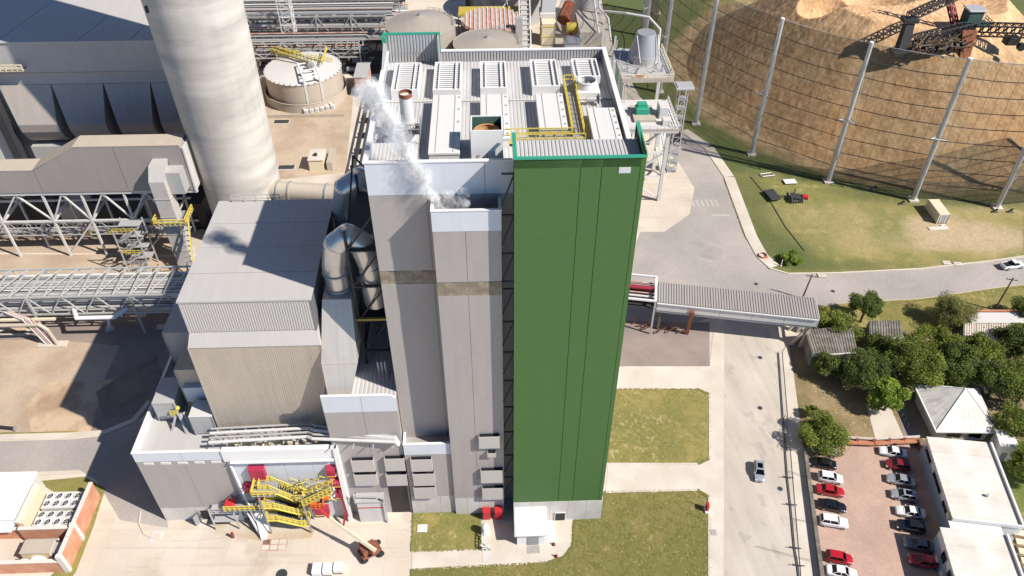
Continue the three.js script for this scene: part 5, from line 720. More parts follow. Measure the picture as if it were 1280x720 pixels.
{ // tractor with towed roller
  const T = thing('farm_implement', 'black towed implement with red end parked on the grass', 'implement', 65.8, -156.2, { rot: -0.12, frame: 0, y: 0.12 }), [X, , Z] = base.get(T), y = 0.12;
  part(T, 'trailer_bed', [rb(X - 3.4, y + 0.8, Z - 0.2, 2.6, 0.35, 4.2, 0.08, 0.35)], M.dark); for (const s of [-1, 1]) part(T, 'wheel', [tube([X - 3.4 + s * 1.5, y + 0.5, Z + s * 0.5], [X - 3.4 + s * 1.2, y + 0.5, Z + s * 0.5], 0.5, 0.5, 16)], M.rubber);
  part(T, 'drawbar', [bar([X - 2, y + 0.7, Z], [X + 0.8, y + 0.7, Z - 0.4], 0.2)], M.dark); part(T, 'frame', [rb(X + 2.2, y + 1.1, Z + 0.3, 3, 0.4, 2.2, 0.1, -0.2), bar([X + 0.8, y + 1, Z + 2], [X + 2.2, y + 1.4, Z - 2.4], 0.3)], M.dark);
  for (let i = 0; i < 7; i++) part(T, 'disc', [tube([X + 1 + i * 0.45, y + 0.45, Z + 1.6 - i * 0.1], [X + 1.08 + i * 0.45, y + 0.45, Z + 1.6 - i * 0.1], 0.45, 0.45, 14)], M.steel); part(T, 'engine_hood', [rb(X + 4.1, y + 1.2, Z + 0.5, 1.5, 0.9, 1.1, 0.15, -0.2)], M.red); part(T, 'exhaust', [bar([X + 4, y + 1.6, Z + 0.4], [X + 4, y + 2.3, Z + 0.4], 0.12)], M.steel);
}
{ const o = []; const P = [[59.4, -165.59], [61.58, -156.58], [62.74, -144.77], [64.59, -136.27]].map(([x, z]) => [x, 0.2, z]); for (let i = 0; i < 3; i++) o.push(bar(P[i], P[i + 1], 0.14, 0.12)); solo('drain_line', o, M.dark, 'dark thin trench line running across the green part of the field', 'trench', 0); }
for (const [x, z, l] of [[94.36, -132.1, 'pale square slab pair in the grass beside the curving road, left one'], [96.62, -131.69, 'pale square slab pair in the grass beside the curving road, right one'], [65.99, -127.81, 'small pale slab at the kerb where the road bends']]) { const T = thing('slab_cover', l, 'slab', x, z, { rot: 0, y: 0.12 }), b = base.get(T); part(T, 'slab', [rb(b[0], 0.18, b[2], 1.7, 0.12, 1.2, 0.04)], M.path); part(T, 'lifting_ring', [ring(b[0], 0.25, b[2], 0.14, 0.03, 12)], M.steel); }
{ const T = thing('clay_ring', 'broken terracotta pipe ring on the grass by the bend', 'pipe ring', 54.92, -134.3, { rot: 0, y: 0.12 }), b = base.get(T); part(T, 'ring', [cyl(b[0], 0.12, b[2], 0.9, 0.5, 24, 0.85, true)], M.brick); part(T, 'shard', [cb(b[0] + 0.8, 0.25, b[2] + 0.5, 0.7, 0.15, 0.4, 0.5)], M.brick); }
{ const T = thing('marker_post', 'thin white marker post at the road bend', 'post', 58.11, -131.01, { rot: 0, y: 0.12 }), b = base.get(T); part(T, 'post', [bar([b[0], 0.1, b[2]], [b[0], 1.8, b[2]], 0.14)], M.white); part(T, 'foot', [cb(b[0], 0.2, b[2], 0.4, 0.2, 0.4)], M.path); }
for (const [x, z, l] of [[88.27, -160.31, 'first'], [92.74, -153.93, 'second'], [113.34, -150.69, 'third'], [116.91, -150.69, 'fourth']]) { const T = thing('anchor_stub', `${l} dark anchor stub from the left at the foot of the wind fence`, 'stub', x, z, { rot: 0, y: 0.12 }), b = base.get(T); part(T, 'stub', [bar([b[0] - 0.6, 0.2, b[2]], [b[0] + 0.4, 1.1, b[2]], 0.35)], M.dark); part(T, 'foot', [cb(b[0], 0.2, b[2], 1.6, 0.25, 0.5)], M.wood); }
// ---------- covered gallery over the street ----------
{
  const rot = -0.157, T = thing('covered_gallery', 'covered conveyor gallery with ribbed roof crossing the street', 'gallery', 0, 0, { rot }), c = Math.cos(rot), s = Math.sin(rot);
  const L = (x, z) => [x * c - z * s, x * s + z * c];              // street metres to the gallery's own frame
  const [ax, az] = L(28.6, -116.75), [bxx] = L(58, -112), z0 = az, z1 = az + 6, x0 = ax, x1 = bxx, y = 7.1;
  T.position.set(0, 0, 0); base.set(T, [0, 0, 0]);
  for (let i = 0; i < 6; i++) { const w = (x1 - x0) / 6; part(T, 'roof_sheet', [corr([x0 + i * w, y + 0.75, z0], [w - 0.03, 0, 0], [0, 0, 6], 0.5, -0.13)], M.roofOld ?? M.clad); }
  part(T, 'wall', [bx(x0, y - 1.6, z0 + 0.3, x1, y + 0.6, z1 - 0.35)], M.grey); for (let i = 0; i < 5; i++) { const w = (x1 - x0) / 5; part(T, 'side_beam', [bx(x0 + i * w + 0.03, y - 1.3, z1 - 0.35, x0 + (i + 1) * w - 0.03, y + 0.3, z1 - 0.12)], M.pale); }
  part(T, 'gutter', [bx(x0, y + 0.45, z1 - 0.1, x1, y + 0.68, z1 + 0.14)], M.white); part(T, 'end_cap', [bx(x1, y - 1.6, z0 + 0.2, x1 + 0.2, y + 0.85, z1 - 0.1)], M.grey);
  for (const z of [z0 + 1, z1 - 1]) part(T, 'leg', [bar([x1 - 1.6, 0, z + 0.6], [x1 - 0.6, y - 1.5, z], 0.55)], M.path); for (const z of [z0 + 1, z1 - 1]) part(T, 'leg', [bar([x1 - 3.2, 0, z + 0.3], [x1 - 0.9, y - 1.5, z], 0.4)], M.path); part(T, 'tie', [bar([x1 - 1.4, 3, z0 + 1.3], [x1 - 1.4, 3, z1 - 0.7], 0.35)], M.path);
  part(T, 'red_column', [bar([x0 + 6.6, 0, z1 - 0.6], [x0 + 6.8, y - 0.4, z1 + 0.2], 0.7)], M.rust); part(T, 'red_column', [bar([x0 + 1, 0, z1 - 1], [x0 + 1, y - 1.5, z1 - 1], 0.5)], M.wood);
  const p = []; for (let i = 0; i < 16; i++) { const x = x0 + rr(-4, 7), z = z1 + rr(-1.6, 0.8); p.push(bar([x, 0.3, z], [x + rr(0.4, 2.2), rr(0.4, 2.4), z + rr(-0.5, 0.5)], 0.16)); } part(T, 'pipe_clutter', p, M.rust, { kind: 'stuff' });
  part(T, 'under_pipe', [tube([x0, y - 2.1, z1 - 0.8], [x1 - 1, y - 2.1, z1 - 0.8], 0.25)], M.pale); part(T, 'under_pipe', [tube([x0, y - 2, z1 - 1.8], [x1 - 1, y - 2, z1 - 1.8], 0.18)], M.white);
  const R = thing('red_pipe_rack', 'short white framed pipe rack with red pipe at the end of the gallery', 'pipe rack', 0, 0, { rot }); base.set(R, [0, 0, 0]); R.position.set(0, 0, 0);
  const e = x0 - 0.4, f = x0 - 9; for (const x of [e, f]) for (const z of [z0 - 0.5, z1 + 0.6]) part(R, 'post', [bar([x, 0, z], [x, y + 1.6, z], 0.34)], M.galv); for (const z of [z0 - 0.5, z1 + 0.6]) part(R, 'beam', [bar([f, y + 1.6, z], [e, y + 1.6, z], 0.34)], M.white); part(R, 'beam', [bar([e, y + 1.6, z0 - 0.5], [e, y + 1.6, z1 + 0.6], 0.45)], M.white);
  part(R, 'pipe', [tube([f - 2, y + 1.2, z0 + 2.6], [e, y + 1.2, z0 + 2.6], 0.5)], M.darkRed); for (let i = 0; i < 6; i++) part(R, 'pipe', [tube([f - 2, y + 0.6, z0 + 0.4 + i * 1], [e, y + 0.6, z0 + 0.4 + i], 0.16 + (i % 3) * 0.08)], [M.paleRust, M.pale, M.dark][i % 3]); part(R, 'floor', [bx(f, y - 0.6, z0 - 0.4, e, y - 0.4, z1 + 0.5)], M.dark);
}
// ---------- utility poles and street cable ----------
const upole = (label, x, z, h, lean = 0) => { const T = thing('utility_pole', label, 'utility pole', x, z, { rot: 0 }); part(T, 'shaft', [tube([x, 0, z], [x + lean, h, z], 0.2, 0.13, 10)], M.wood); part(T, 'crossarm', [bar([x + lean - 1, h - 0.5, z - 0.3], [x + lean + 1, h - 0.5, z + 0.3], 0.14)], M.wood); for (const d of [-0.8, 0, 0.8]) part(T, 'insulator', [cyl(x + lean + d, h - 0.42, z + d * 0.3, 0.07, 0.22, 8)], M.pale); return T; };
upole('dark utility pole standing on the verge by the curving road', 97.88, -117.06, 8.7, 0.2); upole('short utility pole behind the right end of the covered gallery', 59.93, -120.69, 6.5, 0.4); upole('dark utility pole among the trees at the right edge', 93.59, -104.09, 9, 0.6); 
{
  const pts = [[50.97, -104.93], [45.22, -76.57], [44.38, -71.42], [42.98, -63.84], [42.68, -60.95], [41.61, -54.51]], T = thing('street_cable', 'dark bundled cable with brackets running low along the pavement', 'cable', ...pts[0], { rot: 0 });
  for (let i = 0; i + 1 < pts.length; i++) part(T, 'cable', [tube([pts[i][0], 0.2, pts[i][1]], [pts[i + 1][0], 0.2, pts[i + 1][1]], 0.09)], M.dark);
  pts.forEach(([x, z], i) => { part(T, 'post', [bar([x, 0.1, z], [x, 0.5, z], 0.16)], M.steel); if (i) part(T, 'bracket', [bar([x - 0.9, 0.45, z - 0.1], [x + 0.9, 0.45, z + 0.2], 0.12)], M.dark); });
  for (const [a, b] of [[[45.42, -77.82], [48.81, -76.25]], [[43.94, -68.81], [47.21, -67.96]], [[37.2, -64.11], [45.1, -61.46]]]) part(T, 'side_wire', [bar([a[0], 0.4, a[1]], [b[0], 0.6, b[1]], 0.05)], M.dark);
}
for (const [x, z, l] of [[47.2, -103.88, 'round iron cover near the gallery'], [44.28, -91.5, 'round iron cover in the middle of the street'], [43.52, -74.56, 'round iron cover right of the silver car'], [51.4, -125.22, 'round iron cover in the bend of the road'], [66.88, -122.93, 'round iron cover on the curving road beyond the gallery']]) { const T = thing('manhole', l, 'manhole', x, z, { rot: 0 }); part(T, 'frame', [cyl(x, 0, z, 0.5, 0.02, 24)], M.steel); part(T, 'lid', [cyl(x, 0.02, z, 0.4, 0.012, 24)], M.dark); }
{ const T = thing('red_totem', 'small red totem sign at the corner of the lawn by the street', 'sign', 30.83, -70.54, { rot: 0 }), [X, , Z] = base.get(T); part(T, 'panel', [rb(X, 1.0, Z, 0.4, 1.6, 0.9, 0.06)], M.red); part(T, 'foot', [rb(X, 0.2, Z, 0.7, 0.4, 1.3, 0.05)], M.white); part(T, 'arm', [bar([X, 1.6, Z - 0.4], [X - 1.3, 1.9, Z - 0.9], 0.08)], M.steel); }
{ const T = thing('drain_cover', 'grey concrete drain cover set in the pavement below the red totem', 'cover', 31.08, -66.56, { rot: 0 }), [X, , Z] = base.get(T); part(T, 'frame', [cb(X, 0.06, Z, 1.3, 0.1, 1.3)], M.plinth); part(T, 'lid', [cb(X, 0.115, Z, 1, 0.03, 1)], M.asphalt); }

// ---------- car park, its walls and the two white buildings ----------
const TW = -0.22;
struct('car_park_paving', poly([[50.29, -83.38], [69.68, -84.06], [66.88, -59.41], [66.63, -51.03], [44.23, -51.03]], 0.09, 0.09), (() => { const t = tex(1024, 1024, (u, v) => { const r = Math.floor(v * 100), o = (r % 2) * 0.5, bxk = Math.floor(u * 50 + o), n = hash(bxk, r, 91), f = fbm(u, v, 5, 5, 92, 4) - 0.5, j = ((v * 100) % 1 < 0.09 || (u * 50 + o) % 1 < 0.05) ? 0.84 : 1; return scl(mixc([0.41, 0.275, 0.215], [0.46, 0.33, 0.265], n), j * (1 + f * 0.3)); }, 12, 12); return std({ map: t, roughness: 0.95 }); })());
const wallT = (label, pts, h, w, m, capm) => { const T = thing('boundary_wall', label, 'wall', pts[0][0], pts[0][1], { rot: TW }); for (let i = 0; i + 1 < pts.length; i++) { const [a, b] = [pts[i], pts[i + 1]], n = Math.max(1, Math.round(Math.hypot(b[0] - a[0], b[1] - a[1]) / 3)); for (let k = 0; k < n; k++) { const p = (t) => [lerp(a[0], b[0], t), lerp(a[1], b[1], t)], [x0, z0] = p(k / n), [x1, z1] = p((k + 1) / n - 0.006); part(T, 'wall_bay', [bar([x0, h / 2, z0], [x1, h / 2, z1], w, h).clone()], m); part(T, 'capstone', [bar([x0, h + 0.06, z0], [x1, h + 0.06, z1], w + 0.14, 0.12)], capm); part(T, 'pier', [cb(x0, h / 2 + 0.08, z0, 0.42, h + 0.16, 0.42)], m); } } return T; };
wallT('wall darkened for its shaded side between the pavement and the car park', [[30.39, -90.53], [30.81, -81.9], [31.27, -73.24], [31.85, -62.97]], 0.9, 0.45, M.shadedWall = patchy([0.12, 0.105, 0.085], [0.2, 0.18, 0.15], 1, 5, 93), M.shadedWall);  // shaded face and cast shadow are put into the wall and cap colour
wallT('red brick wall along the far end of the car park', [[33.58, -93.47], [41.81, -94.79], [49.36, -97]], 1.6, 0.25, M.brick, M.capstone);
wallT('low dark brick wall behind the right hand row of cars', [[49.41, -96.49], [50.54, -83.28], [51.46, -69.83]], 1.2, 0.3, M.brickDark = patchy([0.13, 0.075, 0.055], [0.19, 0.11, 0.08], 1, 5, 94), M.brickDark);
const bldg = (label, x0, x1, z0, z1, h, wins, extra) => {
  const T = thing('white_building', label, 'building', (x0 + x1) / 2, (z0 + z1) / 2, { rot: TW + 0.08, frame: TW });
  part(T, 'wall', [bx(x0, 0, z1, x1, h, z0)], M.white); part(T, 'lower_wall', [bx(x0 - 0.04, 0, z1, x0, h * 0.62, z0)], M.bluewall ?? (M.bluewall = flat(0.3, 0.34, 0.4, 0.7)));
  const n = Math.max(2, Math.round((z0 - z1) / 3)); for (let i = 0; i < n; i++) { const a = lerp(z1, z0, i / n), b = lerp(z1, z0, (i + 1) / n) - 0.015; part(T, 'roof_sheet', [hexa([[x0 - 0.25, h, b], [x1 - 0.9, h, b], [x1 - 0.9, h, a], [x0 - 0.25, h, a]], [[x0 - 0.25, h + 0.12, b], [x1 - 0.9, h + 0.3, b], [x1 - 0.9, h + 0.3, a], [x0 - 0.25, h + 0.12, a]])], M.roofWhite ?? (M.roofWhite = patchy([0.7, 0.66, 0.6], [0.58, 0.53, 0.46], 0.9, 9, 95, { roughness: 0.7 }))); }
  part(T, 'roof_seam', Array.from({ length: Math.round((z0 - z1) / 1.2) }, (_, i) => bar([x0 - 0.2, h + 0.15, z1 + 0.6 + i * 1.2], [x1 - 0.95, h + 0.33, z1 + 0.6 + i * 1.2], 0.07)), M.roofWhite, { kind: 'stuff' }); part(T, 'roof_vent', [cyl(lerp(x0, x1, 0.6), h + 0.2, lerp(z0, z1, 0.3), 0.25, 0.5, 14)], M.galv);
  part(T, 'gutter', [bx(x1 - 0.88, h - 0.05, z1, x1 - 0.3, h + 0.05, z0)], M.steel); part(T, 'parapet', [bx(x1 - 0.3, h - 0.1, z1, x1, h + 0.45, z0)], M.white); part(T, 'coping', [bx(x0 - 0.28, h - 0.25, z0, x1, h + 0.4, z0 + 0.22)], M.white);
  for (const [a, b, y0, y1] of wins) { const w = part(T, 'window', [bx(x0 - 0.12, y0 - 0.08, a - 0.08, x0 - 0.02, y1 + 0.08, b + 0.08)], M.pale); const k = Math.max(1, Math.round(Math.abs(b - a) / 1.2)); for (let i = 0; i < k; i++) part(T, 'pane', [bx(x0 - 0.16, y0, lerp(a, b, i / k) + 0.04, x0 - 0.1, y1, lerp(a, b, (i + 1) / k) - 0.04)], M.glass, { parent: w }); }
  extra?.(T); return T;
};
bldg('long white flat roofed building right of the car park', 49.7, 59.6, -79.2, -94.6, 4.9, [[-93.6, -90.4, 3.1, 3.9], [-88.6, -84.6, 3.1, 3.9], [-83.2, -80.4, 3.1, 3.9]], (T) => { part(T, 'front_wall_window', [bx(51, 3.0, -79.2, 56.5, 3.8, -79.12)], M.glass); });
bldg('second white building beyond the car park at the bottom right corner', 48.9, 58.2, -60, -77.2, 4.9, [[-74, -72.4, 2.6, 4], [-71, -69.4, 2.6, 4], [-68, -66.4, 2.6, 4]], (T) => { for (const z of [-73.6, -71]) part(T, 'air_conditioner', [rb(48.5, 2.2, z, 0.7, 0.7, 1, 0.06)], M.grey); part(T, 'link_roof', [bx(50.5, 4.2, -79.1, 58, 4.4, -77.3)], M.white); });
{ const T = thing('water_tank_hut', 'small white cubic hut at the corner of the long white building', 'hut', 62.36, -97.67, { rot: TW }), [X, , Z] = base.get(T); part(T, 'wall', [bx(X - 1.3, 0, Z - 1.6, X + 1.3, 3.6, Z + 1.6)], M.white); part(T, 'roof', [rb(X, 3.75, Z, 3, 0.3, 3.6, 0.06)], M.white); part(T, 'door', [bx(X - 0.4, 0.1, Z + 1.6, X + 0.5, 2.1, Z + 1.66)], M.steel); }
{ const T = thing('ribbed_canopy', 'pale ribbed canopy in the bottom right corner', 'canopy', 60.69, -77.09, { rot: TW }), [X, , Z] = base.get(T); for (let i = 0; i < 6; i++) part(T, 'slat', [bx(X - 1, 2.7, Z - 5 + i * 1.6, X + 6, 2.9, Z - 4 + i * 1.6)], M.cream); part(T, 'beam', [bx(X - 1.1, 2.5, Z - 5.2, X - 0.8, 2.7, Z + 5)], M.wood); for (const d of [-5, 0, 5]) part(T, 'post', [bar([X - 0.95, 0, Z + d], [X - 0.95, 2.5, Z + d], 0.2)], M.wood); }
{ const T = thing('bracket_lamp', 'small cream box lamp on the corner of the second white building', 'lamp', 50.66, -79.82, { rot: TW }), [X, , Z] = base.get(T); part(T, 'box', [rb(X, 4, Z, 1.6, 0.8, 1.2, 0.1)], M.cream); part(T, 'post', [bar([X, 0, Z], [X, 3.6, Z], 0.25)], M.grey); }
{ // hipped roof house
  const T = thing('hip_roof_house', 'house with weathered white hip roof among the trees', 'house', 55.5, -102.5, { rot: TW });
  const e = [[49.4, 3.2, -107.4], [51.4, 3.2, -97.2], [61.5, 3.2, -99.3], [60.2, 3.2, -109]], a = [56.7, 6.2, -105.6], tri = (p, q) => { const n = 7, o = []; for (let i = 0; i < n; i++) { const f = (t, k) => p.map((v, j) => lerp(lerp(v, q[j], t), a[j], k)); const g = new THREE.BufferGeometry(), A = f(i / n, 0), B = f((i + 1) / n - 0.004, 0), C = a; g.setAttribute('position', new THREE.Float32BufferAttribute([...A, ...B, ...C], 3)); g.computeVertexNormals(); o.push(fin(g)); } return o; };
  const m = patchy([0.66, 0.63, 0.58], [0.5, 0.48, 0.45], 1, 5, 96);
  part(T, 'roof_slope', tri(e[0], e[1]), m); part(T, 'roof_slope', tri(e[1], e[2]), M.roofWhite); part(T, 'roof_slope', tri(e[2], e[3]), m); part(T, 'roof_slope', tri(e[3], e[0]), m);
  part(T, 'fascia', [bar(e[0], e[1], 0.2, 0.3), bar(e[1], e[2], 0.2, 0.3), bar(e[2], e[3], 0.2, 0.3), bar(e[3], e[0], 0.2, 0.3)], M.white); part(T, 'hip_cap', [bar(e[1], a, 0.22, 0.14), bar(e[2], a, 0.22, 0.14), bar(e[0], a, 0.22, 0.14)], M.roofWhite);
  part(T, 'wall', [hexa([[52.2, 0, -98.2], [60.6, 0, -100], [59.4, 0, -108.2], [50.3, 0, -106.6]], [[52.2, 3.1, -98.2], [60.6, 3.1, -100], [59.4, 3.1, -108.2], [50.3, 3.1, -106.6]])], M.pale); part(T, 'window', [bx(54, 1.2, -98.6, 56, 2.3, -98.4)], M.glass); part(T, 'window', [bx(57.6, 1.2, -99.3, 59.4, 2.3, -99.1)], M.glass);
}
{ // sheds along the gallery axis, under the trees
  const shed = (label, pts, h, m, k) => { const T = thing('long_shed', label, 'shed', pts[0][0], pts[0][1], { rot: 0 }), [a, b, c, d] = pts, y = (p, v) => [p[0], v, p[1]]; const n = k; for (let i = 0; i < n; i++) { const P = (p, q, t) => [lerp(p[0], q[0], t), h, lerp(p[1], q[1], t)], A = P(a, b, i / n), B = P(a, b, (i + 1) / n - 0.01), D = P(d, c, i / n); part(T, 'roof_sheet', [corr(A, [B[0] - A[0], 0, B[2] - A[2]], [D[0] - A[0], 0, D[2] - A[2]], 0.5, -0.1)], m); } part(T, 'wall', [hexa([y(d, 0), y(c, 0), y(b, 0), y(a, 0)], [y(d, h - 0.15), y(c, h - 0.15), y(b, h - 0.15), y(a, h - 0.15)])], M.mossy); part(T, 'fascia', [bar([d[0], h - 0.1, d[1]], [c[0], h - 0.1, c[1]], 0.2, 0.3)], M.white); return T; };
  shed('flat mossy roofed shed at the right end of the gallery', [[56.05, -108.01], [65.53, -108.89], [63.9, -102.07], [55.64, -101.25]], 3.4, M.mossy = patchy([0.24, 0.22, 0.19], [0.13, 0.125, 0.1], 1, 5, 97), 3);
  shed('grey ribbed roof shed between the trees beside the verge', [[69.26, -110.66], [75.47, -110.66], [74.37, -106.05], [67.85, -106.05]], 3.2, M.mossy, 1);
  shed('long pale roof strip with red band behind the trees on the right', [[87.12, -109.57], [96.53, -109.57], [92.26, -101.88], [83.66, -101.88]], 3.6, M.path, 4);
  { const T = thing('red_band_roof', 'narrow red edged roof strip along the verge on the right', 'roof', 94.47, -112.4, { rot: 0 }), [X, , Z] = base.get(T); part(T, 'strip', [bx(X - 6, 3.8, Z - 0.6, X + 5, 4, Z - 0.1)], M.brick); part(T, 'sheet', [bx(X - 6, 3.75, Z + 0.1, X + 5, 3.9, Z + 3)], M.pale); part(T, 'post', [bar([X - 5.5, 0, Z], [X - 5.5, 3.8, Z], 0.3), bar([X + 4.5, 0, Z], [X + 4.5, 3.8, Z], 0.3)], M.grey); }
}
struct('yard_slab', poly([[63.4, -91.87], [67.55, -91.87], [67.47, -84.74], [62.51, -84.74]], 0.1, 0.1), M.path); struct('yard_slab', poly([[69.47, -97.2], [74.32, -97.2], [72.97, -84.74], [67.47, -84.74]], 0.085, 0.085), M.oldtar);

// ---------- cars ----------
const paint = (r, g, b, metal = 0.3) => new THREE.MeshPhysicalMaterial({ color: new THREE.Color().setRGB(r, g, b), roughness: 0.32, metalness: metal, clearcoat: 1, clearcoatRoughness: 0.06 });
const P = { white: paint(0.74, 0.74, 0.73, 0), silver: paint(0.5, 0.52, 0.54, 0.5), grey: paint(0.2, 0.215, 0.23, 0.5), black: paint(0.012, 0.013, 0.016, 0.2), red: paint(0.42, 0.012, 0.018, 0), darkRed: paint(0.24, 0.02, 0.025, 0.2) };
const lamp = flat(0.75, 0.76, 0.78, 0.15), tail = flat(0.35, 0.01, 0.012, 0.2), rim = flat(0.42, 0.42, 0.43, 0.3, 0.7);
// station: [x, half width, bottom, top] cross-sections joined to a closed skin with rounded shoulders
function skin(st) {
  const q = [], sec = ([x, w, b, t]) => { const r = Math.min(0.16, (t - b) * 0.4); return [[x, b, -w * 0.93], [x, b + 0.1, -w], [x, t - r, -w * 0.985], [x, t - r * 0.3, -w * 0.93], [x, t, -w * 0.78], [x, t + 0.025, 0], [x, t, w * 0.78], [x, t - r * 0.3, w * 0.93], [x, t - r, w * 0.985], [x, b + 0.1, w], [x, b, w * 0.93]]; };
  const S = st.map(sec), n = S[0].length, pos = S.flat(2), idx = [];
  for (let i = 0; i + 1 < S.length; i++) for (let k = 0; k < n; k++) { const a = i * n + k, b = i * n + (k + 1) % n; idx.push(a, b, a + n, b, b + n, a + n); }
  for (const e of [0, S.length - 1]) for (let k = 1; k + 1 < n; k++) e ? idx.push(e * n, e * n + k, e * n + k + 1) : idx.push(0, k + 1, k);
  const g = new THREE.BufferGeometry(); g.setAttribute('position', new THREE.Float32BufferAttribute(pos, 3)); g.setIndex(idx); g.computeVertexNormals(); return fin(g);
}
const KINDS = {   // nose at +x
  sedan: { body: [[-2.2, 0.62, 0.42, 0.78], [-2.12, 0.8, 0.3, 0.93], [-1.5, 0.86, 0.26, 0.97], [-0.4, 0.88, 0.24, 0.95], [0.9, 0.88, 0.24, 0.93], [1.6, 0.84, 0.26, 0.84], [2.05, 0.76, 0.3, 0.74], [2.2, 0.58, 0.38, 0.62]], cab: [-1.55, 1.0, -0.85, 0.3], top: 1.45, wb: 1.3 },
  hatch: { body: [[-1.95, 0.66, 0.4, 0.86], [-1.88, 0.8, 0.3, 1.0], [-1.3, 0.86, 0.26, 1.0], [0.6, 0.87, 0.24, 0.97], [1.4, 0.82, 0.26, 0.88], [1.85, 0.74, 0.3, 0.76], [1.98, 0.56, 0.38, 0.64]], cab: [-1.82, 1.0, -1.45, 0.25], top: 1.5, wb: 1.22 },
};
KINDS.suv = { body: [[-2.15, 0.7, 0.45, 0.95], [-2.05, 0.84, 0.36, 1.08], [-1.4, 0.9, 0.32, 1.08], [0.7, 0.9, 0.3, 1.05], [1.5, 0.87, 0.32, 0.98], [2.0, 0.8, 0.36, 0.86], [2.15, 0.62, 0.44, 0.72]], cab: [-2.0, 0.95, -1.75, 0.3], top: 1.68, wb: 1.3 };
const cars = new Map();
function car(label, kind, colour, x, z, rot, { group, open, frame = TW, y = 0.09 } = {}) {
  const key = kind + colour; let T;
  if (!cars.has(key)) {
    const K = KINDS[kind], m = P[colour]; T = thing('parked_car', label, 'car', 0, 0, { rot: 0 }); cars.set(key, T);
    const bd = part(T, 'body', [skin(K.body)], m); part(T, 'bonnet_seam', [bar([K.cab[1] + 0.1, K.body[4][3] - 0.0, -0.62], [K.cab[1] + 0.1, K.body[4][3], 0.62], 0.03)], M.black, { parent: bd });
    const [c0, c1, r0, r1] = K.cab, by = 0.9, ty = K.top - 0.06, wb = 0.8, wt = 0.6;
    part(T, 'windscreen', [hexa([[r1 - 0.02, by, wb - 0.02], [c1, by, wb - 0.06], [c1, by, -wb + 0.06], [r1 - 0.02, by, -wb + 0.02]], [[r1 - 0.06, ty, wt - 0.02], [r1, ty, wt - 0.02], [r1, ty, -wt + 0.02], [r1 - 0.06, ty, -wt + 0.02]])], M.glass);
    part(T, 'rear_window', [hexa([[c0, by, wb - 0.06], [r0 + 0.02, by, wb - 0.02], [r0 + 0.02, by, -wb + 0.02], [c0, by, -wb + 0.06]], [[r0, ty, wt - 0.02], [r0 + 0.06, ty, wt - 0.02], [r0 + 0.06, ty, -wt + 0.02], [r0, ty, -wt + 0.02]])], M.glass);
    for (const s of [1, -1]) for (const [a, b, ta, tb] of [[r0 + 0.02, (r0 + r1) / 2 - 0.04, r0 + 0.08, (r0 + r1) / 2 - 0.04], [(r0 + r1) / 2 + 0.04, r1 + 0.1, (r0 + r1) / 2 + 0.04, r1 - 0.08]]) part(T, 'side_window', [hexa(s > 0 ? [[a, by, wb], [b, by, wb], [b, by, wb - 0.1], [a, by, wb - 0.1]] : [[a, by, -wb + 0.1], [b, by, -wb + 0.1], [b, by, -wb], [a, by, -wb]], s > 0 ? [[ta, ty, wt], [tb, ty, wt], [tb, ty, wt - 0.1], [ta, ty, wt - 0.1]] : [[ta, ty, -wt + 0.1], [tb, ty, -wt + 0.1], [tb, ty, -wt], [ta, ty, -wt]])], M.glass);
    part(T, 'cabin', [hexa([[r0 - 0.1, by, wb - 0.08], [r1 + 0.2, by, wb - 0.08], [r1 + 0.2, by, -wb + 0.08], [r0 - 0.1, by, -wb + 0.08]], [[r0 + 0.06, ty, wt - 0.06], [r1 - 0.04, ty, wt - 0.06], [r1 - 0.04, ty, -wt + 0.06], [r0 + 0.06, ty, -wt + 0.06]])], M.black);
    const rf = part(T, 'roof', [rb((r0 + r1) / 2, K.top - 0.035, 0, r1 - r0 + 0.1, 0.09, 2 * wt + 0.06, 0.045)], m); if (open) part(T, 'sunroof', [rb((r0 + r1) / 2 + 0.1, K.top + 0.012, 0, 1.0, 0.03, 0.86, 0.012)], M.glass, { parent: rf });
    const pil = (a, b) => part(T, 'pillar', [bar(a, b, 0.08)], m, { parent: bd }); for (const s of [1, -1]) { pil([c1 - 0.02, by, s * (wb - 0.05)], [r1 - 0.02, ty, s * (wt - 0.01)]); pil([c0 + 0.02, by, s * (wb - 0.05)], [r0 + 0.03, ty, s * (wt - 0.01)]); pil([(r0 + r1) / 2, by, s * (wb + 0.005)], [(r0 + r1) / 2, ty, s * (wt + 0.005)]); }
    for (const sx of [1, -1]) for (const s of [1, -1]) { const w = part(T, 'wheel', [tube([sx * K.wb, 0.32, s * 0.68], [sx * K.wb, 0.32, s * 0.885], 0.32, 0.32, 20)], M.rubber); part(T, 'rim', [tube([sx * K.wb, 0.32, s * 0.87], [sx * K.wb, 0.32, s * 0.9], 0.2, 0.2, 14)], rim, { parent: w }); }
    const nose = K.body.at(-2), rear = K.body[1]; for (const s of [1, -1]) { part(T, 'headlight', [rb(nose[0] - 0.04, nose[3] - 0.1, s * nose[1] * 0.78, 0.26, 0.16, 0.34, 0.06)], lamp); part(T, 'taillight', [rb(rear[0] + 0.02, rear[3] - 0.18, s * rear[1] * 0.84, 0.16, 0.2, 0.26, 0.05)], tail); part(T, 'mirror', [rb(c1 - 0.3, 0.98, s * 0.94, 0.16, 0.12, 0.18, 0.04)], m); }
    part(T, 'grille', [rb(nose[0] + 0.1, nose[3] - 0.2, 0, 0.1, 0.14, 0.7, 0.03)], M.black); part(T, 'bumper', [rb(K.body.at(-1)[0] - 0.1, 0.4, 0, 0.24, 0.16, 1.4, 0.07)], m);
    const c = Math.cos(frame), s = Math.sin(frame); T.position.set(x * c + z * s, y, -x * s + z * c); T.rotation.y = rot + frame; T.userData.label = label;
  } else T = copy(cars.get(key), label, x, z, rot + frame, { y, frame });
  T.userData.group = group; if (!group) delete T.userData.group;
  return T;
}
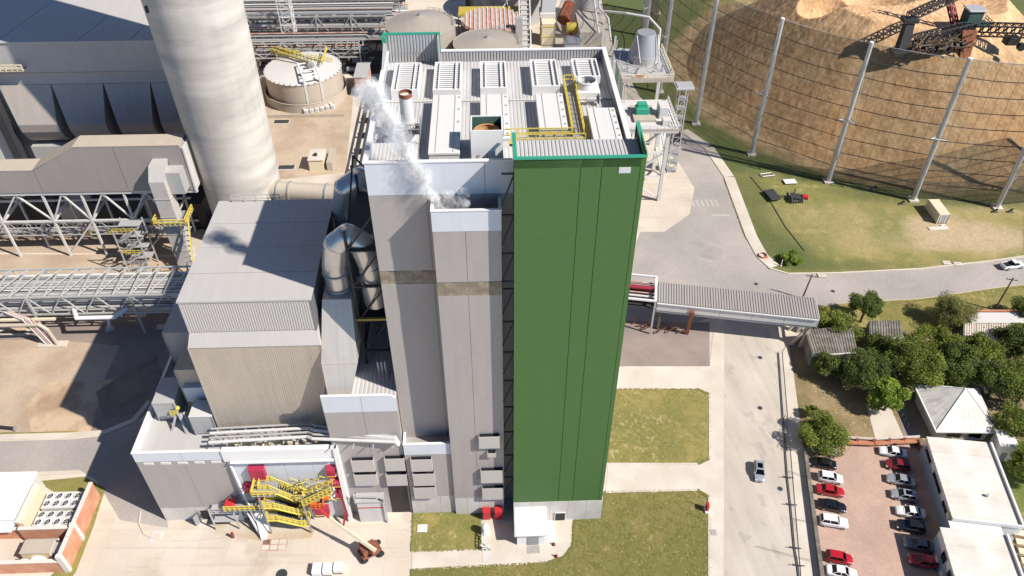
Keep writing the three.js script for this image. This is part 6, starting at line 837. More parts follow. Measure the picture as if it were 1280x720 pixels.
const GL = 'cars parked along the left wall of the car park', GR = 'cars parked before the white buildings', L = Math.PI;
car('white car half under the tree, farthest in the left row', 'hatch', 'white', 33.52, -91.37, L + 0.03, { group: GL });
car('black car second from the far end of the left row', 'sedan', 'black', 33.06, -88.42, L - 0.02, { group: GL });
car('white car third in the left row, next to a bright red one', 'hatch', 'white', 34.14, -85.75, 0.02, { group: GL });
car('bright red car between a white and a black car in the left row', 'sedan', 'red', 33.95, -83.19, 0.01, { group: GL });
car('black car between the red and the white car of the left row', 'sedan', 'black', 33.98, -80.31, -0.02, { group: GL });
car('white car beside the empty bay of the left row', 'suv', 'white', 33.99, -77.37, 0.03, { group: GL });
car('red car just past the empty bay of the left row', 'hatch', 'red', 34.32, -71.18, 0, { group: GL });
car('white car cut by the bottom edge in the left row', 'sedan', 'white', 34.46, -68.84, 0.02, { group: GL });
car('white car farthest in the right row', 'sedan', 'white', 44.79, -93.38, L, { group: GR });
car('dark red car second from the far end of the right row', 'hatch', 'darkRed', 45.21, -90.81, L + 0.04, { group: GR });
car('silver car third from the far end of the right row', 'sedan', 'silver', 45.3, -87.77, L - 0.03, { group: GR });
car('silver car with dark open roof panel in the right row', 'hatch', 'silver', 45.38, -84.83, L, { group: GR, open: true });
car('white car beside the black one in the right row', 'sedan', 'white', 45.92, -81.79, L + 0.02, { group: GR });
car('black car in the middle of the right row', 'suv', 'black', 45.53, -79.09, L, { group: GR });
car('dark grey car between the black and the red car of the right row', 'sedan', 'grey', 46.35, -76.05, L - 0.02, { group: GR });
car('bright red car nearest in the right row', 'hatch', 'red', 46.4, -73.35, L, { group: GR });
{ const T = copy(cars.get('hatchsilver'), 'silver car with dark sunroof driving on the pale street', 40.73, -77.55, -Math.PI / 2 - 0.188, { y: 0.012 }); T.name = 'driving_car'; delete T.userData.group; }
{ // white pickup on the curving road
  const [x, z] = [107.83, -130.71], T = thing('white_pickup', 'white pickup truck driving on the curving road at the right edge', 'pickup truck', x, z, { rot: 0.2 }); base.set(T, [0, 0, 0]); T.position.set(x, 0.006, z);
  part(T, 'body', [skin([[-2.55, 0.74, 0.45, 0.9], [-2.45, 0.86, 0.4, 1.02], [0.2, 0.9, 0.32, 1.02], [1.5, 0.9, 0.34, 1.0], [2.3, 0.8, 0.4, 0.9], [2.5, 0.62, 0.46, 0.76]])], P.white); part(T, 'load_bed', [bx(-2.35, 0.98, -0.72, -0.55, 1.06, 0.72)], M.black); part(T, 'bed_side', [bx(-2.45, 1, 0.72, -0.5, 1.16, 0.86), bx(-2.45, 1, -0.86, -0.5, 1.16, -0.72), bx(-2.5, 1, -0.86, -2.36, 1.16, 0.86)], P.white);
  part(T, 'cabin', [hexa([[-0.5, 1, 0.8], [1.2, 1, 0.78], [1.2, 1, -0.78], [-0.5, 1, -0.8]], [[-0.35, 1.66, 0.62], [0.5, 1.66, 0.62], [0.5, 1.66, -0.62], [-0.35, 1.66, -0.62]])], M.glass); part(T, 'roof', [rb(0.08, 1.69, 0, 1, 0.1, 1.3, 0.05)], P.white);
  for (const sx of [-1.55, 1.6]) for (const s of [1, -1]) { const w = part(T, 'wheel', [tube([sx, 0.37, s * 0.68], [sx, 0.37, s * 0.92], 0.37, 0.37, 20)], M.rubber); part(T, 'rim', [tube([sx, 0.37, s * 0.9], [sx, 0.37, s * 0.93], 0.22, 0.22, 14)], rim, { parent: w }); } for (const s of [1, -1]) part(T, 'headlight', [rb(2.36, 0.8, s * 0.62, 0.2, 0.16, 0.3, 0.05)], lamp);
}

{ const o = []; for (let i = 0; i < 6; i++) { const [x, z] = [43.15, -154.58]; o.push(cb(x + i * 1.15, 0.012, z, 0.5, 0.006, 2.6, 0.1)); } struct('road_marking', o, flat(0.42, 0.4, 0.38, 0.9)); struct('road_marking', [poly([[46.87, -150.06], [50.99, -150.06], [50.86, -149.42], [46.75, -149.42]], 0.014, 0.014)], flat(0.42, 0.4, 0.38, 0.9)); }

// ---------- trees ----------
const leafM = (r, g, b) => new THREE.MeshPhysicalMaterial({ color: new THREE.Color().setRGB(r, g, b), roughness: 0.85, specularIntensity: 0.25, vertexColors: true, side: THREE.DoubleSide, transmission: 0.35, thickness: 0 });
const LEAF = { dark: leafM(0.155, 0.2, 0.055), mid: leafM(0.225, 0.275, 0.062), bright: leafM(0.27, 0.37, 0.07), olive: leafM(0.26, 0.27, 0.1) };
M.bark = patchy([0.16, 0.12, 0.085], [0.09, 0.07, 0.05], 1, 2, 98);
function tree(label, x, z, h, r, kind, { n = 9000, leaf = 0.23, clumps = 34, squash = 0.72, trunk = 0.3 } = {}) {
  const T = thing('tree', label, 'tree', x, z, { rot: 0 }), limbs = [], q = [], col = [], cc = [], ty = h * 0.38;
  for (let i = 0; i < clumps; i++) { const a = rr(0, 6.283), e = Math.asin(rr(-0.45, 1)), k = Math.pow(rnd(), 0.4); cc.push([x + r * 0.82 * k * Math.cos(a) * Math.cos(e), h - r * squash + r * squash * 0.84 * k * Math.sin(e), z + r * 0.82 * k * Math.sin(a) * Math.cos(e), r * rr(0.16, 0.36), rr(0.75, 1.2)]); }
  leaf *= 0.72; n = Math.round(n * 1.7);
  for (let i = 0; i < n; i++) {
    const c = cc[Math.floor(rnd() * clumps)], a = rr(0, 6.283), e = Math.asin(rr(-1, 1)), k = c[3] * Math.pow(rnd(), 0.3) * (rnd() < 0.06 ? 1.4 : 1), p = V(c[0] + k * Math.cos(a) * Math.cos(e), c[1] + k * Math.sin(e) * 0.8, c[2] + k * Math.sin(a) * Math.cos(e));
    const u = V(rr(-1, 1), rr(-0.5, 0.5), rr(-1, 1)).normalize(), w = V(rr(-1, 1), rr(-0.6, 0.6), rr(-1, 1)).cross(u).normalize(), L = leaf * rr(0.6, 1.4), g = c[4] * rr(0.85, 1.2), warm = rr(0.85, 1.2);
    const A = p.clone().addScaledVector(u, L), B = p.clone().addScaledVector(w, L * 0.5), C = p.clone().addScaledVector(u, -L), D = p.clone().addScaledVector(w, -L * 0.5);
    for (const v of [A, B, C, A, C, D]) { q.push(v.x, v.y, v.z); col.push(g * warm, g, g * 0.9); }
  }
  const g = new THREE.BufferGeometry(); g.setAttribute('position', new THREE.Float32BufferAttribute(q, 3)); g.computeVertexNormals(); g.setAttribute('color', new THREE.Float32BufferAttribute(col, 3));
  part(T, 'crown', [fin(g)], LEAF[kind]);
  part(T, 'trunk', [tube([x, 0, z], [x + rr(-0.3, 0.3), ty, z], trunk, trunk * 0.7, 9)], M.bark);
  for (let i = 0; i < 7; i++) { const c = cc[i * 4 % clumps]; part(T, 'limb', [tube([x, ty * rr(0.7, 1), z], [c[0], c[1], c[2]], trunk * 0.45, 0.04, 7)], M.bark); }
  return T;
}
tree('round bushy tree just right of the gallery end', 62.98, -109.96, 5.8, 4.9, 'mid'); tree('darker upright tree behind the bushy one at the gallery', 69.5, -113.58, 7, 3.4, 'dark'); tree('feathery olive tree alone on the road verge', 86.76, -113.12, 6.5, 4.7, 'olive', { leaf: 0.16, n: 14000, clumps: 60 });
tree('small dark tree left of the big tree cluster', 58.25, -99.4, 5, 3, 'dark'); tree('broad dark tree left of centre in the cluster', 63.97, -97.02, 7.6, 4.9, 'dark', { n: 14000 }); tree('tall spreading tree in the middle of the cluster', 72.73, -97.81, 9, 5.9, 'mid', { n: 18000, clumps: 60 }); tree('dark tree behind the hip roof ridge', 80.94, -97.81, 8, 4.9, 'dark', { n: 14000 });
tree('bright green young tree at the front of the cluster', 66.19, -90.97, 6.2, 3.9, 'bright', { leaf: 0.28 }); tree('bright leafy tree over the pavement at the car park corner', 52.65, -83.92, 5.6, 4.6, 'mid', { n: 15000, leaf: 0.2 });
tree('dark tree right of the hip roof house', 85.93, -93.95, 8, 4.8, 'dark', { n: 12000 }); tree('dark tree at the right edge above the lawn', 89.91, -92.07, 9, 5.6, 'mid', { n: 12000 }); tree('lighter tree at the right edge next to the water tank hut', 85.79, -84.09, 7.5, 5, 'mid', { n: 6500 }); tree('dense dark tree by the utility pole at the right edge', 94.71, -103.91, 8, 4.8, 'dark', { n: 12000 }); tree('dark tree on the verge at the far right', 102.36, -112.67, 7, 4.6, 'dark'); tree('low dark tree filling the gap beside the small ribbed shed', 69.15, -102.66, 6, 4.2, 'dark'); tree('spreading tree hiding the shed wall under the utility pole', 80.22, -104.75, 6.5, 4.6, 'mid'); tree('low tree between the cluster and the hip roof', 87.13, -101.83, 6.4, 4, 'mid'); tree('small shrub tree on the bare soil left of the cluster', 52.62, -89.62, 2.6, 1.4, 'mid', { n: 1800, clumps: 16, trunk: 0.1 }); tree('round green bush on the field by the road bend', 60.42, -132.31, 2.6, 2.4, 'bright', { n: 2600, clumps: 20, squash: 0.6, trunk: 0.1 }); tree('pale tree at the lower right edge behind the long white building', 84.23, -76.75, 6.5, 4, 'mid');

// ---------- structure right of the roof ----------
{
  const T = thing('equipment_tower', 'pale steel equipment tower with grey dome on its platform right of the roof', 'tower', 37, -165), y = 20;
  for (const [x, z] of [[31.5, -153.5], [40.2, -154.5], [31.5, -166], [41, -167], [33, -180], [42.5, -180]]) part(T, 'leg', [bar([x, 0, z], [x, y, z], 0.75)], M.pale);
  for (const [a, b] of [[[31.5, -153.5], [40.2, -154.5]], [[40.2, -154.5], [41, -167]], [[31.5, -153.5], [31.5, -166]]]) { for (const k of [7, 13.5]) part(T, 'beam', [bar([a[0], k, a[1]], [b[0], k, b[1]], 0.5)], M.pale); part(T, 'brace', [bar([a[0], 7, a[1]], [b[0], 13.5, b[1]], 0.36)], M.pale); part(T, 'brace', [bar([b[0], 0.5, b[1]], [a[0], 7, a[1]], 0.36)], M.pale); part(T, 'brace', [bar([a[0], 13.5, a[1]], [b[0], y, b[1]], 0.36)], M.pale); }
  part(T, 'lower_deck', [bx(30.6, y - 0.5, -167, 42, y, -152.4)], M.pale); part(T, 'upper_deck', [bx(31, y + 4.4, -184, 43, y + 4.9, -167.4)], M.grey); part(T, 'deck_edge', [bx(30.6, y + 0.01, -152.7, 42, y + 0.5, -152.38)], M.tan); part(T, 'deck_edge', [bx(31, y + 4.2, -167.6, 43, y + 5.2, -167.3)], M.tan);
  const dome = new THREE.CylinderGeometry(2.2, 3.6, 5, 28); dome.translate(37.6, y + 9.2, -178); part(T, 'dome', [fin(dome)], M.steel); part(T, 'dome_skirt', [cyl(37.6, y + 4.9, -178, 3.7, 1.8, 28)], M.grey);
  part(T, 'prop', [bar([35, y + 11.8, -176], [36, y + 6, -173.6], 0.2)], M.pale); part(T, 'prop', [bar([40, y + 11.8, -176.4], [40.6, y + 6, -174.4], 0.2)], M.pale); part(T, 'vent_pipe', [pipe([[29, y + 12, -190], [34, y + 13, -186], [39, y + 12.8, -184], [41.4, y + 11, -181], [41.4, y + 5, -180]], 0.28)], M.pale);
  part(T, 'green_pump', [rb(34.8, y + 1.2, -160, 3, 1.6, 2.4, 0.15)], M.greenTrim); part(T, 'green_pump', [rb(34.8, y + 2.3, -160.6, 2.2, 0.8, 1.6, 0.1)], M.greenTrim); part(T, 'pump_tray', [bx(32.6, y, -163.4, 37.6, y + 0.6, -156.4)], M.tan); part(T, 'cabinet', [rb(39.4, y + 1.4, -159.6, 2, 2.8, 3.4, 0.1)], M.pale); part(T, 'cabinet', [rb(39.6, y + 0.7, -155.6, 1.8, 1.4, 1.6, 0.1)], M.pale);
  part(T, 'orange_panel', [bx(34, y + 5.0, -168.2, 36, y + 5.8, -167.7)], M.orange); part(T, 'handrail', rail([[31, y + 4.9, -167.5], [43, y + 4.9, -167.5], [43, y + 4.9, -184]], 1.2, 0.07, 1.6), M.cream); part(T, 'handrail', rail([[30.6, y, -152.5], [42, y, -152.5], [42, y, -167]], 1.2, 0.07, 1.6), M.pale);
  const s = []; for (let i = 0; i < 40; i++) { const x = rr(31.5, 42), z = rr(-182, -168); s.push(bar([x, y + 4.9, z], [x + rr(-1.4, 1.4), y + rr(5.4, 7.6), z + rr(-1, 1)], 0.16)); } part(T, 'pipework', s, M.steel, { kind: 'stuff' });
  const s2 = []; for (let i = 0; i < 46; i++) { const x = rr(30, 36), z = rr(-205, -186), h = rr(6, 24); s2.push(bar([x, 0.1, z], [x, h, z], 0.2), bar([x, h * 0.7, z], [x + rr(-3, 3), h * 0.7, z + rr(-2, 2)], 0.18)); } part(T, 'rear_pipework', s2, M.pale, { kind: 'stuff' }); part(T, 'yellow_ladder', [bar([33, 0, -186], [33, 24, -186], 0.14), bar([33.7, 0, -186], [33.7, 24, -186], 0.14), ...Array.from({ length: 22 }, (_, i) => bar([33, 1 + i * 1.05, -186], [33.7, 1 + i * 1.05, -186], 0.12))], M.yellow); part(T, 'green_vessel', [cyl(34.6, 4, -192, 1.1, 17, 20)], flat(0.25, 0.5, 0.42, 0.5));
  const N = thing('roofed_lift_shaft', 'small grey roofed lift shaft at the right of the equipment tower', 'lift', 45.6, -167.5); part(N, 'shaft', [...[[-1, -1], [1, -1], [-1, 1], [1, 1]].map(([a, b]) => bar([45.6 + a, 0, -167.5 + b], [45.6 + a, 23, -167.5 + b], 0.22))], M.galv); part(N, 'roof', [hexa(rect(43.6, -165.6, 47.8, -169.4, 23), rect(43.6, -165.6, 47.8, -169.4, 23.3)), bx(43.9, 23.3, -168.8, 47.5, 23.5, -166.2)], M.galv); part(N, 'cage', Array.from({ length: 9 }, (_, i) => bx(44.5, i * 2.5, -168.6, 46.7, i * 2.5 + 0.12, -166.4)), M.steel); part(N, 'car', [bx(44.8, 8.6, -168.4, 46.4, 11, -166.6)], M.dark); part(N, 'brace', Array.from({ length: 8 }, (_, i) => bar([44.6, i * 2.6, -166.5], [46.6, i * 2.6 + 2.6, -166.5], 0.14)), M.galv);
}
// ---------- hut and fittings at the foot of the green tower ----------
{
  const T = thing('entrance_hut', 'small white hut with ribbed white roof at the foot of the green tower', 'hut', 4.8, -66.4);
  part(T, 'wall', [bx(2.9, 0, -68.5, 7.1, 3, -64.4)], M.white); part(T, 'roof', [corr([2.55, 3.95, -68.5], [4.9, 0, 0], [0, -0.75, 4.3], 0.32, -0.06), hexa([[2.5, 3.1, -64.1], [7.5, 3.1, -64.1], [7.5, 3.1, -68.5], [2.5, 3.1, -68.5]], [[2.5, 3.16, -64.1], [7.5, 3.16, -64.1], [7.5, 3.88, -68.5], [2.5, 3.88, -68.5]])], M.white);
  part(T, 'gutter', [bx(2.5, 2.95, -64.15, 7.5, 3.12, -63.98)], M.pale); part(T, 'door', [bx(4.5, 0.05, -64.4, 6.2, 2.4, -64.3)], M.steel); part(T, 'side_slope', [hexa([[7.5, 0, -64.4], [9, 0, -64.4], [9, 0, -68.4], [7.5, 0, -68.4]], [[7.5, 0.12, -64.4], [8.8, 0.06, -64.4], [8.8, 0.06, -68.4], [7.5, 0.12, -68.4]])], M.pale);
  part(T, 'door_mat', [bx(4.4, 0.07, -64.2, 6.3, 0.1, -62.9)], M.asphalt);
}
for (const [x, z, l] of [[8.48, -64.27, 'first dark red cone on the curved walkway by the hut'], [8.7, -62.26, 'second dark red cone on the curved walkway, nearer the lawn']]) { const T = thing('traffic_cone', l, 'cone', x, z); part(T, 'foot', [cb(x, 0.1, z, 0.5, 0.08, 0.5)], M.rubber); part(T, 'cone', [cyl(x, 0.1, z, 0.22, 0.75, 14, 0.04)], M.darkRed); }
for (const [x, l] of [[-1.7, 'red hydrant cabinet at the shaft foot, the left one'], [0.15, 'red hydrant cabinet at the shaft foot, the right one']]) { const T = thing('hydrant_cabinet', l, 'cabinet', x, -69.3); part(T, 'cabinet', [rb(x, 1.2, -69.3, 1.2, 2.2, 1.0, 0.06)], M.red); part(T, 'door', [bx(x - 0.5, 0.3, -68.82, x + 0.5, 2.1, -68.76)], M.red); part(T, 'plinth', [cb(x, 0.1, -69.3, 1.4, 0.2, 1.2)], M.plinth); }
{ const T = thing('water_tank', 'white round topped tank standing on the walkway below the red cabinets', 'tank', -1.9, -66.6); part(T, 'shell', [cyl(-1.9, 0.1, -66.6, 0.62, 1.7, 24), ball(-1.9, 1.75, -66.6, 0.62, 20, 10)], M.white); part(T, 'pipe', [pipe([[-2.1, 1.6, -66], [-2.1, 0.3, -64.6], [-1.2, 0.3, -63.8]], 0.1)], M.pale); part(T, 'rack', rail([[-2.4, 0.1, -65.8], [-2.4, 0.1, -63.6], [-1.1, 0.1, -63.6]], 1.2, 0.05, 0.6), M.white); part(T, 'floor_grate', [bx(-2.4, 0.07, -63.5, -0.9, 0.1, -61.6)], M.plinth); }
{ const T = thing('lawn_cover', 'white square inspection cover in the small front lawn', 'cover', -11.7, -67.68), [X, , Z] = base.get(T); part(T, 'frame', [cb(X, 0.13, Z, 1.5, 0.12, 1.3)], M.white); part(T, 'lid', [cb(X, 0.2, Z, 1.2, 0.04, 1.0)], M.pale); }
// ---------- fuel bay: frame, red hoods, yellow stairs ----------
{
  const T = thing('burner_bay', 'open pale bay with red hoods behind the yellow stairs', 'building', -32, -70.5), z = -70.5, a = -39.05, b = -22.9;
  for (let i = 0; i < 4; i++) { const w = (b - a) / 4; part(T, 'wall_panel', [bx(a + i * w + 0.02, 4.6, z - 0.1, a + (i + 1) * w - 0.02, 14.6, z + 0.06)], M.band); part(T, 'base_panel', [bx(a + i * w + 0.02, 0, z - 0.1, a + (i + 1) * w - 0.02, 4.55, z + 0.14)], M.pale); }
  part(T, 'lintel', [bx(a - 0.2, 15, z - 0.5, b, 17.4, z + 0.3)], M.white); part(T, 'lintel_pipe', [tube([a + 0.8, 15.2, z + 0.6], [b - 0.6, 15.2, z + 0.6], 0.26)], M.white);
  part(T, 'end_post', [hexa(rect(b - 0.4, z + 1.2, b + 0.2, z - 0.3, 0), rect(b - 0.4, z + 0.5, b + 0.2, z - 0.3, 17.4))], M.white); part(T, 'corner_pipe', [pipe([[a + 0.6, 14, z + 0.4], [a + 0.9, 9, z + 0.6], [a + 1.6, 4, z + 1.6], [a + 2.2, 0.4, z + 2]], 0.2)], M.white);
  const hood = (x0, x1, y0, y1, d) => { const h = part(T, 'red_hood', [hexa([[x0, y0, z + d], [x1, y0, z + d], [x1, y0, z], [x0, y0, z]], [[x0, y1 - 0.5, z + d], [x1, y1 - 0.5, z + d], [x1, y1, z], [x0, y1, z]])], M.redHood ?? (M.redHood = flat(0.36, 0.02, 0.06, 0.5))); part(T, 'rim', [bx(x0 - 0.06, y0 - 0.1, z, x1 + 0.06, y0, z + d + 0.06)], M.yellow, { parent: h }); };
  hood(-36.1, -33.9, 11.2, 13.9, 0.9); hood(-37.7, -36.3, 8, 9.8, 0.9); hood(-24.9, -23.7, 11.6, 13.4, 0.9); hood(-24.8, -23.3, 9, 10.4, 0.9); hood(-24.4, -23.2, 6, 7.8, 0.9); hood(-28.3, -26.1, 1.4, 3.5, 0.8); hood(-36.5, -35.1, 6, 7.2, 0.9);
  part(T, 'red_frame', [bar([-23.2, 0.2, z + 1], [-23.6, 8, z + 0.8], 0.35), bar([-24, 0.2, z + 2.2], [-23.1, 4, z + 0.6], 0.3)], M.darkRed);
  part(T, 'chute_opening', [bx(-39, 0.05, z + 0.1, -36.2, 4.2, z + 0.3)], M.black); part(T, 'chute_wall', [hexa([[-36.3, 0, z + 4], [-35.6, 0, z + 4], [-35.6, 0, z + 0.2], [-36.3, 0, z + 0.2]], [[-36.3, 0.3, z + 4], [-35.6, 0.3, z + 4], [-36.9, 4.6, z + 0.2], [-37.6, 4.6, z + 0.2]]), bar([-38.9, 4.4, z + 0.6], [-36.6, 4.6, z + 0.6], 0.4)], M.white); part(T, 'chute_pipe', [bar([-38.6, 4.5, z + 0.9], [-36.6, 0.3, z + 3.2], 0.22)], M.white);
}
{
  const T = thing('yellow_stair_tower', 'yellow railed stair tower of zigzag flights in front of the red hoods', 'stairs', -31.6, -67.6), xs = [-34.9, -33.4, -30.2, -28.8];
  const flight = (y, dy, z) => { // landing, sagging flight, landing
    const f = part(T, 'flight', [bx(xs[0], y + dy, z, xs[1], y + dy + 0.15, z + 1.5), hexa([[xs[1], y + dy, z + 1.5], [xs[2], y, z + 1.5], [xs[2], y, z], [xs[1], y + dy, z]], [[xs[1], y + dy + 0.15, z + 1.5], [xs[2], y + 0.15, z + 1.5], [xs[2], y + 0.15, z], [xs[1], y + dy + 0.15, z]]), bx(xs[2], y, z, xs[3], y + 0.15, z + 1.5)], M.steel);
    for (const zz of [z, z + 1.5]) { part(T, 'stringer', [bar([xs[0], y + dy + 0.12, zz], [xs[1], y + dy + 0.12, zz], 0.1, 0.45), bar([xs[1], y + dy + 0.12, zz], [xs[2], y + 0.12, zz], 0.1, 0.45), bar([xs[2], y + 0.12, zz], [xs[3], y + 0.12, zz], 0.1, 0.45)], M.yellow, { parent: f }); part(T, 'handrail', rail([[xs[0], y + dy + 0.2, zz], [xs[1], y + dy + 0.2, zz], [xs[2], y + 0.2, zz], [xs[3], y + 0.2, zz]], 1.15, 0.06, 0.8), M.yellow, { parent: f }); part(T, 'side_mesh', [bar([xs[0], y + dy + 0.8, zz], [xs[1], y + dy + 0.8, zz], 0.04, 0.04), ...[[0, 1, dy, dy], [1, 2, dy, 0], [2, 3, 0, 0]].map(([p, q, u, w]) => hexa([[xs[p], y + u + 0.4, zz + 0.02], [xs[q], y + w + 0.4, zz + 0.02], [xs[q], y + w + 0.4, zz - 0.02], [xs[p], y + u + 0.4, zz - 0.02]], [[xs[p], y + u + 1.15, zz + 0.02], [xs[q], y + w + 1.15, zz + 0.02], [xs[q], y + w + 1.15, zz - 0.02], [xs[p], y + u + 1.15, zz - 0.02]]))], M.yellowMesh ?? (M.yellowMesh = flat(0.66, 0.56, 0.16, 0.6)), { parent: f }); }
    for (let i = 0; i < 11; i++) part(T, 'tread', [bx(lerp(xs[1], xs[2], i / 11), lerp(y + dy, y, i / 11) + 0.16, z + 0.05, lerp(xs[1], xs[2], (i + 0.8) / 11), lerp(y + dy, y, i / 11) + 0.22, z + 1.45)], M.dark, { parent: f });
    part(T, 'end_rail', rail([[xs[0], y + dy + 0.2, z], [xs[0], y + dy + 0.2, z + 1.5]], 1.15, 0.07, 0.7), M.yellow, { parent: f }); part(T, 'end_rail', rail([[xs[3], y + 0.2, z], [xs[3], y + 0.2, z + 1.5]], 1.15, 0.07, 0.7), M.yellow, { parent: f });
  };
  flight(7.4, 2.8, -69.9); flight(4.6, 1.7, -69.5); flight(2, 1.6, -69.1);
  for (const x of [xs[0], xs[3]]) for (const z of [-70, -67.6]) part(T, 'post', [bar([x, 0, z], [x, 10, z], 0.2)], M.steel);
  part(T, 'upper_walkway', [hexa([[xs[3], 7.6, -67.4], [-24.2, 10.4, -67.6], [-24.2, 10.4, -69], [xs[3], 7.6, -69]], [[xs[3], 7.75, -67.4], [-24.2, 10.55, -67.6], [-24.2, 10.55, -69], [xs[3], 7.75, -69]])], M.steel); part(T, 'handrail', rail([[xs[3], 7.75, -67.4], [-24.2, 10.55, -67.6]], 1.15, 0.07, 0.8), M.yellow); part(T, 'handrail', rail([[xs[3], 7.75, -69], [-24.2, 10.55, -69]], 1.15, 0.07, 0.8), M.yellow); part(T, 'upper_stringer', [bar([xs[3], 7.7, -67.35], [-24.2, 10.5, -67.55], 0.1, 0.4)], M.yellow);
  part(T, 'platform', [bx(-35.6, 10.4, -70, -32.2, 10.55, -67.2)], M.steel); part(T, 'handrail', rail([[-35.6, 10.55, -70], [-35.6, 10.55, -67.2], [-32.2, 10.55, -67.2]], 1.15, 0.07, 0.8), M.yellow); part(T, 'platform', [bx(-41, 5.4, -70, -35, 5.52, -68.2)], M.steel); part(T, 'handrail', rail([[-41, 5.5, -68.2], [-35, 5.5, -68.2]], 1.15, 0.07, 0.8), M.yellow);
  const c = []; for (let i = 0; i < 70; i++) { const x = rr(-30.5, -24), y = rr(7, 12), z = rr(-70.2, -68); c.push(bar([x, y, z], [x + rr(-1.2, 1.2), y + rr(-0.8, 0.8), z + rr(-0.5, 0.5)], 0.09)); } part(T, 'scaffold_tube', c, M.yellow, { kind: 'stuff' });
}
{ const T = thing('red_pump_set', 'red pump set on a grey rack left of the yellow stairs', 'machine', -40.6, -69.4); part(T, 'frame', [...[[-43.6, -70.2], [-40, -70.2], [-43.6, -68.6], [-40, -68.6]].map(([x, z]) => bar([x, 0, z], [x, 4.4, z], 0.18)), bx(-43.6, 4.3, -70.2, -40, 4.4, -68.6), bx(-43.6, 2, -70.2, -40, 2.1, -68.6)], M.galv); part(T, 'pump', [rb(-40.4, 5.4, -69.4, 1.5, 1.6, 1.2, 0.2)], M.red); part(T, 'pump', [rb(-39.2, 4.9, -69.2, 0.9, 1, 1, 0.15)], M.darkRed); part(T, 'handrail', rail([[-43.6, 4.4, -68.6], [-40, 4.4, -68.6]], 1.1, 0.05, 0.9), M.galv); part(T, 'pipe', [pipe([[-44.5, 3.4, -70], [-42, 3.4, -69.4], [-40.4, 4.6, -69.4]], 0.15)], M.galv); part(T, 'base', [bx(-42.8, 0, -70.3, -39.6, 2.6, -70.0)], M.band); }
{ // men at work on the platform: a heap of lifting gear and a chain hoist
  const T = thing('lifting_gear', 'tangle of orange and white lifting gear by the right hand hoods', 'hoist', -25.4, -69, { y: 7 }), s = []; for (let i = 0; i < 26; i++) { const x = rr(-27, -24), y = rr(6.6, 9.8), z = rr(-69.6, -68); s.push(bar([x, y, z], [x + rr(-0.9, 0.9), y + rr(-0.6, 0.6), z + rr(-0.4, 0.4)], 0.14)); } part(T, 'tube', s, M.white, { kind: 'stuff' }); part(T, 'hoist', [rb(-25.6, 8, -68.6, 1.2, 1, 0.9, 0.2)], M.orange); part(T, 'drum', [tube([-26.4, 7.4, -68.4], [-25.2, 7.4, -68.4], 0.4)], M.dark);
}
{ // boom lift
  const T = thing('boom_lift', 'orange boom lift with long cream boom raised to the stairs', 'boom lift', -19.35, -63.71), [X, , Z] = base.get(T);
  part(T, 'chassis', [rb(X, 0.85, Z, 3.2, 0.6, 2, 0.15, 0.6)], M.rust); part(T, 'turret', [rb(X - 0.1, 1.6, Z, 2.4, 1, 1.7, 0.2, 0.6), rb(X + 0.9, 2.1, Z + 0.8, 1.2, 0.8, 1.3, 0.2, 0.6)], M.rust);
  for (const [a, b] of [[-1.3, -0.5], [1.0, -1.5], [-0.6, 1.4], [1.7, 0.4]]) part(T, 'wheel', [tube([X + a - 0.12, 0.5, Z + b - 0.16], [X + a + 0.12, 0.5, Z + b + 0.16], 0.5, 0.5, 18)], M.rubber);
  const tip = [-25.2, 5.2, -66.8], root = [X + 1.2, 2.6, Z + 1.1], mid = root.map((v, i) => lerp(v, tip[i], 0.55)); part(T, 'boom', [bar(root, mid, 0.46)], M.cream); part(T, 'boom_extension', [bar(mid, tip, 0.32)], M.cream); part(T, 'jib', [bar(tip, [-26.6, 7, -67.4], 0.3)], M.red); part(T, 'basket', [bx(-27.6, 7, -68.4, -25.8, 7.1, -67.2)], M.orange); part(T, 'basket_rail', rail([[-27.6, 7.1, -68.4], [-27.6, 7.1, -67.2], [-25.8, 7.1, -67.2], [-25.8, 7.1, -68.4]], 1.1, 0.06, 0.6), M.orange); part(T, 'engine_cover', [rb(X - 1, 1.5, Z - 0.7, 1, 0.7, 1.2, 0.15, 0.6)], M.darkRed);
}
['leftmost white wrapped pallet load at the bottom edge', 'middle white wrapped pallet load at the bottom edge', 'rightmost white wrapped pallet load at the bottom edge'].forEach((l, i) => { const p = [-26.9, -61.1], x = p[0] + i * 1.55, z = p[1] - (i === 2 ? 0.2 : 0), T = thing('pallet_load', l, 'pallet', x, z, { group: 'white pallets on the apron' }); part(T, 'pallet', [bx(x - 0.65, 0, z - 0.8, x + 0.65, 0.14, z + 0.8)], M.wood); part(T, 'load', [rb(x, 0.62, z, 1.36, 0.96, 1.7 - i * 0.15, 0.08)], M.white); part(T, 'strap', [bx(x - 0.7, 0.5, z - 0.03, x + 0.7, 1.115, z + 0.03)], M.galv); });
{ const T = thing('gully_grate', 'rusty grid of drain covers on the apron before the stairs', 'grate', -34.16, -65.68), [X, , Z] = base.get(T); for (let i = 0; i < 3; i++) for (let j = 0; j < 2; j++) part(T, 'cover', [bx(X - 1.8 + i * 1.25, 0.01, Z - 0.9 + j * 0.95, X - 0.75 + i * 1.25, 0.03, Z - 0.1 + j * 0.95)], i || j ? M.path : M.wood); part(T, 'frame', [bx(X - 1.95, 0, Z - 1.05, X + 2, 0.016, Z + 1)], M.paleRust); }
{ const T = thing('red_bollard', 'short rusty red post standing alone on the apron', 'post', -40.68, -67.12), [X, , Z] = base.get(T); part(T, 'post', [rb(X, 0.6, Z, 0.34, 1.2, 0.34, 0.05)], M.rust); part(T, 'cap', [rb(X, 1.22, Z, 0.4, 0.08, 0.4, 0.03)], M.darkRed); }
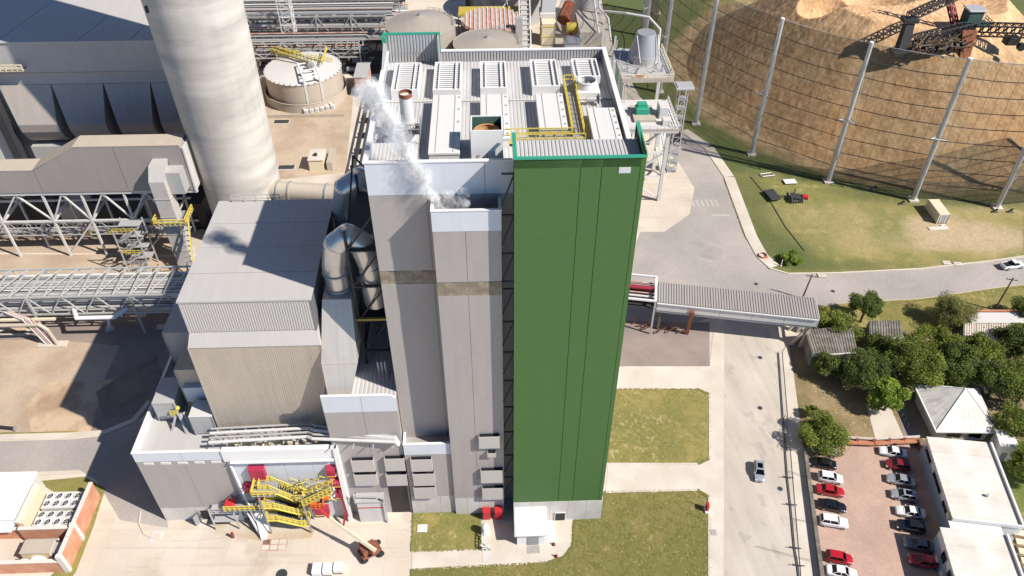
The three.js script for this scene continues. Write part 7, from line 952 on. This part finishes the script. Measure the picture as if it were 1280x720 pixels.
{ const T = thing('dark_manhole', 'dark round cover at the bottom edge of the apron', 'manhole', -32.16, -60.76), [X, , Z] = base.get(T); part(T, 'frame', [cyl(X, 0, Z, 1.1, 0.03, 28)], M.plinth); part(T, 'lid', [cyl(X, 0.03, Z, 0.85, 0.02, 28)], M.dark); }
// ---------- brick cooling enclosure at the lower left ----------
{
  const T = thing('brick_fan_enclosure', 'brick walled enclosure holding rows of round cooling fans', 'enclosure', -68, -68.5), h = 4;
  const wall = (x0, z0, x1, z1, hh, w = 0.4, cap = true) => { const n = Math.max(1, Math.round(Math.hypot(x1 - x0, z1 - z0) / 3.1)); for (let i = 0; i < n; i++) { const p = (t) => [lerp(x0, x1, t), lerp(z0, z1, t)], [a, b] = p(i / n), [c, d] = p((i + 1) / n - 0.004); const s = Math.abs(x1 - x0) > Math.abs(z1 - z0); part(T, 'wall_bay', [s ? bx(a, 0, b - w / 2, c, hh, b + w / 2) : bx(a - w / 2, 0, b, a + w / 2, hh, d)], M.terra ?? (M.terra = patchy([0.5, 0.215, 0.12], [0.56, 0.3, 0.19], 0.9, 6, 99, {}, 512, 0.14))); if (cap) part(T, 'capstone', [s ? bx(a, hh, b - w / 2 - 0.1, c, hh + 0.14, b + w / 2 + 0.1) : bx(a - w / 2 - 0.1, hh, b, a + w / 2 + 0.1, hh + 0.14, d)], M.capstone); } };
  wall(-63.9, -62.4, -63.9, -75.2, h); wall(-72.6, -75.2, -64.1, -75.2, 1.2, 0.25); wall(-72.4, -68.2, -72.4, -75.2, h, 0.5); wall(-72.2, -67.6, -64.1, -67.6, h - 0.6); wall(-77.5, -62.4, -64.1, -62.4, h - 1.2); wall(-77.4, -62.6, -77.4, -68, h - 0.8); wall(-79, -68.2, -72.8, -68.2, 2.4);
  part(T, 'inner_face', [bx(-72.15, 0.2, -75, -71.6, h - 0.1, -68.2)], M.cream); part(T, 'post', [bx(-64.3, 0, -67.9, -63.5, h + 0.25, -67.3)], M.capstone); part(T, 'post', [bx(-64.3, 0, -62.7, -63.5, h + 0.25, -62.1)], M.capstone);
}
for (const [z, w] of [[-73.2, 'bank of eight round cooling fans farther from the apron'], [-69.9, 'bank of eight round cooling fans nearer the brick cross wall']]) {
  const T = thing('cooling_fan_bank', w, 'fan bank', -68.2, z), y = 2.2; part(T, 'casing', [rb(-68.2, y / 2 + 0.1, z, 5.8, y, 2.8, 0.08)], M.pale);
  for (let i = 0; i < 4; i++) for (let j = 0; j < 2; j++) { const x = -70.3 + i * 1.42, zz = z - 0.68 + j * 1.34, f = part(T, 'fan', [cyl(x, y + 0.08, zz, 0.56, 0.24, 24, 0.52, true), ring(x, y + 0.32, zz, 0.52, 0.05, 24)], M.white); part(T, 'throat', [cyl(x, y + 0.1, zz, 0.5, 0.05, 24)], M.dark, { parent: f }); part(T, 'blades', [0, 1, 2, 3].map((k) => cb(x + 0.22 * Math.cos(k * 1.57), y + 0.22, zz + 0.22 * Math.sin(k * 1.57), 0.42, 0.03, 0.14, -k * 1.57)), M.steel, { parent: f }); }
}
{ const T = thing('chiller_unit', 'beige chiller box in the nearer part of the brick enclosure', 'machine', -68.4, -65.2); part(T, 'casing', [rb(-68.6, 1.3, -65, 4.4, 2.4, 2.2, 0.1)], M.cream); part(T, 'top', [rb(-68.6, 2.58, -65, 4.5, 0.14, 2.3, 0.05)], M.tan); part(T, 'side_fan', [rb(-65.8, 1.2, -65, 1.1, 2.1, 1.8, 0.1)], M.grey); part(T, 'pipe', [pipe([[-71, 1.8, -66.6], [-66.4, 1.8, -66.6], [-66, 1, -66]], 0.18)], M.galv); }
{ const T = thing('wrapped_bale', 'pale tarpaulin bundle in the front strip of the brick enclosure', 'bundle', -69.6, -63.6); part(T, 'tarpaulin', [ball(-68.6, 0.8, -63.7, 1.3, 14, 8).scale(1, 0.8, 0.7).translate(0, 0.2, -19.1), rb(-70.2, 0.7, -63.6, 2.2, 0.6, 1.2, 0.25)], M.white); part(T, 'board', [rb(-71.6, 0.6, -63.7, 1.2, 0.2, 1, 0.05)], M.dark); }
{ const T = thing('white_roof_shed', 'bright white roofed shed beside the brick enclosure at the left edge', 'shed', -77.5, -72.8); part(T, 'wall', [bx(-84, 0, -77, -73, 4, -68.9)], M.pale); for (let i = 0; i < 4; i++) part(T, 'roof_sheet', [hexa([[-84.2 + i * 2.82, 4.1, -68.6], [-81.42 + i * 2.82, 4.1, -68.6], [-81.42 + i * 2.82, 4.1, -77.2], [-84.2 + i * 2.82, 4.1, -77.2]], [[-84.2 + i * 2.82, 4.3, -68.6], [-81.42 + i * 2.82, 4.3, -68.6], [-81.42 + i * 2.82, 4.5, -77.2], [-84.2 + i * 2.82, 4.5, -77.2]])], M.white); part(T, 'front_roof', [hexa(rect(-76, -67, -72.9, -68.6, 3.4), rect(-76, -68.2, -72.9, -68.7, 4))], M.band); }
struct('enclosure_floor', poly([[-77, -62.6], [-64, -62.6], [-64, -75], [-72.4, -75], [-72.4, -68], [-77, -68]], 0.06, 0.06), M.path, PLANT);
// ---------- steam ----------
{ // many faint overlapping puffs, each a closed lumpy ball of thin vapour
  const path = [[-5.2, 57.6, -71.2], [-6.2, 59.6, -71.4], [-7.4, 61.8, -71.9], [-8.9, 64.2, -72.7], [-10.4, 66.6, -73.8], [-11.6, 68.6, -75], [-12.6, 70.4, -76.2]].map((p) => V(...p)), curve = new THREE.CatmullRomCurve3(path), g = [];
  const puff = (p, r) => { const b = new THREE.IcosahedronGeometry(1, 4), a = b.attributes.position, ox = rr(0, 50); for (let i = 0; i < a.count; i++) { const x = a.getX(i), y = a.getY(i), z = a.getZ(i), k = r * (1 + 0.3 * noise.noise(x * 1.6 + ox, y * 1.6, z * 1.6)); a.setXYZ(i, p.x + x * k, p.y + y * k, p.z + z * k); } b.computeVertexNormals(); g.push(fin(b)); };
  for (let i = 0; i < 170; i++) { const t = rnd(), p = curve.getPoint(t), w = lerp(0.22, 1.05, Math.pow(t, 1.2)), gs = () => (rnd() + rnd() + rnd() - 1.5) * 1.3; p.x += gs() * w; p.y += gs() * w * 0.8; p.z += gs() * w; puff(p, lerp(0.3, 1.1, t) * rr(0.6, 1.4)); }
  for (let i = 0; i < 40; i++) puff(V(rr(-5, -2.4), rr(57.4, 60.4), rr(-72, -70.6)), rr(0.2, 0.5));
  const m = new THREE.MeshPhysicalMaterial({ color: 0xffffff, roughness: 1, specularIntensity: 0, transmission: 0.3, thickness: 0, transparent: true, opacity: 0.075 });
  struct('steam_plume', g, m, PLANT, 'stuff'); const o = scene.children.at(-1); o.userData = { kind: 'stuff', label: 'thin white steam plume drifting up left from the open shaft', category: 'steam' };
}
renderer.render(scene, camera);
